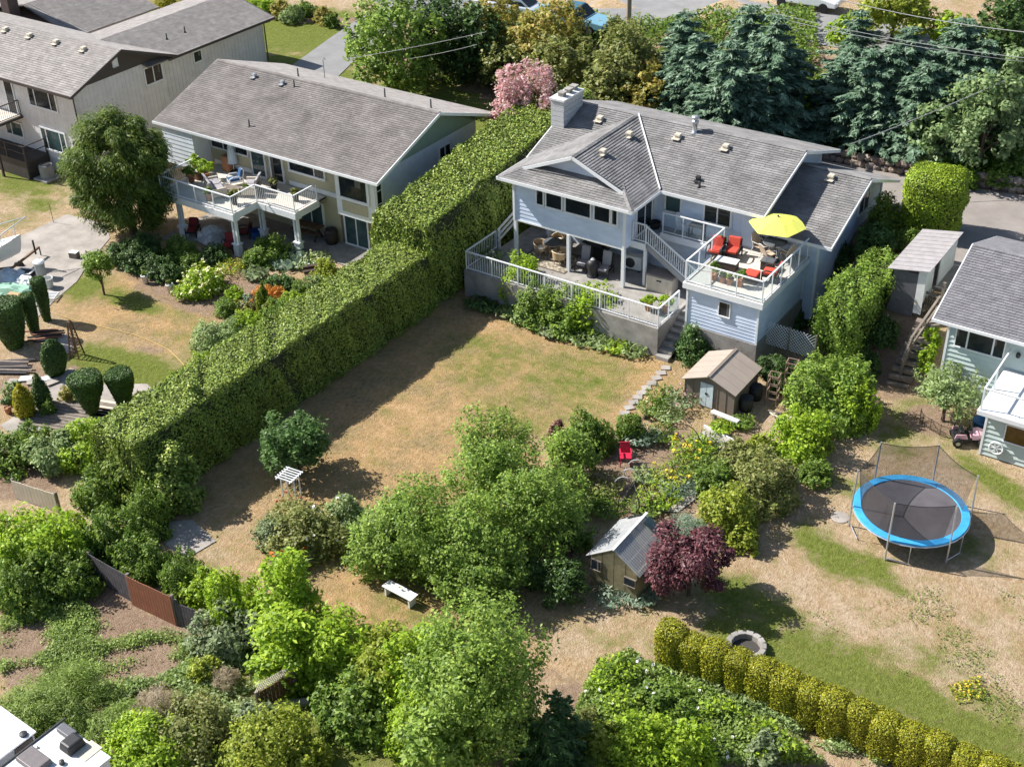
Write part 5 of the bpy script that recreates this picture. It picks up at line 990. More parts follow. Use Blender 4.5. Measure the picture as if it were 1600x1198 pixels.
t = thing('garden_rope', 'thin yellow rope lying across the left lawn', 'rope'); MB().tube([tuple(gat(x, y)+np.array([0, 0, .015])) for x, y in ((86, 490), (125, 503), (165, 512), (210, 523), (240, 535), (263, 546), (276, 558), (288, 571))], .014, 5).build('strand', mat('yellow_rope', (.65, .45, .15), .8), t)
t = thing('timber_stack', 'stack of grey planks and dark scrap at the left edge', 'timber', gat(15, 575), .6)
for i in range(7): MB().box((random.uniform(-.3, .3), -.5+i*.17, .08+.03*(i % 3)), (2.2, .14, .05), random.uniform(-.1, .1)).build('plank', WOOD_G if i % 2 else mat('charred_wood', (.05, .045, .05), .9), t)
t = thing('timber_stack', 'reddish boards and rails beside the flat-topped cedar', 'timber', gat(70, 528), .75)
for i in range(6): MB().box((random.uniform(-.2, .2), -.3+i*.12, .06+.04*i), (1.6, .1, .05), random.uniform(-.1, .1)).build('plank', mat('red_board', (.3, .13, .08), .8) if i % 2 else BLACK, t)
t = thing('decking_strip', 'row of weathered grey planks laid between the wedge cedars', 'decking', gat(110, 648), .32)
for i in range(9): MB().box((0, -1.1+i*.22, .05), (3.6, .18, .05)).build('plank', WOOD_G, t)
t = thing('decking_strip', 'pale brown planks laid behind the rightmost wedge cedar', 'decking', gat(165, 638), .3)
for i in range(6): MB().box((0, -.6+i*.2, .05), (1.2, .17, .05)).build('plank', CREAM if i % 2 else WOOD_G, t)
t = thing('paving_slabs', 'loose pale slabs leaning by the small left garden', 'slabs', gat(52, 598), .5)
for i in range(5): MB().box((-.9+i*.45, .25*(i % 2), .04+.01*i), (.55, .4, .06), .2*i).build('slab', OFFW if i % 2 else CONC_L, t)
t = thing('air_conditioner', 'grey air conditioner unit on a concrete pad by the grey house', 'air conditioner', (-64.0, 43.6, .0)); MB().box((0, 0, .06), (1.2, 1.2, .12)).build('pad', CONC, t); MB().lathe([(.42, .12), (.42, .85), (.38, .9), (.3, .9), (.05, .86)], n=12).build('casing', mat('grey_casing', (.24, .24, .25), .6), t); MB().lathe([(.3, .9), (.3, .93), (.04, .93)], n=14).build('fan_grille', DARKM, t)
# ------------------------------------------------------------------ the middle garden
sh = thing('garden_shed', 'taupe metal garden shed with white double doors', 'shed', (-19.55, 43.9, 0)); TAUPE = mat('taupe_metal', (.2, .165, .135), .55, .06, 2); TAUPR = mat('taupe_roof_panel', (.4, .33, .27), .5, .06, 2)
sx0, sx1, sy0, sy1, se, sr_ = -20.75, -18.4, 42.72, 45.1, 1.12, 1.62
MB().bb(sx0, sx1, sy0, sy1, 0, se).build('wall', TAUPE, sh, w=True); MB().prism([(sx0, sy0, se), (sx1, sy0, se), ((sx0+sx1)/2, sy0, sr_-.04)], (0, sy1-sy0, 0)).build('gable', TAUPE, sh, w=True)
for i in range(7): MB().bb(sx0+i*.39, sx0+.03+i*.39, sy0-.02, sy0, .02, se).build('rib', TAUPE, sh, w=True)
cx_ = (sx0+sx1)/2
for s, x0 in ((-1, sx0-.12), (1, sx1+.12)):
    for i in range(5):
        y0 = sy0-.15+i*.53; P_ = [(x0, y0, se-.03), (x0, y0+.515, se-.03), (cx_, y0+.515, sr_), (cx_, y0, sr_)]; MB().prism(P_, (0, 0, .035)).build('roof_panel', TAUPR, sh, w=True)
MB().beam((cx_, sy0-.16, sr_+.04), (cx_, sy1+.15, sr_+.04), .14, .03).build('ridge_cap', TAUPE, sh, w=True)
for i in range(2): d_ = MB().bb(-19.98+i*.31, -19.69+i*.31, sy0-.045, sy0-.015, .03, 1.2).build('door', mat('door_white', (.62, .72, .76), .5), sh, w=True); MB().box((-19.72+i*.07, sy0-.06, .7), (.03, .03, .1)).build('handle', BLACK, d_, w=True)
gh = thing('greenhouse', 'small greenhouse with clear corrugated roof and dark olive board walls', 'greenhouse', (-17.05, 31.3, 0)); OLV = mat('olive_board', (.2, .175, .1), .8, .3, 3); POLY = glassmat('polycarbonate', .34, (.85, .87, .88), .5)
gx0, gx1, gy0, gy1, ge, gz = -18.0, -16.1, 30.35, 32.5, 1.42, 2.1; gx = (gx0+gx1)/2
for y in (gy0, gy1-.05):
    for i in range(4): x0 = gx0+i*(gx1-gx0)/4; x1 = x0+(gx1-gx0)/4-.02; zz = lambda x: ge+(gz-ge)*(1-abs(x-gx)/((gx1-gx0)/2)); MB().prism([(x0, y, 0), (x1, y, 0), (x1, y, zz(x1)), (x0, y, zz(x0))], (0, .05, 0)).build('wall_board', OLV, gh, w=True)
for x in (gx0, gx1-.05):
    for i in range(4): MB().bb(x, x+.05, gy0+.05+i*.52, gy0+.55+i*.52, 0, ge).build('wall_board', OLV, gh, w=True)
window(gh, plane('F', gy0), gx0+.06, gx0+.42, .85, 1.25, fw_=.025, frame=WOOD_G, out=.06); window(gh, plane('F', gy0), gx1-.5, gx1-.08, .75, 1.05, fw_=.025, frame=WOOD_G, out=.06)
for s in (-1, 1):
    b = MB(); n = 44
    for i in range(n):
        y0 = gy0-.12+i*(gy1-gy0+.24)/n; y1 = y0+(gy1-gy0+.24)/n; d0 = .02*(i % 2); d1 = .02*((i+1) % 2); xe = gx+s*((gx1-gx0)/2+.14); ze = ge-.08
        b.poly([(xe, y0, ze+d0+.03), (xe, y1, ze+d1+.03), (gx, y1, gz+d1+.03), (gx, y0, gz+d0+.03)])
    b.build('roof_sheet', POLY, gh, w=True)
    for k in (0, .33, .66, 1): y = gy0+(gy1-gy0)*k; MB().beam((gx+s*((gx1-gx0)/2), y, ge-.02), (gx, y, gz-.02), .04, .04).build('rafter', WOOD_G, gh, w=True)
    MB().beam((gx+s*.55, gy0, ge+.26), (gx+s*.55, gy1, ge+.26), .03, .03).build('purlin', WOOD_G, gh, w=True)
MB().beam((gx, gy0-.15, gz+.04), (gx, gy1+.15, gz+.04), .1, .04).build('ridge_cap', OFFW, gh, w=True)
for i in range(3): xx = gx-.2-i*.2; zz_ = gz-.02-(.2+i*.2)*.68+.08; MB().prism([(xx-.09, gy1-.05, zz_-.06), (xx+.08, gy1-.05, zz_+.055), (xx+.08, gy1+.1, zz_+.055), (xx-.09, gy1+.1, zz_-.06)], (0, 0, .02)).build('roof_light', GLASS_D, gh, w=True)
MB().prism([(gx+.15, gy1-.35, gz-.02), (gx+.85, gy1-.35, gz-.5), (gx+.85, gy1+.05, gz-.5), (gx+.15, gy1+.05, gz-.02)], (.02, 0, .05)).build('roof_vent', GLASS_T, gh, w=True)
b = thing('garden_bench', 'white slatted backless bench on the dry lawn below the trees', 'bench', gat(626, 936), -.05)
for i in range(4): MB().box((0, -.16+i*.11, .42), (1.35, .09, .03)).build('slat', WHITE, b)
for s in (-1, 1): MB().box((s*.55, 0, .2), (.07, .36, .4)).build('leg', WHITE, b)
ta = thing('trellis_arch', 'white wooden trellis arch tilted in front of the round tree', 'trellis', gat(458, 785), .1)
for s in (-1, 1):
    for yy in (-.16, .16): MB().beam((s*.32, yy, 0), (s*.32, yy+.0, 1.35), .04, .04).build('post', WHITE, ta)
for i in range(6): MB().box((0, -.35+i*.14, 1.38), (.82, .04, .04)).build('crossbar', WHITE, ta)
for s in (-1, 1): MB().box((s*.32, 0, 1.34), (.04, .86, .05)).build('top_rail', WHITE, ta)
t = thing('plastic_chair', 'red plastic chair sitting on the vegetable plot', 'chair', gat(977, 724), .6); RP = mat('red_plastic', (.55, .02, .06), .5); MB().box((0, 0, .4), (.46, .44, .04)).build('seat', RP, t); MB().prism([(-.22, .2, .42), (.22, .2, .42), (.19, .32, .85), (-.19, .32, .85)], (0, .03, 0)).build('backrest', RP, t)
for sx in (-1, 1):
    for sy in (-1, 1): MB().beam((sx*.2, sy*.18, .38), (sx*.23, sy*.22, 0), .04, .04).build('leg', RP, t)
    MB().box((sx*.22, 0, .6), (.05, .4, .04)).build('arm', RP, t)
def hoops(label, pts, span, h, n, m, dirv):
    t = thing('hoop_tunnel', label, 'hoops', gat(*pts[0])); o0 = np.array(t.location)
    for i in range(n):
        c = gat(*pts[i])-o0; MB().tube([(c[0]+dirv[0]*span*math.cos(a), c[1]+dirv[1]*span*math.cos(a), h*math.sin(a)) for a in np.linspace(0, math.pi, 13)], .018, 6).build('hoop', m, t)
    return t
PVC = mat('pale_pipe', (.5, .5, .5), .5); hoops('three pale pipe hoops over the bed near the red chair', ((975, 775), (985, 762), (995, 748)), .55, .95, 3, PVC, (.9, .3)); hoops('two tall dark pipe hoops over the upper vegetable bed', ((1050, 715), (1066, 700)), .8, 1.2, 2, DARKM, (.9, .35)); hoops('single tall dark hoop beside the greenhouse bed', ((982, 800), (995, 792)), .45, 1.3, 2, DARKM, (.9, .3))
t = thing('plank_bench', 'long pale plank bench below the taupe shed', 'bench', gat(1132, 660), -.1); MB().box((0, 0, .32), (1.3, .25, .06)).build('seat', OFFW, t)
for s in (-1, 1): MB().box((s*.5, 0, .15), (.1, .2, .3)).build('leg', CONC, t)
for k, (pts, lb) in enumerate((((( 1032, 800), (1068, 765), (1110, 720), (1125, 697)), 'timber edging along the gravel side of the vegetable bed'), (((968, 790), (985, 765), (1000, 740)), 'timber edging below the pale hoops'), (((1100, 668), (1140, 688), (1160, 697)), 'white timber edging under the plank bench'), (((1005, 655), (1020, 640), (1035, 625)), 'timber edging of the narrow bed left of the shed'))):
    t = thing('bed_edging', lb, 'edging', gat(*pts[0])); o0 = np.array(t.location)
    for a, c in zip(pts, pts[1:]): MB().beam(gat(*a)-o0+np.array([0, 0, .06]), gat(*c)-o0+np.array([0, 0, .06]), .08, .16).build('board', OFFW if k == 2 else WOOD_G, t)
ss = thing('stepping_stones', 'row of grey stepping stones from the patio steps past the lawn', 'stepping stones', gat(1010, 600))
for i, (x, y) in enumerate(((1040, 575), (1033, 583), (1026, 591), (1018, 599), (1010, 606), (1003, 614), (996, 621), (990, 629), (983, 637), (976, 646))): MB().box(tuple(gat(x, y)-np.array(ss.location)+np.array([0, 0, .015])), (.42, .34, .05), .5+.2*(i % 3)).build('stone', CONC_L, ss)
for x, y, lb in ((1165, 640, 'dark rain barrel against the shed wall, front one'), (1180, 622, 'dark rain barrel between shed and plant cages')): t = thing('rain_barrel', lb, 'barrel', gat(x, y), 0); MB().lathe([(.26, 0), (.3, .3), (.28, .62), (.24, .65), (.02, .65)], n=14).build('barrel', mat('charcoal_plastic', (.035, .04, .042), .5), t, True); MB().lathe([(.29, .6), (.3, .64), (.27, .66)], n=14).build('rim', DARKM, t)
for x, y, h, lb in ((1206, 630, 1.5, 'square wooden plant cage nearest the shed'), (1232, 622, 1.9, 'tallest wooden plant cage in the middle of the three'), (1247, 632, 1.4, 'short wooden plant cage on the right of the three')):
    t = thing('plant_cage', lb, 'plant cage', gat(x, y), .15, 'wooden plant cages')
    for sx in (-1, 1):
        for sy in (-1, 1): MB().beam((sx*.22, sy*.22, 0), (sx*.22, sy*.22, h), .035, .035).build('upright', mat('cage_wood', (.3, .2, .15), .8), t)
    for i in range(4):
        z = h*(i+1)/4-.02
        for s in (-1, 1): MB().box((0, s*.22, z), (.48, .03, .035)).build('rung', MATS['cage_wood'], t); MB().box((s*.22, 0, z), (.03, .41, .035)).build('rung', MATS['cage_wood'], t)
t = thing('firewood_heap', 'heap of cut branches and offcuts beside the plant cages', 'wood pile', gat(1224, 650))
for i in range(22): a = random.uniform(-.5, .9); x, y = random.uniform(-.6, .6), random.uniform(-.7, .7); l = random.uniform(.4, .9); MB().tube([(x, y, .08+.02*i), (x+l*math.cos(a), y+l*math.sin(a), .1+.02*i+random.uniform(-.05, .1))], random.uniform(.02, .05), 5).build('branch', random.choice((WOOD_G, CREAM, WOOD_B)), t)
t = thing('bucket', 'blue bucket lying among the firewood heap', 'bucket', gat(1219, 664)); MB().lathe([(.12, 0), (.16, .28), (.17, .3), (.14, .3), (.11, .05)], n=12).build('pail', mat('bright_blue_plastic', (.02, .2, .5), .5), t); MB().tube([(-.16, 0, .29), (0, .05, .42), (.16, 0, .29)], .008, 5).build('handle', METAL, t)
lt = thing('lattice_screen', 'white and blue diagonal lattice screen covered by creepers', 'lattice', (-17.9, 46.3, .4)); P0 = at(1192, 527, 1.3); P1 = at(1272, 556, 1.2); o0 = np.array(lt.location); u_ = (P1-P0); u_[2] = 0; Ll = np.linalg.norm(u_); u_ /= Ll
for k in range(-8, 20):
    for sg in (-1, 1):
        a0 = k*.16; lo, hi = 0., 1.15; x0 = a0; x1 = a0+sg*1.15
        p, q = [x0, 0.], [x1, 1.15]
        for e in (p, q):
            if e[0] < 0 or e[0] > Ll:
                c = 0 if e[0] < 0 else Ll; f = (c-x0)/(x1-x0); e[1] = 1.15*f; e[0] = c
        if 0 <= p[1] <= 1.15 and 0 <= q[1] <= 1.15 and abs(p[0]-q[0]) > .05: MB().beam(P0+u_*p[0]+np.array([0, 0, p[1]-.25])-o0, P0+u_*q[0]+np.array([0, 0, q[1]-.25])-o0, .03, .012).build('lath', WHITE, lt)
for c in (0, .5, 1): MB().beam(P0+u_*Ll*c+np.array([0, 0, -1.6])-o0, P0+u_*Ll*c+np.array([0, 0, .95])-o0, .07, .07).build('post', WOOD_G, lt)
t = thing('gate_post', 'weathered grey wooden post at the lower end of the laurel hedge', 'post', gat(1283, 560)); MB().box((0, 0, .6), (.14, .14, 1.9)).build('upright', WOOD_G, t); MB().beam((0, 0, 1.5), (.5, .5, 1.65), .06, .1).build('rail', WOOD_G, t)
# ------------------------------------------------------------------ right-hand yard
tp = thing('trampoline', 'round trampoline with blue pad and black safety net on the dry lawn', 'trampoline', (-9.55, 39.45, 0)); RT = 2.12; RIM = mat('blue_pad', (.05, .34, .66), .5, .25, 1.5); STEEL = mat('pale_steel', (.6, .62, .66), .35, .05, 4, metal=.6)
MB().lathe([(RT-.32, .92), (RT-.3, .95), (RT-.02, .95), (RT, .92), (RT, .86), (RT-.04, .86)], n=48, cap=False).build('rim_pad', RIM, tp)
b = MB(); k = 48
b.poly([((RT-.3)*math.cos(6.2832*i/k), (RT-.3)*math.sin(6.2832*i/k), .9) for i in range(k)]); b.build('jumping_mat', mat('black_mat', (.1, .092, .1), .75, .25, .8), tp)
MB().tube([(RT*math.cos(6.2832*i/32), RT*math.sin(6.2832*i/32), .86) for i in range(33)], .03, 6).build('frame_ring', STEEL, tp)
A6 = [R(28+60*i) for i in range(6)]
NET = netmat('net_mesh', .5, (.07, .055, .05)); HN = 2.62
for i, a in enumerate(A6):
    c, s = math.cos(a), math.sin(a); MB().tube([((RT+.06)*c, (RT+.06)*s, .0), ((RT+.06)*c, (RT+.06)*s, 1.2), ((RT+.02)*c, (RT+.02)*s, HN)], .032, 8).build('pole', STEEL, tp)
    a2 = a+R(22); MB().tube([((RT)*c, (RT)*s, .05), ((RT)*math.cos(a2), (RT)*math.sin(a2), .04), ((RT)*math.cos(a2), (RT)*math.sin(a2), .85)], .025, 6).build('leg', STEEL, tp)
    n_ = A6[(i+1) % 6]; q = (math.cos(n_), math.sin(n_)); b = MB(); m_ = 6
    for j in range(m_):
        f0, f1 = j/m_, (j+1)/m_; r0 = RT-.28; X0 = np.array([c, s])*(1-f0)+np.array(q)*f0; X1 = np.array([c, s])*(1-f1)+np.array(q)*f1; lo0 = X0/np.linalg.norm(X0)*r0; lo1 = X1/np.linalg.norm(X1)*r0; sag0 = .12*math.sin(math.pi*f0); sag1 = .12*math.sin(math.pi*f1)
        b.poly([(*lo0, .93), (*lo1, .93), (*(X1*(RT-.02)), HN-.04-sag1), (*(X0*(RT-.02)), HN-.04-sag0)])
    if i != 5: b.build('net_panel', NET, tp); MB().tube([(*((np.array([c, s])*(1-f)+np.array(q)*f)*(RT-.02)), HN-.03-.12*math.sin(math.pi*f)) for f in np.linspace(0, 1, 7)], .013, 5).build('net_cord', BLACK, tp)
tc_ = thing('ride_on_car', 'pink and black ride-on toy car parked by the green house', 'toy car', gat(1512, 690), R(-62)); PINK = mat('pink_plastic', (.62, .36, .42), .35, .05, 3)
MB().prism([(-.3, .0, .28), (-.3, .75, .25), (-.3, .7, .45), (-.3, .35, .58), (-.3, .0, .5)], (.6, 0, 0)).build('bonnet', PINK, tc_, bevel=.05); MB().box((0, -.3, .3), (.62, .75, .2)).build('tub', BLACK, tc_, bevel=.03); MB().box((0, -.35, .5), (.5, .18, .3)).build('seat', BLACK, tc_, bevel=.03)
for s in (-1, 1):
    MB().prism([(s*.3, -.65, .35), (s*.3, -.1, .35), (s*.3, -.2, .58), (s*.3, -.6, .56)], (s*.06, 0, 0)).build('fender', PINK, tc_, bevel=.02)
    for y in (.5, -.5): wl = MB().lathe([(.14, -.1), (.2, -.08), (.2, .08), (.14, .1)], n=16).build('wheel', BLACK, tc_); wl.rotation_euler = (0, R(90), 0); wl.location = (s*.38, y, .2); MB().lathe([(.09, -.11), (.09, .11)], n=10).build('hub', METAL, wl)
MB().tube([(-.28, .05, .5), (-.25, -.02, .9), (.25, -.02, .9), (.28, .05, .5)], .02, 6).build('windscreen_frame', BLACK, tc_); MB().tube([(-.28, -.6, .5), (-.25, -.5, 1.0), (.25, -.5, 1.0), (.28, -.6, .5)], .02, 6).build('roll_bar', BLACK, tc_); MB().lathe([(.12, .6), (.13, .62), (.1, .63)], (0, -.02, .02), 12).build('steering_wheel', BLACK, tc_)
t = thing('tub', 'blue plastic tub at the corner of the green ground floor', 'tub', gat(1530, 670)); MB().lathe([(.24, 0), (.32, .42), (.35, .45), (.3, .45), (.22, .08), (.01, .08)], n=16).build('tub_body', mat('deep_blue_plastic', (.01, .09, .26), .45), t, True)
p = atY(1557, 699, 45.5); t = thing('hose_reel', 'white round hose reel fixed to the green lap siding', 'hose reel', (p[0], 45.52, p[2])); wl = MB().tube([(.27*math.cos(a), -.06, .27*math.sin(a)) for a in np.linspace(0, 6.283, 21)], .04, 6).build('rim', WHITE, t)
for a in (0, 60, 120): MB().beam((-.26*math.cos(R(a)), -.06, -.26*math.sin(R(a))), (.26*math.cos(R(a)), -.06, .26*math.sin(R(a))), .05, .03).build('spoke', WHITE, t)
MB().box((0, -.02, 0), (.2, .05, .2)).build('bracket', OFFW, t)
wf = thing('border_fence', 'low dark wire border fence around the apple tree bed', 'fence', gat(1460, 690)); pts = [gat(x, y) for x, y in ((1437, 655), (1441, 664), (1453, 671), (1468, 680), (1480, 684))]; o0 = np.array(wf.location)
for p, q in zip(pts, pts[1:]):
    MB().beam(p-o0, p-o0+np.array([0, 0, .55]), .025, .025).build('post', DARKM, wf)
    for h in (.08, .5): MB().beam(p-o0+np.array([0, 0, h]), q-o0+np.array([0, 0, h]), .015, .015).build('rail', DARKM, wf)
    for k in range(1, 7): c = p+(q-p)*k/7-o0; MB().beam(c, c+np.array([0, 0, .5]), .008, .008).build('wire', DARKM, wf)
fr_ = thing('fire_ring', 'round stone fire ring sunk behind the clipped cedar row', 'fire pit', gat(1165, 1015)); n = 14
for i in range(n): a = 6.2832*i/n; MB().box((.58*math.cos(a), .58*math.sin(a), .14), (.25, .2, .28), a+1.57).build('block', CONC, fr_, bevel=.02)
MB().lathe([(.5, 0), (.5, .04), (.01, .05)], n=16).build('ash_bed', mat('ash', (.06, .055, .05), .95), fr_)
t = thing('stone_slab', 'pale round stone slab in the lawn left of the trampoline', 'slab', gat(1313, 808)); MB().lathe([(.34, -.02), (.36, .01), (.33, .03), (.01, .03)], n=14).build('slab', CONC_L, t)
# lean-to store, fence and steps on the right
lt2 = thing('lean_to_store', 'long lean-to store with grey corrugated roof beside the driveway', 'shed', (-14.6, 54.3, 3.05)); c0 = [at(x, y, 4.75) for x, y in ((1396, 404), (1450, 409), (1495, 353), (1432, 350))]; nx0, nx1, ny0, ny1 = -14.95, -13.45, 50.8, 55.0
z0_, z1_ = 4.4, 4.72; n = 11
for i in range(n): y0 = ny0-.15+i*(ny1-ny0+.3)/n; y1 = y0+(ny1-ny0+.3)/n; MB().prism([(nx0-.2, y0, z0_), (nx0-.2, y1-.03, z0_), (nx1+.15, y1-.03, z1_), (nx1+.15, y0, z1_)], (0, 0, .03)).build('roof_sheet', mat('grey_roof_sheet', (.34, .315, .31), .7, .14, 3), lt2, w=True)
MB().bb(nx0, nx0+.05, ny0, ny1, 2.7, 4.4).build('wall', WOOD_G, lt2, w=True); MB().bb(nx0, nx1-.35, ny0, ny0+.05, 2.3, 4.42).build('wall', mat('slate_board', (.1, .1, .11), .8, .15, 3), lt2, w=True); MB().bb(nx1-.35, nx1, ny0, ny0+.05, 2.5, 4.65).build('wall', OFFW, lt2, w=True)
for y0, y1 in ((ny0+.05, ny0+1.1), (ny0+1.9, ny1)): MB().bb(nx1-.05, nx1, y0, y1, 2.9, 4.68).build('side_panel', OFFW, lt2, w=True)
MB().bb(nx0, nx1, ny0+.05, ny1, 2.6, 3.06).build('base', CONC, lt2, w=True)
rf = thing('rail_fence', 'weathered post and rail fence at the top of the side steps', 'fence', (-13.5, 50.4, 2.5)); q0, q1 = at(1415, 443, 3.4), at(1472, 467, 3.5)
for i in range(18): f = i/17; c = q0+(q1-q0)*f; MB().beam((c[0], c[1], 1.6), (c[0], c[1], 3.3), .09, .025).build('board', WOOD_G, rf, w=True)
MB().beam(q0, q1, .12, .07).build('top_rail', WOOD_G, rf, w=True); MB().beam((q1[0], q1[1], 1.5), (q1[0], q1[1], 4.3), .13, .13).build('post', WOOD_G, rf, w=True)
hr = thing('handrail', 'sloping wooden handrail beside the side steps', 'handrail', at(1440, 520, 2)); h0 = at(1470, 462, 3.6); h1 = at(1424, 528, 2.1); h2 = at(1411, 562, 1.2)
for a, c in ((h0, h1), (h1, h2)): MB().beam(a, c, .1, .08).build('rail', WOOD_G, hr, w=True); MB().beam(a-np.array([0, 0, .5]), c-np.array([0, 0, .5]), .08, .1).build('rail', WOOD_G, hr, w=True)
for c in (h1, h2, (h0+h1)/2): MB().beam((c[0], c[1], c[2]-1.4), c, .1, .1).build('post', WOOD_G, hr, w=True)
sg = thing('side_steps', 'worn timber steps climbing beside the green house', 'steps', at(1420, 570, .8))
for i in range(9): f = i/8; c = at(1402+f*48, 598-f*95, .15+f*2.3); MB().box((c[0], c[1], c[2]-.1), (1.0, .36, .2), .1).build('step', WOOD_G, sg, w=True)
# ------------------------------------------------------------------ lower left: fences and camper
def board_fence(label, a, c, h, m, n):
    t = thing('board_fence', label, 'fence', gat(*a)); o0 = np.array(t.location); p = gat(*a)-o0; q = gat(*c)-o0
    for i in range(n): f = (i+.5)/n; x = p+(q-p)*f; MB().box((x[0], x[1], h/2), (np.linalg.norm(q-p)/n-.012, .025, h+random.uniform(-.02, .02)), math.atan2(q[1]-p[1], q[0]-p[0])).build('board', m, t)
    for z in (.3, h-.2): MB().beam(p+np.array([0, .04, z]), q+np.array([0, .04, z]), .05, .09).build('rail', m, t)
    for x in (p, q): MB().box((x[0], x[1]+.06, h/2), (.1, .1, h+.1)).build('post', WOOD_G, t)
    return t
board_fence('dark grey weathered board fence panel left of the red-brown one', (147, 905), (207, 940), 1.25, mat('dark_fence', (.09, .08, .085), .85, .3, 4), 14); board_fence('red-brown stained board fence panel', (207, 944), (276, 977), 1.35, mat('red_brown_stain', (.26, .1, .055), .7, .15, 3), 16); board_fence('short dark fence panel right of the red-brown one, under creepers', (279, 976), (318, 992), 1.1, MATS['dark_fence'], 8); board_fence('low pale board fence half hidden by the yellow-green laurels', (25, 778), (92, 800), .9, CREAM, 12)
board_fence('brown fence panel with lattice top at the bottom behind the laurels', (405, 1118), (462, 1085), 1.0, WOOD_B, 10)
t = thing('trellis_strip', 'strip of trellis on the brown fence panel at the bottom', 'trellis', gat(405, 1118)); o0 = np.array(t.location); p = gat(405, 1118)-o0; q = gat(462, 1085)-o0
for i in range(16): f0 = i/16; f1 = min(1, f0+.16); a = p+(q-p)*f0; c = p+(q-p)*f1; MB().beam(a+np.array([0, 0, 1.05]), c+np.array([0, 0, 1.35]), .025, .012).build('lath', CREAM, t); MB().beam(a+np.array([0, 0, 1.35]), c+np.array([0, 0, 1.05]), .025, .012).build('lath', CREAM, t)
t = thing('concrete_lintel', 'long concrete lintel leaning beside the brown lattice fence', 'lintel', gat(447, 1105), .75); MB().box((0, 0, .15), (1.5, .22, .14)).build('lintel', CONC, t)
rv = thing('camper_trailer', 'white camper trailer roof with vents in the bottom left corner', 'camper', at(20, 1190, 0)[:3], 0); W4 = [at(95, 1130, 2.6), at(155, 1172, 2.6)]; d1 = (W4[1]-W4[0]); d1[2] = 0; wid = np.linalg.norm(d1); d1 /= wid; d2 = np.array([d1[1], -d1[0], 0]); o0 = W4[0]*np.array([1, 1, 0])
def rvp(a, c, z): return o0+d1*a+d2*c+np.array([0, 0, z])
MB().prism([rvp(0, 0, .5), rvp(2.2, 0, .5), rvp(2.2, 7, .5), rvp(0, 7, .5)], (0, 0, 2.05)).build('body', WHITE, rv, w=True, bevel=.05); MB().prism([rvp(-.05, -.05, 2.55), rvp(2.25, -.05, 2.55), rvp(2.25, 7, 2.55), rvp(-.05, 7, 2.55)], (0, 0, .06)).build('roof', OFFW, rv, w=True, bevel=.02)
ra = math.atan2(d1[1], d1[0])
c = at(114, 1166, 2.62); MB().box(tuple(c+np.array([0, 0, .15])), (.55, .62, .3), ra, .8).build('air_conditioner', DARKM, rv, w=True, bevel=.06); c = at(106, 1146, 2.62); MB().box(tuple(c+np.array([0, 0, .1])), (.62, .3, .18), ra).build('roof_hatch', mat('grey_hatch', (.12, .12, .13), .5), rv, w=True, bevel=.03)
c = at(54, 1190, 2.62); MB().box(tuple(c+np.array([0, 0, .1])), (.95, .6, .16), ra, .92).build('roof_hatch', mat('brown_hatch', (.16, .14, .14), .5), rv, w=True, bevel=.03); c = at(97, 1192, 2.62); MB().lathe([(.08, 0), (.08, .1), (.02, .12)], tuple(c), 10).build('roof_vent', DARKM, rv, w=True); c = at(58, 1167, 2.62); MB().lathe([(.04, 0), (.04, .05), (.01, .06)], tuple(c), 8).build('roof_vent', METAL, rv, w=True)
c = at(138, 1172, 2.62); MB().box((c[0], c[1], 2.622), (.5, .62, .012), ra).build('sealant_patch', CREAM, rv, w=True); MB().beam(rvp(-.04, -.2, 2.63), rvp(-.04, 6, 2.63), .05, .05).build('roof_edge', DARKM, rv, w=True)
q = at(53, 1143, 2.5)-o0; a0_, c0_ = float(q @ d1), float(q @ d2)
t2 = thing('travel_trailer', 'second white-roofed trailer with grey lettered side at the left edge', 'trailer', rvp(a0_-1.2, c0_+2, 0))
MB().prism([rvp(a0_-2.4, c0_, .5), rvp(a0_, c0_, .5), rvp(a0_, c0_+6, .5), rvp(a0_-2.4, c0_+6, .5)], (0, 0, 1.95)).build('body', mat('trailer_grey', (.3, .31, .34), .4, .06, 2), t2, w=True, bevel=.08)
for i in range(10): MB().prism([rvp(a0_-2.45+i*.25, c0_-.05, 2.46), rvp(a0_-2.215+i*.25, c0_-.05, 2.46), rvp(a0_-2.215+i*.25, c0_+6, 2.46), rvp(a0_-2.45+i*.25, c0_+6, 2.46)], (0, 0, .05)).build('roof_sheet', WHITE, t2, w=True)
MB().prism([rvp(a0_+.01, c0_+.1, 1.2), rvp(a0_+.01, c0_+1.0, 1.2), rvp(a0_+.01, c0_+.7, 2.4), rvp(a0_+.01, c0_+.1, 2.4)], tuple(d1*.02)).build('side_graphic', BROWN_T, t2, w=True)
c = rvp(a0_-.15, c0_+.25, 2.52); MB().lathe([(.12, 0), (.12, .06), (.03, .08)], tuple(c), 10).build('marker_lamp', DARKM, t2, w=True)
fc = bpy.data.curves.new('lettering', 'FONT'); fc.body = 'onach'; fc.size = .62; fc.extrude = .006; fc.shear = .2; fc.materials.append(DARKM); f0_ = bpy.data.objects.new('lettering_source', fc); lm_ = bpy.data.meshes.new_from_object(f0_); bpy.data.objects.remove(f0_); fo = link('lettering', lm_, t2)
X_ = Vector(-d2); Y_ = Vector((0, 0, 1)); Z_ = X_.cross(Y_); fo.matrix_local = Matrix.Translation(Vector(rvp(a0_+.03, c0_+2.9, 1.75))-Vector(t2.location)) @ Matrix((X_, Y_, Z_)).transposed().to_4x4()
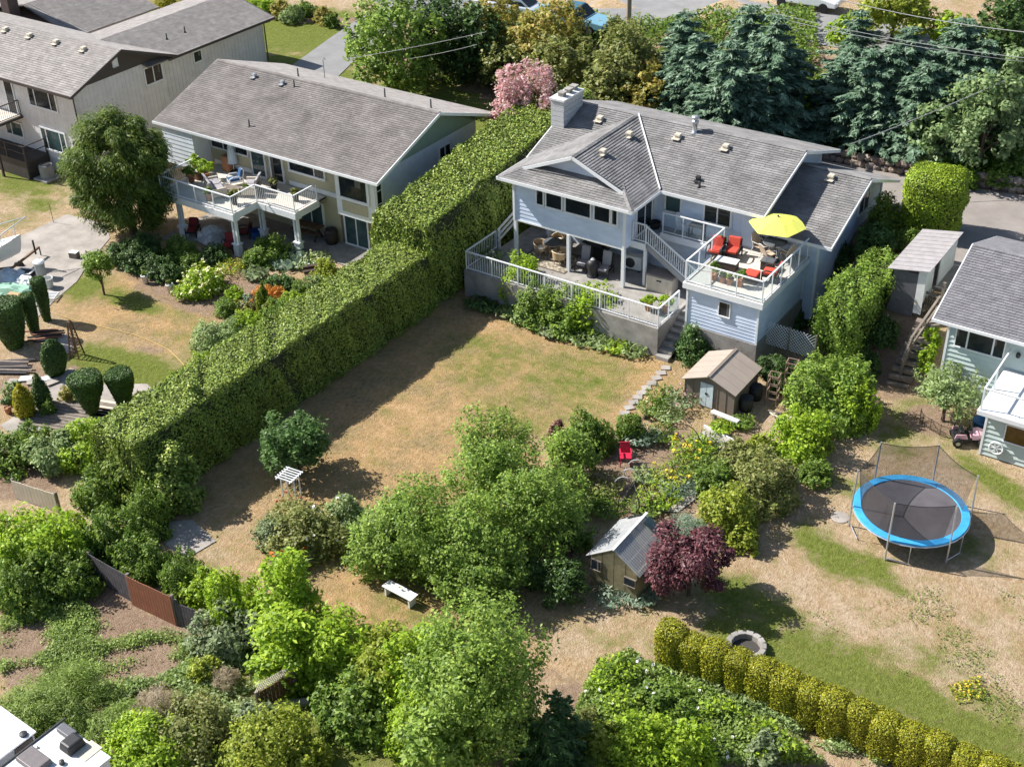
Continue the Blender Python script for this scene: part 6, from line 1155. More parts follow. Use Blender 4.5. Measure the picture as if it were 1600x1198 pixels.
# ------------------------------------------------------------------ the road at the top
def pickup(label, loc, rz, m, m2):
    t = thing('pickup_truck', label, 'pickup truck', loc, rz); h = .92
    MB().prism([(-h, -2.6, .45), (-h, 2.55, .45), (-h, 2.6, .85), (-h, 1.1, 1.02), (-h, -2.6, 1.05)], (2*h, 0, 0)).build('body', m, t, bevel=.06); MB().prism([(-.82, -.75, 1.0), (-.82, 1.2, 1.0), (-.72, .55, 1.62), (-.72, -.6, 1.62)], (1.6, 0, 0)).build('cab', m2, t, bevel=.05)
    for i in range(2): MB().box((0, -2.15+i*.95, 1.09), (1.72, .9, .05)).build('tonneau_panel', m, t, bevel=.015)
    MB().prism([(-.76, 1.22, 1.05), (.76, 1.22, 1.05), (.68, .62, 1.57), (-.68, .62, 1.57)], (0, .03, .02)).build('windscreen', GLASS_D, t); MB().box((0, -.72, 1.35), (1.3, .03, .35)).build('rear_window', GLASS_D, t)
    for s in (-1, 1):
        MB().prism([(s*.83, -.5, 1.08), (s*.83, .85, 1.08), (s*.76, .5, 1.5), (s*.76, -.5, 1.5)], (s*.02, 0, 0)).build('side_window', GLASS_D, t); MB().box((s*.7, 2.6, .72), (.3, .04, .16)).build('headlight', WHITE, t); MB().box((s*.8, -2.62, .8), (.16, .03, .25)).build('tail_light', REDC, t)
        for y in (1.65, -1.6): wl = MB().lathe([(.25, -.12), (.35, -.1), (.35, .1), (.25, .12)], n=20).build('wheel', BLACK, t); wl.rotation_euler = (0, R(90), 0); wl.location = (s*.85, y, .35); MB().lathe([(.2, -.13), (.2, .13)], n=12).build('rim', METAL, wl)
    return t
def car(label, loc, rz, m):
    t = thing('parked_car', label, 'car', loc, rz); MB().prism([(-.88, -2.2, .35), (-.88, 2.2, .35), (-.88, 2.25, .7), (-.88, 1.2, .9), (-.88, -2.15, .95)], (1.76, 0, 0)).build('body', m, t, bevel=.08); MB().prism([(-.75, -1.9, .9), (-.75, 1.1, .9), (-.68, .35, 1.42), (-.68, -1.2, 1.42)], (1.45, 0, 0)).build('cabin', m, t, bevel=.08)
    MB().prism([(-.68, 1.12, .95), (.68, 1.12, .95), (.6, .45, 1.38), (-.6, .45, 1.38)], (0, .03, .02)).build('windscreen', GLASS_D, t); MB().prism([(-.68, -1.92, .95), (.68, -1.92, .95), (.6, -1.3, 1.38), (-.6, -1.3, 1.38)], (0, -.03, .02)).build('rear_window', GLASS_D, t)
    for s in (-1, 1):
        MB().prism([(s*.755, -1.6, .98), (s*.755, .85, .98), (s*.7, .35, 1.36), (s*.7, -1.15, 1.36)], (s*.02, 0, 0)).build('side_window', GLASS_D, t); MB().box((s*.65, 2.24, .62), (.3, .04, .13)).build('headlight', WHITE, t); MB().box((s*.65, -2.2, .75), (.3, .04, .15)).build('tail_light', REDC, t)
        for y in (1.4, -1.4): wl = MB().lathe([(.22, -.1), (.31, -.09), (.31, .09), (.22, .1)], n=18).build('wheel', BLACK, t); wl.rotation_euler = (0, R(90), 0); wl.location = (s*.8, y, .31)
    return t
def rd_(x, y, h=0):
    z = 5.8
    for _ in range(8): p = at(x, y, z+h); z = float(tz(p[0], p[1]))
    return (p[0], p[1], z+.03)
pickup('teal blue pickup truck with covered bed parked on the road', rd_(895, 22, 1.0), R(-86), mat('teal_paint', (.2, .4, .5), .25, .04, 2, coat=.5), mat('deep_teal_paint', (.03, .13, .19), .2, .04, 2, coat=.5))
car('pale silver-blue car at the top behind the hedge', rd_(812, 8, .8), R(-86), mat('silver_blue_paint', (.5, .55, .62), .25, .04, 2, coat=.5)); car('white car at the top edge left of the silver one', rd_(765, 0, .8), R(-84), mat('white_car_paint', (.75, .76, .78), .25, .04, 2, coat=.5))
car('pale car at the top right in the gap of the conifers', rd_(1262, -8, .8), R(-88), MATS['white_car_paint'])
up = thing('utility_pole', 'tall wooden utility pole rising above the trees at the top', 'utility pole', (-40.0, 71.2, float(tz(-40.0, 71.2)))); MB().tube([(0, 0, -.3), (0, 0, 5), (0, 0, 10.5)], [.17, .15, .12], 10).build('pole', mat('pole_wood', (.36, .27, .2), .85, .2, 3, stretch=(4, 4, .4)), up); MB().box((0, 0, 9.8), (.12, 2.2, .12)).build('crossarm', MATS['pole_wood'], up)
for y in (-.95, -.35, .35, .95): MB().lathe([(.05, 9.86), (.06, 9.95), (.03, 10.02)], (0, y, 0), 8).build('insulator', OFFW, up)
WIRE = mat('cable', (.34, .34, .34), .5)
def wire(label, pts, r=.018, sag=.25):
    t = thing('overhead_wire', label, 'cable'); P = [np.array(p, float) for p in pts]; Q = [P[0]*(1-f)+P[1]*f-np.array([0, 0, sag*4*f*(1-f)]) for f in np.linspace(0, 1, 13)]; MB().tube([tuple(q) for q in Q], r, 5).build('strand', WIRE, t)
wire('upper road cable above the spruces at top right', (at(1290, -6, 12), at(1650, 55, 12)), .022); wire('lower pair cable crossing the spruces, upper strand', (at(1215, 22, 10), at(1640, 95, 10)), .016); wire('lower pair cable crossing the spruces, lower strand', (at(1200, 25, 9.8), at(1640, 101, 9.8)), .016)
wire('service cable slanting down to the blue house eave at right', (at(1330, 225, 6.0), at(1572, 125, 8.5)), .022, .1); wire('service cable to the pale house behind the birch', (at(508, 97, 6.5), at(760, 50, 9.5)), .011, .1); wire('second service cable to the pale house', (at(640, 92, 7.5), at(745, 70, 9)), .009, .05)
sm = thing('service_mast', 'thin electric service mast on the pale left roof', 'mast', at(507, 118, 5.8)); MB().tube([(0, 0, -1), (0, 0, .95), (.1, 0, 1.05), (.2, 0, .95)], .03, 6).build('mast', METAL, sm)
# rock wall at the foot of the bank
rk = thing('rock_wall', 'dry-stacked brown boulder wall along the upper driveway', 'wall', (-18, 63.6, 3.1)); rng = np.random.default_rng(11); ROCKM = [mat('boulder_%d' % i, c, .9, .25, 3, .5, 10) for i, c in enumerate(((.25, .19, .15), (.33, .27, .22), (.2, .16, .14)))]
rocks = []
for k in range(5):
    b = MB(); b.lathe([(.02, -.5), (.42, -.36), (.55, 0), (.42, .34), (.02, .46)], n=8); b.v = [tuple(np.array(v)*rng.uniform(.75, 1.15, 3)) for v in b.v]; rocks.append(b.mesh('boulder', ROCKM[k % 3]))
path = [(-27.5, 63.9), (-24.5, 63.5), (-22.7, 63.2), (-19.9, 63.4), (-17.6, 63.8), (-12.8, 64.5), (-8, 64.7)]; seg = [np.array(p) for p in path]
for a, c in zip(seg, seg[1:]):
    l = np.linalg.norm(c-a); n = int(l/.36)
    for i in range(n):
        for row in range(2):
            p = a+(c-a)*(i+.5*row+rng.uniform(-.1, .1))/n; s = rng.uniform(.42, .62); o = link('boulder', rocks[rng.integers(5)], rk, (p[0]+18, p[1]+.15*row-63.6, .12+.36*row)); o.scale = (s*1.05, s*.9, s*.85); o.rotation_euler = (rng.uniform(-.3, .3), rng.uniform(-.3, .3), rng.uniform(0, 6))
# ------------------------------------------------------------------ hedges
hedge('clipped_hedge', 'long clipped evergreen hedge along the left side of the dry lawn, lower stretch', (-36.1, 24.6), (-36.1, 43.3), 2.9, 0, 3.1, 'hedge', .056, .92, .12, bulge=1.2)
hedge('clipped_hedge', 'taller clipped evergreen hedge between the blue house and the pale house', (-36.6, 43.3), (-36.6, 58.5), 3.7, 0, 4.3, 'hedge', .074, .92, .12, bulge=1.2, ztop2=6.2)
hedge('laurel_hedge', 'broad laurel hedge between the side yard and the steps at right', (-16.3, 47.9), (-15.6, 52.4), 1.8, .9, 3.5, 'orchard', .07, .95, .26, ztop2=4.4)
n = 15; e0 = at(1050, 985, 1.5); e1 = at(1600, 1215, 1.5)
for i in range(n):
    f = i/(n-1); p = e0+(e1-e0)*f; p[2] = 0; hh = 1.62+random.uniform(-.1, .1); r = .44+random.uniform(-.035, .045)
    words_ = ['first', 'second', 'third', 'fourth', 'fifth', 'sixth', 'seventh', 'eighth', 'ninth', 'tenth', 'eleventh', 'twelfth', 'thirteenth', 'fourteenth', 'fifteenth']
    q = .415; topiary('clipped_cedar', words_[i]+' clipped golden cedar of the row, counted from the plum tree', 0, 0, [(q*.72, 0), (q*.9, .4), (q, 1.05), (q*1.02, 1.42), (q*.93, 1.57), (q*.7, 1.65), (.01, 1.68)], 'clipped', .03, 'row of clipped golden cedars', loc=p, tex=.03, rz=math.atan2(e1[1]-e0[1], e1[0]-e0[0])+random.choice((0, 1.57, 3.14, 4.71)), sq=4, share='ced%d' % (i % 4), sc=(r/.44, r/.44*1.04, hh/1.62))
# ------------------------------------------------------------------ clipped plants on the left
topiary('flat_topped_cedar', 'broad flat-topped dark cedar at the left edge', 24, 541, [(.34, 0), (.55, .6), (.72, 1.7), (.76, 2.3), (.7, 2.4), (.01, 2.42)], 'dark', .045, tex=.015)
topiary('column_cedar', 'tall clipped dark column behind the flat-topped cedar', 56, 522, [(.15, 0), (.24, .5), (.32, 1.6), (.33, 2.1), (.28, 2.2), (.01, 2.22)], 'dark', .045, tex=.015); topiary('column_cedar', 'slim clipped dark column nearest the parking pad', 74, 500, [(.15, 0), (.22, .5), (.32, 1.6), (.34, 2.2), (.29, 2.3), (.01, 2.32)], 'dark', .045, tex=.015)
topiary('oval_cedar', 'leaning clipped oval bush on the left lawn edge', 90, 585, [(.25, 0), (.45, .3), (.55, .8), (.5, 1.3), (.3, 1.7), (.01, 1.85)], 'dark', .045, sx=.75, sy=1.1, tex=.015)
topiary('wedge_cedar', 'flat-topped wedge-shaped cedar beside the grey planks', 146, 648, [(.12, 0), (.3, .4), (.58, 1.2), (.72, 1.9), (.68, 2.0), (.01, 2.04)], 'dark', .045, tex=.015); topiary('wedge_cedar', 'flat-topped wedge-shaped cedar nearest the long hedge', 197, 640, [(.12, 0), (.28, .4), (.5, 1.2), (.6, 1.85), (.56, 1.95), (.01, 1.98)], 'dark', .045, tex=.015)
topiary('cone_shrub', 'bright yellow columnar shrub in the left corner garden', 42, 650, [(.15, 0), (.38, .2), (.38, .8), (.28, 1.3), (.01, 1.65)], 'yellow', .05); topiary('cone_shrub', 'dark pointed conifer right of the yellow columnar shrub', 69, 635, [(.2, 0), (.38, .3), (.32, .9), (.15, 1.4), (.01, 1.75)], 'dark', .045); topiary('cone_shrub', 'small green cone below the dark pointed conifer', 80, 645, [(.15, 0), (.25, .15), (.12, .5), (.01, .7)], 'green', .04); topiary('cone_shrub', 'tiny green cone left of the small green cone', 70, 647, [(.12, 0), (.2, .12), (.1, .35), (.01, .5)], 'green', .04)
pot('small grey conifer in a clay pot in the left corner garden', gat(14, 645), .18, .3, TERRA, 'dark', .22, tall=1.6)
tree('garden_shrub', 'pale variegated shrub at the left edge above the yellow column', 'shrub', 20, 610, 30, .5, .45, 'pale', .07); tree('garden_shrub', 'small pinkish-green shrub between the planks and slabs', 'shrub', 105, 612, 28, .35, .3, 'autumn', .06); tree('garden_shrub', 'small brown-green shrub at the end of the planks by the hedge', 'shrub', 218, 620, 26, .4, .35, 'olive', .06)
topiary('round_bush', 'clipped bright yellow ball bush by the far driveway', 262, 22, [(.3, 0), (.85, .3), (.95, .7), (.6, 1.2), (.01, 1.4)], 'yellow', .07); topiary('round_bush', 'clipped yellow ball bush nearest the garage gable', 222, 45, [(.3, 0), (.9, .3), (1.0, .7), (.6, 1.15), (.01, 1.3)], 'yellow', .07); topiary('round_bush', 'clipped green ball bush at the corner of the grey wing', 372, 92, [(.5, 0), (1.0, .4), (1.05, .8), (.7, 1.3), (.01, 1.5)], 'hedge', .07)
tree('garden_shrub', 'reddish shrub in the far mulch bed at the left', 'shrub', 285, 8, 34, .7, .7, 'autumn', .09)
for x, y, wd, k, lb in ((408, 6, 50, 'lime', 'lime shrub at the left end of the far mulch bed'), (438, 12, 40, 'autumn', 'brownish shrub in the far mulch bed, second from left'), (455, 22, 34, 'pale', 'pale hosta-like clump in the far mulch bed'), (473, 12, 40, 'green', 'dark green shrub in the middle of the far mulch bed'), (505, 22, 34, 'autumn', 'rusty shrub at the right end of the far mulch bed'), (518, 30, 22, 'green', 'small upright shrub beside the far driveway')): tree('garden_shrub', lb, 'shrub', x, y, wd, .6, .55, k, .1)
tree('garden_tree', 'blue-green conifer tip at the top left corner', 'tree', 12, 22, 46, 2, 1.6, 'blueg', .12); hedge('clipped_hedge', 'yellow-topped clipped hedge at the top left behind the garage', tuple(gat(88, 14)[:2]), tuple(gat(125, -6)[:2]), 1.5, 2.5, 3.9, 'yellow', .1, .8, .1)
# ------------------------------------------------------------------ left garden
tree('weeping_tree', 'large dark weeping evergreen tree in front of the pale left house', 'tree', 190, 272, 182, 3.5, 3.5, 'drape', .115, 1.9, 170, .24, .15, .26, low=-1, droop=1.2, r0=.2)
st_ = tree('standard_tree', 'small round-headed tree on a bare wooden trunk by the parking pad', 'tree', 152, 412, 58, 1.75, .75, 'orchard', .075, r0=.05); q = np.array(st_.location); MB().beam((0, 0, 0), (0, .05, 1.2), .09, .09).build('stake', mat('stake_wood', (.45, .26, .15), .8), st_)
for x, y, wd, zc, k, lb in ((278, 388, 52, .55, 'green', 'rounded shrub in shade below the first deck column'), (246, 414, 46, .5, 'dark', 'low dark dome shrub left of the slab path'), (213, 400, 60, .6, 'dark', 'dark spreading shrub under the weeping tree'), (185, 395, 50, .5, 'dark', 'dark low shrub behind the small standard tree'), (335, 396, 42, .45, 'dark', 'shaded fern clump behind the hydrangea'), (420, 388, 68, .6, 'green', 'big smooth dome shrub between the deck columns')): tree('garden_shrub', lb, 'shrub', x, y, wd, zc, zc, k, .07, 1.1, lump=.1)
tree('hydrangea', 'lime hydrangea covered in pale yellow-green flower heads', 'shrub', 311, 437, 74, .6, .62, 'lime', .08, 1.1, lump=.08, fl=('cream', 190, .085))
clump('flowering_perennial', 'yellow-flowered perennial clump right of the hydrangea', 362, 425, .6, .6, 'golden', 320, .16, fl=('yellow', 26, .05)); clump('hosta', 'white-edged hosta beside the yellow perennials', 400, 432, .6, .4, 'silver', 160, .2, .5); clump('hosta', 'blue-grey hosta in the shade of the dome shrub', 448, 415, .7, .4, 'blueg', 200, .22, .5); clump('hosta', 'second blue-grey hosta at the foot of the right deck column', 462, 402, .5, .4, 'blueg', 140, .2, .5)
clump('flowering_perennial', 'cream variegated clump beneath the right deck column', 478, 417, .55, .4, 'pale', 190, .14, .4, fl=('white', 20, .06)); clump('flowering_perennial', 'cream and pink roses near the sliding door', 498, 408, .5, .5, 'pale', 180, .12, .4, fl=('cream', 14, .07))
tree('smoke_bush', 'glowing orange spiraea in the left flower border', 'shrub', 419, 462, 50, .5, .48, 'orange', .06); topiary('cone_shrub', 'narrow green cone in front of the orange spiraea', 415, 484, [(.15, 0), (.24, .3), (.18, .9), (.08, 1.3), (.01, 1.6)], 'cedar', .05); topiary('cone_shrub', 'slim golden spire left of the green cone', 408, 492, [(.08, 0), (.14, .3), (.12, 1.0), (.05, 1.3), (.01, 1.4)], 'golden', .05)
for x, y, wd, zc, k, lb in ((366, 460, 34, .4, 'lime', 'feathery bright green clump below the brown path edge'), (393, 470, 30, .3, 'blueg', 'low grey-green clump left of the green cone'), (380, 478, 44, .25, 'autumn', 'low rust-red clump in the left border'), (470, 452, 36, .4, 'green', 'rounded green clump left of the dark sleepers'), (505, 420, 44, .4, 'golden', 'yellow-green clump above the dark sleepers'), (345, 520, 76, .7, 'pale', 'loose pale green shrub where lawn meets the long hedge'), (385, 505, 60, .7, 'lime', 'leafy lime shrub between pale shrub and hedge'), (440, 490, 60, .8, 'green', 'green shrub pressed against the long hedge'), (400, 540, 70, .8, 'lime', 'light green shrub bulging from the hedge top'), (320, 575, 60, .8, 'lime', 'light green shrub overhanging the left lawn from the hedge'), (285, 610, 60, .8, 'lime', 'light green shrub at the hedge near the wedge cedars')): tree('garden_shrub', lb, 'shrub', x, y, wd, zc, zc, k, .07)
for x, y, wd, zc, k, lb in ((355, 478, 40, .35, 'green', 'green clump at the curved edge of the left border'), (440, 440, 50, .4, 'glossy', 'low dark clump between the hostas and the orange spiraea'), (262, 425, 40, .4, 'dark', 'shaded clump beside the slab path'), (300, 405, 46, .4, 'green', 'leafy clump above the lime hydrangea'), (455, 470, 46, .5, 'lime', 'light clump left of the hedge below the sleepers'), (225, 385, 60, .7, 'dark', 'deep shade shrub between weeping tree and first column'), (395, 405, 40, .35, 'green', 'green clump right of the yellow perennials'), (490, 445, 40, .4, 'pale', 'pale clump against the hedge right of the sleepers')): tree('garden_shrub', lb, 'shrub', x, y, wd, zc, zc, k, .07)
# ------------------------------------------------------------------ lower left thicket
for x, y, wd, zc, k, lb in ((30, 695, 95, .7, 'green', 'green shrub at the left edge below the corner garden'), (85, 700, 90, .8, 'pale', 'arching pale green shrub, second from the left edge'), (140, 690, 95, .8, 'lime', 'arching bright shrub above the brown yard corner'), (190, 680, 90, .9, 'green', 'dense shrub where the long hedge begins'), (200, 735, 100, 1.0, 'cedar', 'loose olive cedar hanging over the end of the hedge'), (238, 695, 85, 1.5, 'hedge', 'cedar bulge at the low end of the long hedge'), (265, 745, 80, 1.3, 'hedge', 'loose cedar growth at the near corner of the long hedge'), (300, 660, 60, 1.7, 'hedge', 'shaggy cedar tuft on top of the long hedge near its end'), (155, 760, 80, .7, 'green', 'glossy shrub beside the brown yard corner')): tree('thicket_shrub', lb, 'shrub', x, y, wd, zc, zc, k, .085, droop=.6 if k in ('pale', 'cedar') else 0)
for x, y, wd, zc, k, lb in ((45, 845, 150, 1.2, 'lime', 'big yellow-green laurel at the left edge'), (110, 845, 90, 1.0, 'lime', 'yellow-tipped laurel right of the big one'), (40, 905, 100, .9, 'green', 'dark-based laurel below the big yellow-green one'), (112, 895, 80, .8, 'green', 'green laurel behind the dark grey fence panel'), (180, 830, 90, 1.0, 'green', 'glossy white-flecked shrub above the dark fence'), (222, 868, 80, .8, 'green', 'glossy dark shrub at the top of the red-brown fence'), (230, 795, 70, 1.0, 'green', 'leafy shrub at the foot of the hedge by the slab'), (285, 895, 70, .8, 'green', 'bright shrub between slab and red-brown fence'), (315, 920, 60, .7, 'lime', 'lime shrub behind the short dark fence panel'), (362, 935, 90, 1.1, 'lime', 'big lime-green shrub at the lower lawn edge'), (355, 985, 110, .8, 'silver', 'grey-leaved creeper mounded over the fence line'), (415, 985, 60, .7, 'silver', 'grey-green creeper at the end of the fence line')): tree('thicket_shrub', lb, 'shrub', x, y, wd, zc, zc, k, .085)
for x, y, wd, zc, k, lb in ((452, 935, 88, 1.7, 'lime', 'upright lime-green tree at the lower lawn edge'), (450, 1010, 110, 1.3, 'lime', 'lime laurel below the upright lime tree'), (520, 1015, 120, 1.4, 'lime', 'lime laurel in the middle of the lower hedge'), (590, 1035, 120, 1.4, 'golden', 'golden-green laurel of the lower hedge'), (640, 1060, 110, 1.5, 'lime', 'bright lime laurel left of the large lower tree'), (675, 1025, 70, 1.2, 'lime', 'fresh green ferny shrub at the lawn beside the large tree'), (560, 1090, 120, .9, 'green', 'dark shaded shrub under the lower laurels'), (640, 1130, 80, 1.0, 'lime', 'lime shrub at the foot of the large lower tree')): tree('laurel', lb, 'shrub', x, y, wd, zc, zc, k, .09)
tree('garden_tree', 'large green leafy tree in the bottom middle of the picture', 'tree', 752, 1075, 225, 3.0, 3.0, 'orchard', .074, .9, 190, .2, .3, low=-.85, r0=.18); tree('garden_tree', 'second green tree crown at the bottom edge left of the fir', 'tree', 690, 1180, 130, 2.0, 2.0, 'orchard', .1, 1.0, low=-.8)
conifer('young_fir', 'young dark fir at the bottom edge right of the large tree', 853, 1120, 2.9, 1.3, 'dark', seed=3, spray=.14); conifer('young_fir', 'shaded fir behind the young fir at the bottom', 873, 1085, 2.8, 1.2, 'dark', seed=5, spray=.14)
for x, y, wd, zc, k, lb in ((90, 1090, 150, .7, 'feather', 'feathery green fennel bush above the camper'), (40, 1105, 90, .6, 'feather', 'feathery bush left of the big fennel'), (180, 1125, 90, .6, 'feather', 'feathery light green bush right of the camper'), (300, 1135, 130, .8, 'olive', 'twiggy olive shrub at the bottom left'), (410, 1150, 140, .9, 'golden', 'yellow-green shrub at the bottom edge left of the shaded lawn'), (240, 1165, 140, .8, 'lime', 'leafy yellow-green shrub beside the camper corner'), (400, 1120, 70, .7, 'silver', 'silver-leaved shrub below the lattice fence'), (320, 1050, 60, .4, 'golden', 'yellowish weed shrub on the lower slope'), (470, 1180, 80, .6, 'golden', 'yellow-green sprays at the very bottom beside the shaded lawn')): tree('wild_shrub', lb, 'shrub', x, y, wd, zc, zc, k, .07, .5 if k == 'feather' else 1., asp=.2 if k == 'feather' else .5)
tree('dead_shrub', 'grey leafless twiggy shrub at the bottom left', 'shrub', 255, 1110, 90, .7, .7, 'dry', .1, .5, asp=.08); tree('dead_shrub', 'small dry grey shrub near the creeper at lower left', 'shrub', 352, 1058, 42, .4, .4, 'dry', .08, .5, asp=.08)
scatter('weeds', 'low green weeds spread over the bare soil at lower left', [(0, 930), (60, 920), (240, 990), (330, 1010), (340, 1080), (200, 1100), (0, 1080)], 26000, 'feather', .055, .22, patch=-.25); scatter('weeds', 'rough green undergrowth around the shrubs at the bottom left', [(200, 1060), (400, 1020), (440, 1120), (420, 1198), (180, 1198)], 9000, 'pale', .07, .3, patch=-.4)
# ------------------------------------------------------------------ trees in the middle
tree('magnolia', 'round dark glossy-leaved tree at the shaded end of the lawn', 'tree', 462, 688, 104, 1.55, 1.3, 'glossy', .085, 1.0, 34, .3, .22, r0=.07)
clump('rose', 'small climbing rose with red flowers on the white trellis arch', 452, 790, .3, .7, 'olive', 140, .09, .4, fl=('red', 10, .06))
tree('garden_shrub', 'grey-green mixed shrub in the island bed with white flowers', 'shrub', 478, 825, 130, .8, .75, 'olive', .075, 1.0, fl=('white', 20, .07)); tree('garden_shrub', 'silver-leaved shrub at the left of the island bed', 'shrub', 425, 825, 56, .6, .55, 'silver', .07); clump('daylily', 'orange daylilies arching in front of the island bed', 457, 880, .55, .8, 'pale', 260, .28, .09, fl=('orange', 11, .11)); tree('rose', 'white-flowered rose in the island bed beside the orchard trees', 'shrub', 545, 805, 70, .8, .7, 'pale', .07, fl=('white', 26, .08))
for x, y, wd, zc, rz, k, lb in ((632, 818, 170, 1.9, 1.8, 'orchard', 'broad orchard tree on the left of the middle group'), (585, 860, 90, 1.0, 1.0, 'orchard', 'low leafy branch mass at the left foot of the orchard group'), (772, 728, 150, 2.3, 2.3, 'orchard', 'tall upright orchard tree standing in the lawn'), (840, 795, 150, 2.0, 1.8, 'orchard', 'orchard tree on the right of the middle group'), (745, 845, 180, 1.8, 1.75, 'orchard', 'orchard tree at the centre of the middle group'), (655, 850, 120, 1.1, 1.1, 'green', 'dark green shrub mass above the white bench'), (745, 905, 140, 1.1, 1.1, 'green', 'shaded green shrub mass below the orchard trees'), (890, 705, 90, 1.3, 1.2, 'orchard', 'slim leafy tree beside the vegetable plot'), (880, 770, 90, 1.2, 1.1, 'orchard', 'leafy tree left of the pale hoops'), (895, 835, 70, .8, .8, 'green', 'leafy growth behind the greenhouse roof'), (880, 905, 90, .8, .8, 'dark', 'dark shaded shrub left of the greenhouse')): tree('orchard_tree', lb, 'tree', x, y, wd, zc, rz, k, .066, .82, cr_=.24, lump=.34, low=-.8, group='orchard trees')
topiary('round_bush', 'small clipped dark ball bush under the orchard trees', 834, 915, [(.2, 0), (.42, .3), (.45, .7), (.3, 1.1), (.01, 1.2)], 'dark', .05)
tree('bay_tree', 'dense rounded bay shrub at the top of the vegetable plot', 'shrub', 918, 672, 76, .85, .85, 'green', .07, 1.2, lump=.1); tree('bay_tree', 'smaller dense rounded bay shrub beside the larger one', 'shrub', 985, 665, 44, .65, .65, 'green', .07, 1.2, lump=.1); tree('garden_shrub', 'purple-red leaved small shrub at the corner of the vegetable plot', 'shrub', 872, 668, 26, .4, .35, 'plum', .06)
for x, y, r_, h_, k, fl_, lb in ((1020, 645, .5, .6, 'green', ('cream', 10, .05), 'leafy perennial left of the stepping stones, lower one'), (1035, 625, .5, .6, 'green', None, 'leafy perennial beside the shed wall, upper one'), (1065, 632, .6, .7, 'silver', ('pinkp', 26, .05), 'grey-pink flowering perennial in front of the shed'), (1045, 655, .5, .5, 'pale', None, 'pale leafy clump below the pink perennial'), (1000, 690, .6, .6, 'blueg', None, 'blue-green feathery vegetables under the upper hoops'), (1030, 685, .5, .5, 'green', None, 'green vegetables under the tall hoops'), (1080, 712, .6, .8, 'lime', ('yellow', 16, .1), 'yellow-flowered plants in the upper vegetable bed'), (1100, 700, .5, .6, 'green', None, 'green vegetables at the right end of the upper bed'), (1075, 735, .6, .7, 'green', None, 'leafy vegetables in the middle of the long bed'), (1105, 728, .5, .6, 'feather', None, 'feathery vegetables beside the gravel path'), (1050, 750, .6, .7, 'golden', ('yellow', 12, .08), 'golden-flowered plants in the middle of the long bed'), (1060, 770, .6, .6, 'blueg', None, 'grey-green vegetables near the path edge'), (1030, 785, .65, .7, 'lime', None, 'bright leafy vegetables at the lower end of the long bed'), (1010, 800, .5, .6, 'green', None, 'green vegetables above the greenhouse ridge'), (1010, 750, .4, .5, 'pale', None, 'pale lettuce patch beside the pale hoops'), (945, 765, .6, .7, 'olive', None, 'dull green plants left of the pale hoops'), (950, 800, .6, .5, 'green', None, 'broad-leaved squash plants behind the greenhouse'), (925, 790, .5, .5, 'green', None, 'broad-leaved squash plants further left of the greenhouse'), (1000, 935, .6, .4, 'blueg', None, 'cabbage plants in front of the greenhouse'), (955, 935, .6, .4, 'blueg', None, 'cabbage plants at the left front of the greenhouse'), (1128, 672, .4, .35, 'lime', None, 'small lime plant under the plank bench'), (1160, 665, .4, .4, 'green', None, 'green plant right of the plank bench')): clump('vegetable_plants' if 'vegetable' in lb else 'garden_perennial', lb, x, y, r_*1.1, h_, k, 420, .1, .35, fl=fl_)
tree('fennel', 'soft blue-green fennel cloud beside the greenhouse', 'shrub', 1072, 822, 62, .55, .5, 'blueg', .06, .5, asp=.15)
for x, y, wd, zc, k, lb in ((1135, 795, 84, .9, 'golden', 'golden-leaved shrub right of the fennel'), (1185, 745, 105, 1.0, 'olive', 'wide olive-brown juniper beside the right lawn'), (1120, 748, 60, .7, 'green', 'green shrub along the gravel path'), (1150, 705, 60, .5, 'olive', 'low olive shrub at the top of the gravel path'), (1185, 695, 50, .4, 'golden', 'low golden shrub near the firewood heap'), (1165, 835, 46, .6, 'golden', 'pale golden sprays below the golden shrub')): tree('garden_shrub', lb, 'shrub', x, y, wd, zc, zc, k, .075)
tree('plum_tree', 'purple-leaved plum tree beside the greenhouse', 'tree', 1080, 876, 172, 1.55, 1.3, 'plum', .07, .9, 60, .28, .22, low=-.8, droop=.5, r0=.07)
# ------------------------------------------------------------------ right-hand side
for x, y, wd, zc, rz, k, lb in ((1302, 602, 122, 1.4, 1.3, 'orchard', 'large bright green fig-like shrub below the gate post'), (1258, 672, 88, 1.0, 1.0, 'lime', 'bright green shrub mass below the firewood heap'), (1335, 628, 72, 1.0, 1.0, 'lime', 'yellow-tipped shrub on the right of the bright mass')): tree('garden_shrub', lb, 'shrub', x, y, wd, zc, rz, k, .085)
tree('garden_shrub', 'small round dark green bush left of the trampoline', 'shrub', 1278, 733, 52, .5, .45, 'green', .06, 1.2, lump=.08)
tree('apple_tree', 'small apple tree inside the wire border fence', 'tree', 1482, 608, 115, 1.6, .85, 'pale', .075, .55, 34, .3, .4, r0=.08)
for x, y, wd, zc, k, lb in ((1455, 530, 34, .6, 'lime', 'bright leafy shrub at the corner of the green house'), (1445, 560, 30, .5, 'lime', 'leafy shrub beside the lower side steps'), (1508, 590, 30, .4, 'green', 'small leafy plant at the foot of the green siding'), (1487, 465, 34, .4, 'golden', 'yellow-green sprig at the top post of the side steps'), (1440, 465, 36, .4, 'dry', 'dry brown creeper on the rail fence')): tree('garden_shrub', lb, 'shrub', x, y, wd, zc, zc, k, .07)
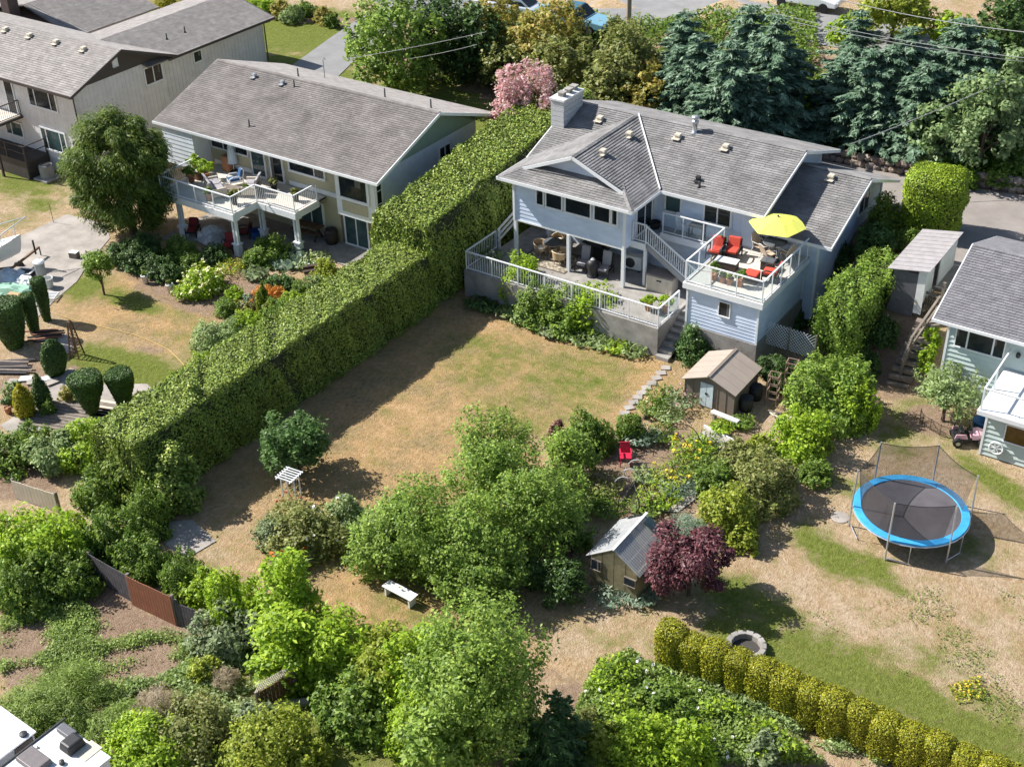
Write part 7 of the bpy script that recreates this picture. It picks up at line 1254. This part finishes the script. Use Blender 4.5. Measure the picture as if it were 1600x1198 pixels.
for x, y, wd, zc, k, lb in ((1262, 455, 60, .6, 'dark', 'dark shaded shrub along the wall of the blue house, nearest'), (1290, 430, 60, .6, 'dark', 'dark shaded shrub along the wall of the blue house, middle'), (1322, 395, 55, .6, 'dark', 'dark shaded shrub along the wall of the blue house, far'), (1370, 375, 60, .7, 'glossy', 'glossy shrub between blue house and lean-to store'), (1385, 335, 55, 1.0, 'cedar', 'rough olive conifer left of the tall clipped cedar'), (1420, 375, 40, .6, 'green', 'creeper on the back corner of the lean-to roof'), (1350, 560, 50, .8, 'dark', 'dark shaded shrub under the laurel hedge'), (1380, 510, 50, .8, 'dark', 'dark shaded shrub beside the side steps'), (1240, 490, 50, .6, 'dark', 'dark creeper behind the lattice screen')): tree('shade_shrub', lb, 'shrub', x, y, wd, zc, zc, k, .075)
topiary('clipped_cedar_block', 'tall rounded clipped golden cedar beside the upper driveway', 1452, 362, [(.85, 0), (1.1, .6), (1.2, 1.8), (1.17, 2.8), (.95, 3.15), (.01, 3.3)], 'limecedar', .05, sx=1.15, sy=1.0, sq=4, rz=.2)
topiary('clipped_cedar_block', 'clipped bright cedar block behind the chimney', 914, 172, [(.5, 0), (.8, .5), (.85, 1.8), (.7, 2.2), (.01, 2.4)], 'limecedar', .06)
for x, y, wd, zc, k, lb in ((1206, 575, 60, 1.0, 'dark', 'trailing creeper hanging below the lattice screen, left'), (1240, 585, 50, .8, 'glossy', 'trailing creeper below the lattice screen, right')): tree('creeper', lb, 'creeper', x, y, wd, zc, zc, k, .08, .8, droop=1.2, asp=.2)
tree('climbing_rose', 'climbing shrub on the corner between garden steps and deck block', 'shrub', 1087, 535, 52, .9, .75, 'glossy', .06, fl=('white', 8, .06))
# terrace planting
for x, y, wd, zc, k, lb in ((815, 425, 60, 1.7, 'lime', 'leafy bush spilling over the left patio railing'), (842, 470, 70, 1.0, 'green', 'climbing rose on the patio wall, left one'), (880, 475, 80, 1.1, 'orchard', 'climbing rose on the patio wall, middle one'), (925, 480, 80, 1.0, 'lime', 'climbing rose on the patio wall, right one'), (945, 495, 50, .7, 'green', 'low end of the climbing roses on the patio wall')): tree('climbing_rose', lb, 'shrub', x, y, wd, zc, min(zc, .9), k, .075)
for i, (x, y, k) in enumerate(((745, 478, 'dark'), (765, 484, 'dark'), (792, 492, 'pale'), (815, 502, 'pale'), (838, 512, 'green'), (862, 522, 'silver'), (885, 528, 'green'), (910, 535, 'pale'), (938, 542, 'pale'), (965, 548, 'lime'), (990, 554, 'pale'))): clump('hosta', ['first', 'second', 'third', 'fourth', 'fifth', 'sixth', 'seventh', 'eighth', 'ninth', 'tenth', 'eleventh'][i]+' hosta from the left below the patio wall', x, y, .5, .42, k, 150, .17, .35, group='hostas below the patio wall', spread=.9)
for x, y, lb in ((1013, 478, 'lime potted shrub at the right corner of the patio railing'), (1040, 482, 'lime potted shrub at the glass end of the patio railing')): pot(lb, at(x, y+6, 1.42), .2, .3, TERRA, 'lime', .42, .08)
clump('rose', 'pale rose bush at the left corner of the patio railing', 770, 398, .4, .7, 'green', 160, .1, .4, loc=at(770, 408, 1.42), fl=('cream', 8, .07))
# ------------------------------------------------------------------ lower right bed
scatter('ground_cover', 'mixed green ground cover with white flowers in the lower border', [(930, 1045), (985, 1020), (1060, 1060), (1200, 1135), (1290, 1198), (880, 1198), (900, 1110)], 24000, 'feather', .07, .42, fl=('white', 80, .07)); scatter('ground_cover', 'yellow-green leafy patches among the lower border plants', [(930, 1050), (985, 1030), (1060, 1070), (1200, 1145), (1270, 1198), (890, 1198), (905, 1115)], 9000, 'lime', .08, .55, patch=.45); scatter('weeds', 'pale low weeds over the bare slope below the red-brown fence', [(0, 960), (180, 960), (330, 1000), (340, 1070), (150, 1090), (0, 1060)], 14000, 'pale', .045, .12, patch=-.1); scatter('ground_cover', 'straggling low plants at the foot of the clipped cedar row', [(1020, 1035), (1060, 1030), (1300, 1140), (1420, 1198), (1340, 1198), (1150, 1105)], 9000, 'pale', .06, .4, patch=-.3)
for x, y, wd, zc, k, lb in ((1010, 1170, 130, .8, 'lime', 'bright lime shrub at the bottom edge of the lower border'), (1085, 1160, 80, .7, 'lime', 'second lime shrub at the bottom edge of the lower border'), (940, 1150, 70, .6, 'golden', 'yellow-green shrub right of the young fir'), (1200, 1165, 70, .5, 'silver', 'grey-green shrub at the bottom of the lower border'), (960, 1050, 60, .4, 'green', 'leafy clump at the top of the lower border'), (1045, 1085, 90, .5, 'green', 'broad leafy clump in the middle of the lower border'), (915, 1125, 50, .5, 'olive', 'olive weedy clump beside the soil heap')): tree('border_shrub', lb, 'shrub', x, y, wd, zc, zc, k, .075, fl=('white', 14, .06) if 'middle' in lb else None)
scatter('ground_cover', 'scattered broad-leaved weeds on the dry right lawn', [(1250, 950), (1500, 900), (1600, 930), (1600, 1150), (1450, 1080)], 6000, 'green', .04, .05, patch=.6); scatter('ground_cover', 'patch of small yellow flowers on the right lawn', [(1480, 1070), (1530, 1060), (1540, 1090), (1495, 1100)], 400, 'golden', .05, .12, fl=('yellow', 40, .04))
# ------------------------------------------------------------------ trees behind the houses
for x, y, wd, zc, rz, k, lb in ((610, 72, 160, 3.2, 3.2, 'orchard', 'large feathery green tree beside the far driveway'), (690, 55, 120, 3.0, 3.0, 'dark', 'dark green tree behind the feathery green tree'), (745, 75, 100, 2.4, 2.4, 'dark', 'shaded dark tree left of the olive trees'), (770, 45, 110, 2.5, 2.4, 'autumn', 'olive-gold tree below the parked cars, left'), (850, 60, 140, 2.4, 2.4, 'autumn', 'olive-gold tree below the pickup truck, right'), (880, 110, 120, 2.4, 2.4, 'olive', 'olive tree behind the chimney'), (980, 105, 130, 3.0, 2.9, 'olive', 'brown-tinged maple below the utility pole'), (1015, 150, 90, 2.0, 2.0, 'autumn', 'rusty-leaved shrub tree behind the roof ridge'), (950, 145, 90, 2.0, 2.0, 'olive', 'leafy olive shrub behind the roof ridge'), (795, 105, 90, 1.8, 1.8, 'olive', 'olive shrub behind the pink blossom tree'), (1400, 12, 130, 2.0, 1.8, 'golden', 'yellow-leaved bush at the top right roadside'), (1560, 70, 110, 2.6, 2.4, 'dark', 'dark tree at the right edge beyond the spruces'), (1590, 20, 90, 2.6, 2.4, 'dark', 'dark tree in the top right corner'), (1325, 55, 60, 1.2, 1.0, 'lime', 'lime shrub among the spruces, left'), (1490, 45, 70, 1.2, 1.0, 'lime', 'lime shrub among the spruces, right')): tree('broadleaf_tree', lb, 'tree', x, y, wd, zc, rz, k, .145, .9, low=-.8)
tree('blossom_tree', 'pink blossoming tree left of the chimney', 'tree', 822, 160, 122, 3.0, 1.9, 'pink', .1, 1.0, 40, .3, .2, low=-.7)
for x, y, wd, zc, rz, lb in ((1540, 190, 140, 3.0, 2.8, 'large pale big-leaved tree at the right above the driveway'), (1462, 205, 100, 2.2, 1.9, 'smaller pale big-leaved tree left of the large one'), (1580, 130, 80, 3.0, 2.4, 'pale big-leaved treetop at the right edge')): tree('catalpa_tree', lb, 'tree', x, y, wd, zc, rz, 'big', .13, .9, low=-.85, asp=.6)
SP = [(1145, 60, 6.5, 2.4, 'tall blue spruce left of the asphalt gap'), (1215, 20, 7.0, 2.6, 'tallest blue spruce left of the asphalt gap'), (1095, 50, 6.0, 2.2, 'blue spruce behind the maple'), (1070, 15, 6.0, 2.2, 'blue spruce right of the utility pole'), (1345, 12, 5.0, 1.5, 'slim blue spruce right of the asphalt gap'), (1365, 75, 5.2, 2.2, 'broad blue spruce in the middle of the bank'), (1425, 40, 5.6, 2.3, 'blue spruce behind the middle of the bank'), (1452, 95, 5.0, 2.3, 'blue spruce with wide tiers above the pale tree'), (1510, 25, 5.6, 2.3, 'blue spruce at the right of the bank'), (1322, 85, 4.2, 1.7, 'low blue spruce at the left of the bank'), (1400, 95, 4.2, 1.7, 'low blue spruce at the foot of the bank'), (1180, 115, 4.6, 2.0, 'low blue spruce behind the roof ridge'), (1245, 75, 4.4, 1.7, 'dark blue spruce beside the asphalt gap'), (1500, 90, 4.4, 2., 'blue spruce beside the big-leaved tree'), (1120, 130, 4.0, 1.9, 'low blue spruce behind the flue pipe')]
SP += [(1175, 5, 6.5, 2.4, 'blue spruce at the top edge left of the asphalt gap'), (1060, 70, 5.0, 2.0, 'blue spruce beside the maple crown'), (1475, 100, 4.2, 1.9, 'low blue spruce left of the big-leaved tree'), (1352, 118, 3.6, 1.7, 'lowest blue spruce above the boulder wall'), (1210, 90, 5.0, 2.2, 'dense blue spruce behind the wing gable'), (1400, 70, 5.0, 2.2, 'dense blue spruce at the centre of the bank'), (1545, 60, 5.0, 2.2, 'rightmost blue spruce of the bank')]
for i, (x, y, H_, r_, lb) in enumerate(SP): conifer('blue_spruce', lb, x, y, H_, r_*1.4, 'spruce', 'blue spruces on the bank', seed=20+i, spray=.24, share='sp%d' % (i % 5))
for x, y, wd, zc, k, lb in ((1275, 165, 80, 1.0, 'lime', 'yellow-green shrub at the left foot of the bank'), (1335, 175, 80, .8, 'green', 'leafy shrub above the boulder wall, left'), (1390, 195, 70, .6, 'green', 'leafy shrub above the boulder wall, middle'), (1300, 185, 70, .6, 'feather', 'light shrub above the boulder wall near the gable'), (1200, 185, 110, 1.1, 'green', 'green shrub behind the roof ridge, right'), (1120, 180, 90, 1.0, 'green', 'green shrub behind the roof ridge, middle'), (1065, 185, 60, 1.0, 'dark', 'dark shrub behind the flue pipe'), (1230, 160, 80, 1.0, 'dark', 'dark shrub at the foot of the left spruces'), (1500, 265, 80, .6, 'green', 'green shrub under the pale big-leaved trees'), (1570, 258, 80, .6, 'green', 'green shrub at the right edge above the driveway'), (1440, 165, 80, .9, 'dark', 'dark shrub in the shade of the bank spruces')): tree('bank_shrub', lb, 'shrub', x, y, wd, zc, zc, k, .11)
scatter('undergrowth', 'dense green undergrowth covering the bank above the driveway', [(1040, 200), (1100, 130), (1300, 120), (1600, 150), (1600, 285), (1470, 275), (1380, 255), (1250, 225), (1150, 215)], 30000, 'green', .14, .7); scatter('undergrowth', 'dark undergrowth below the far trees behind the houses', [(640, 130), (700, 40), (800, 25), (960, 40), (1080, 30), (1270, 20), (1280, 110), (1060, 190), (900, 165), (780, 135)], 26000, 'green', .14, .7)
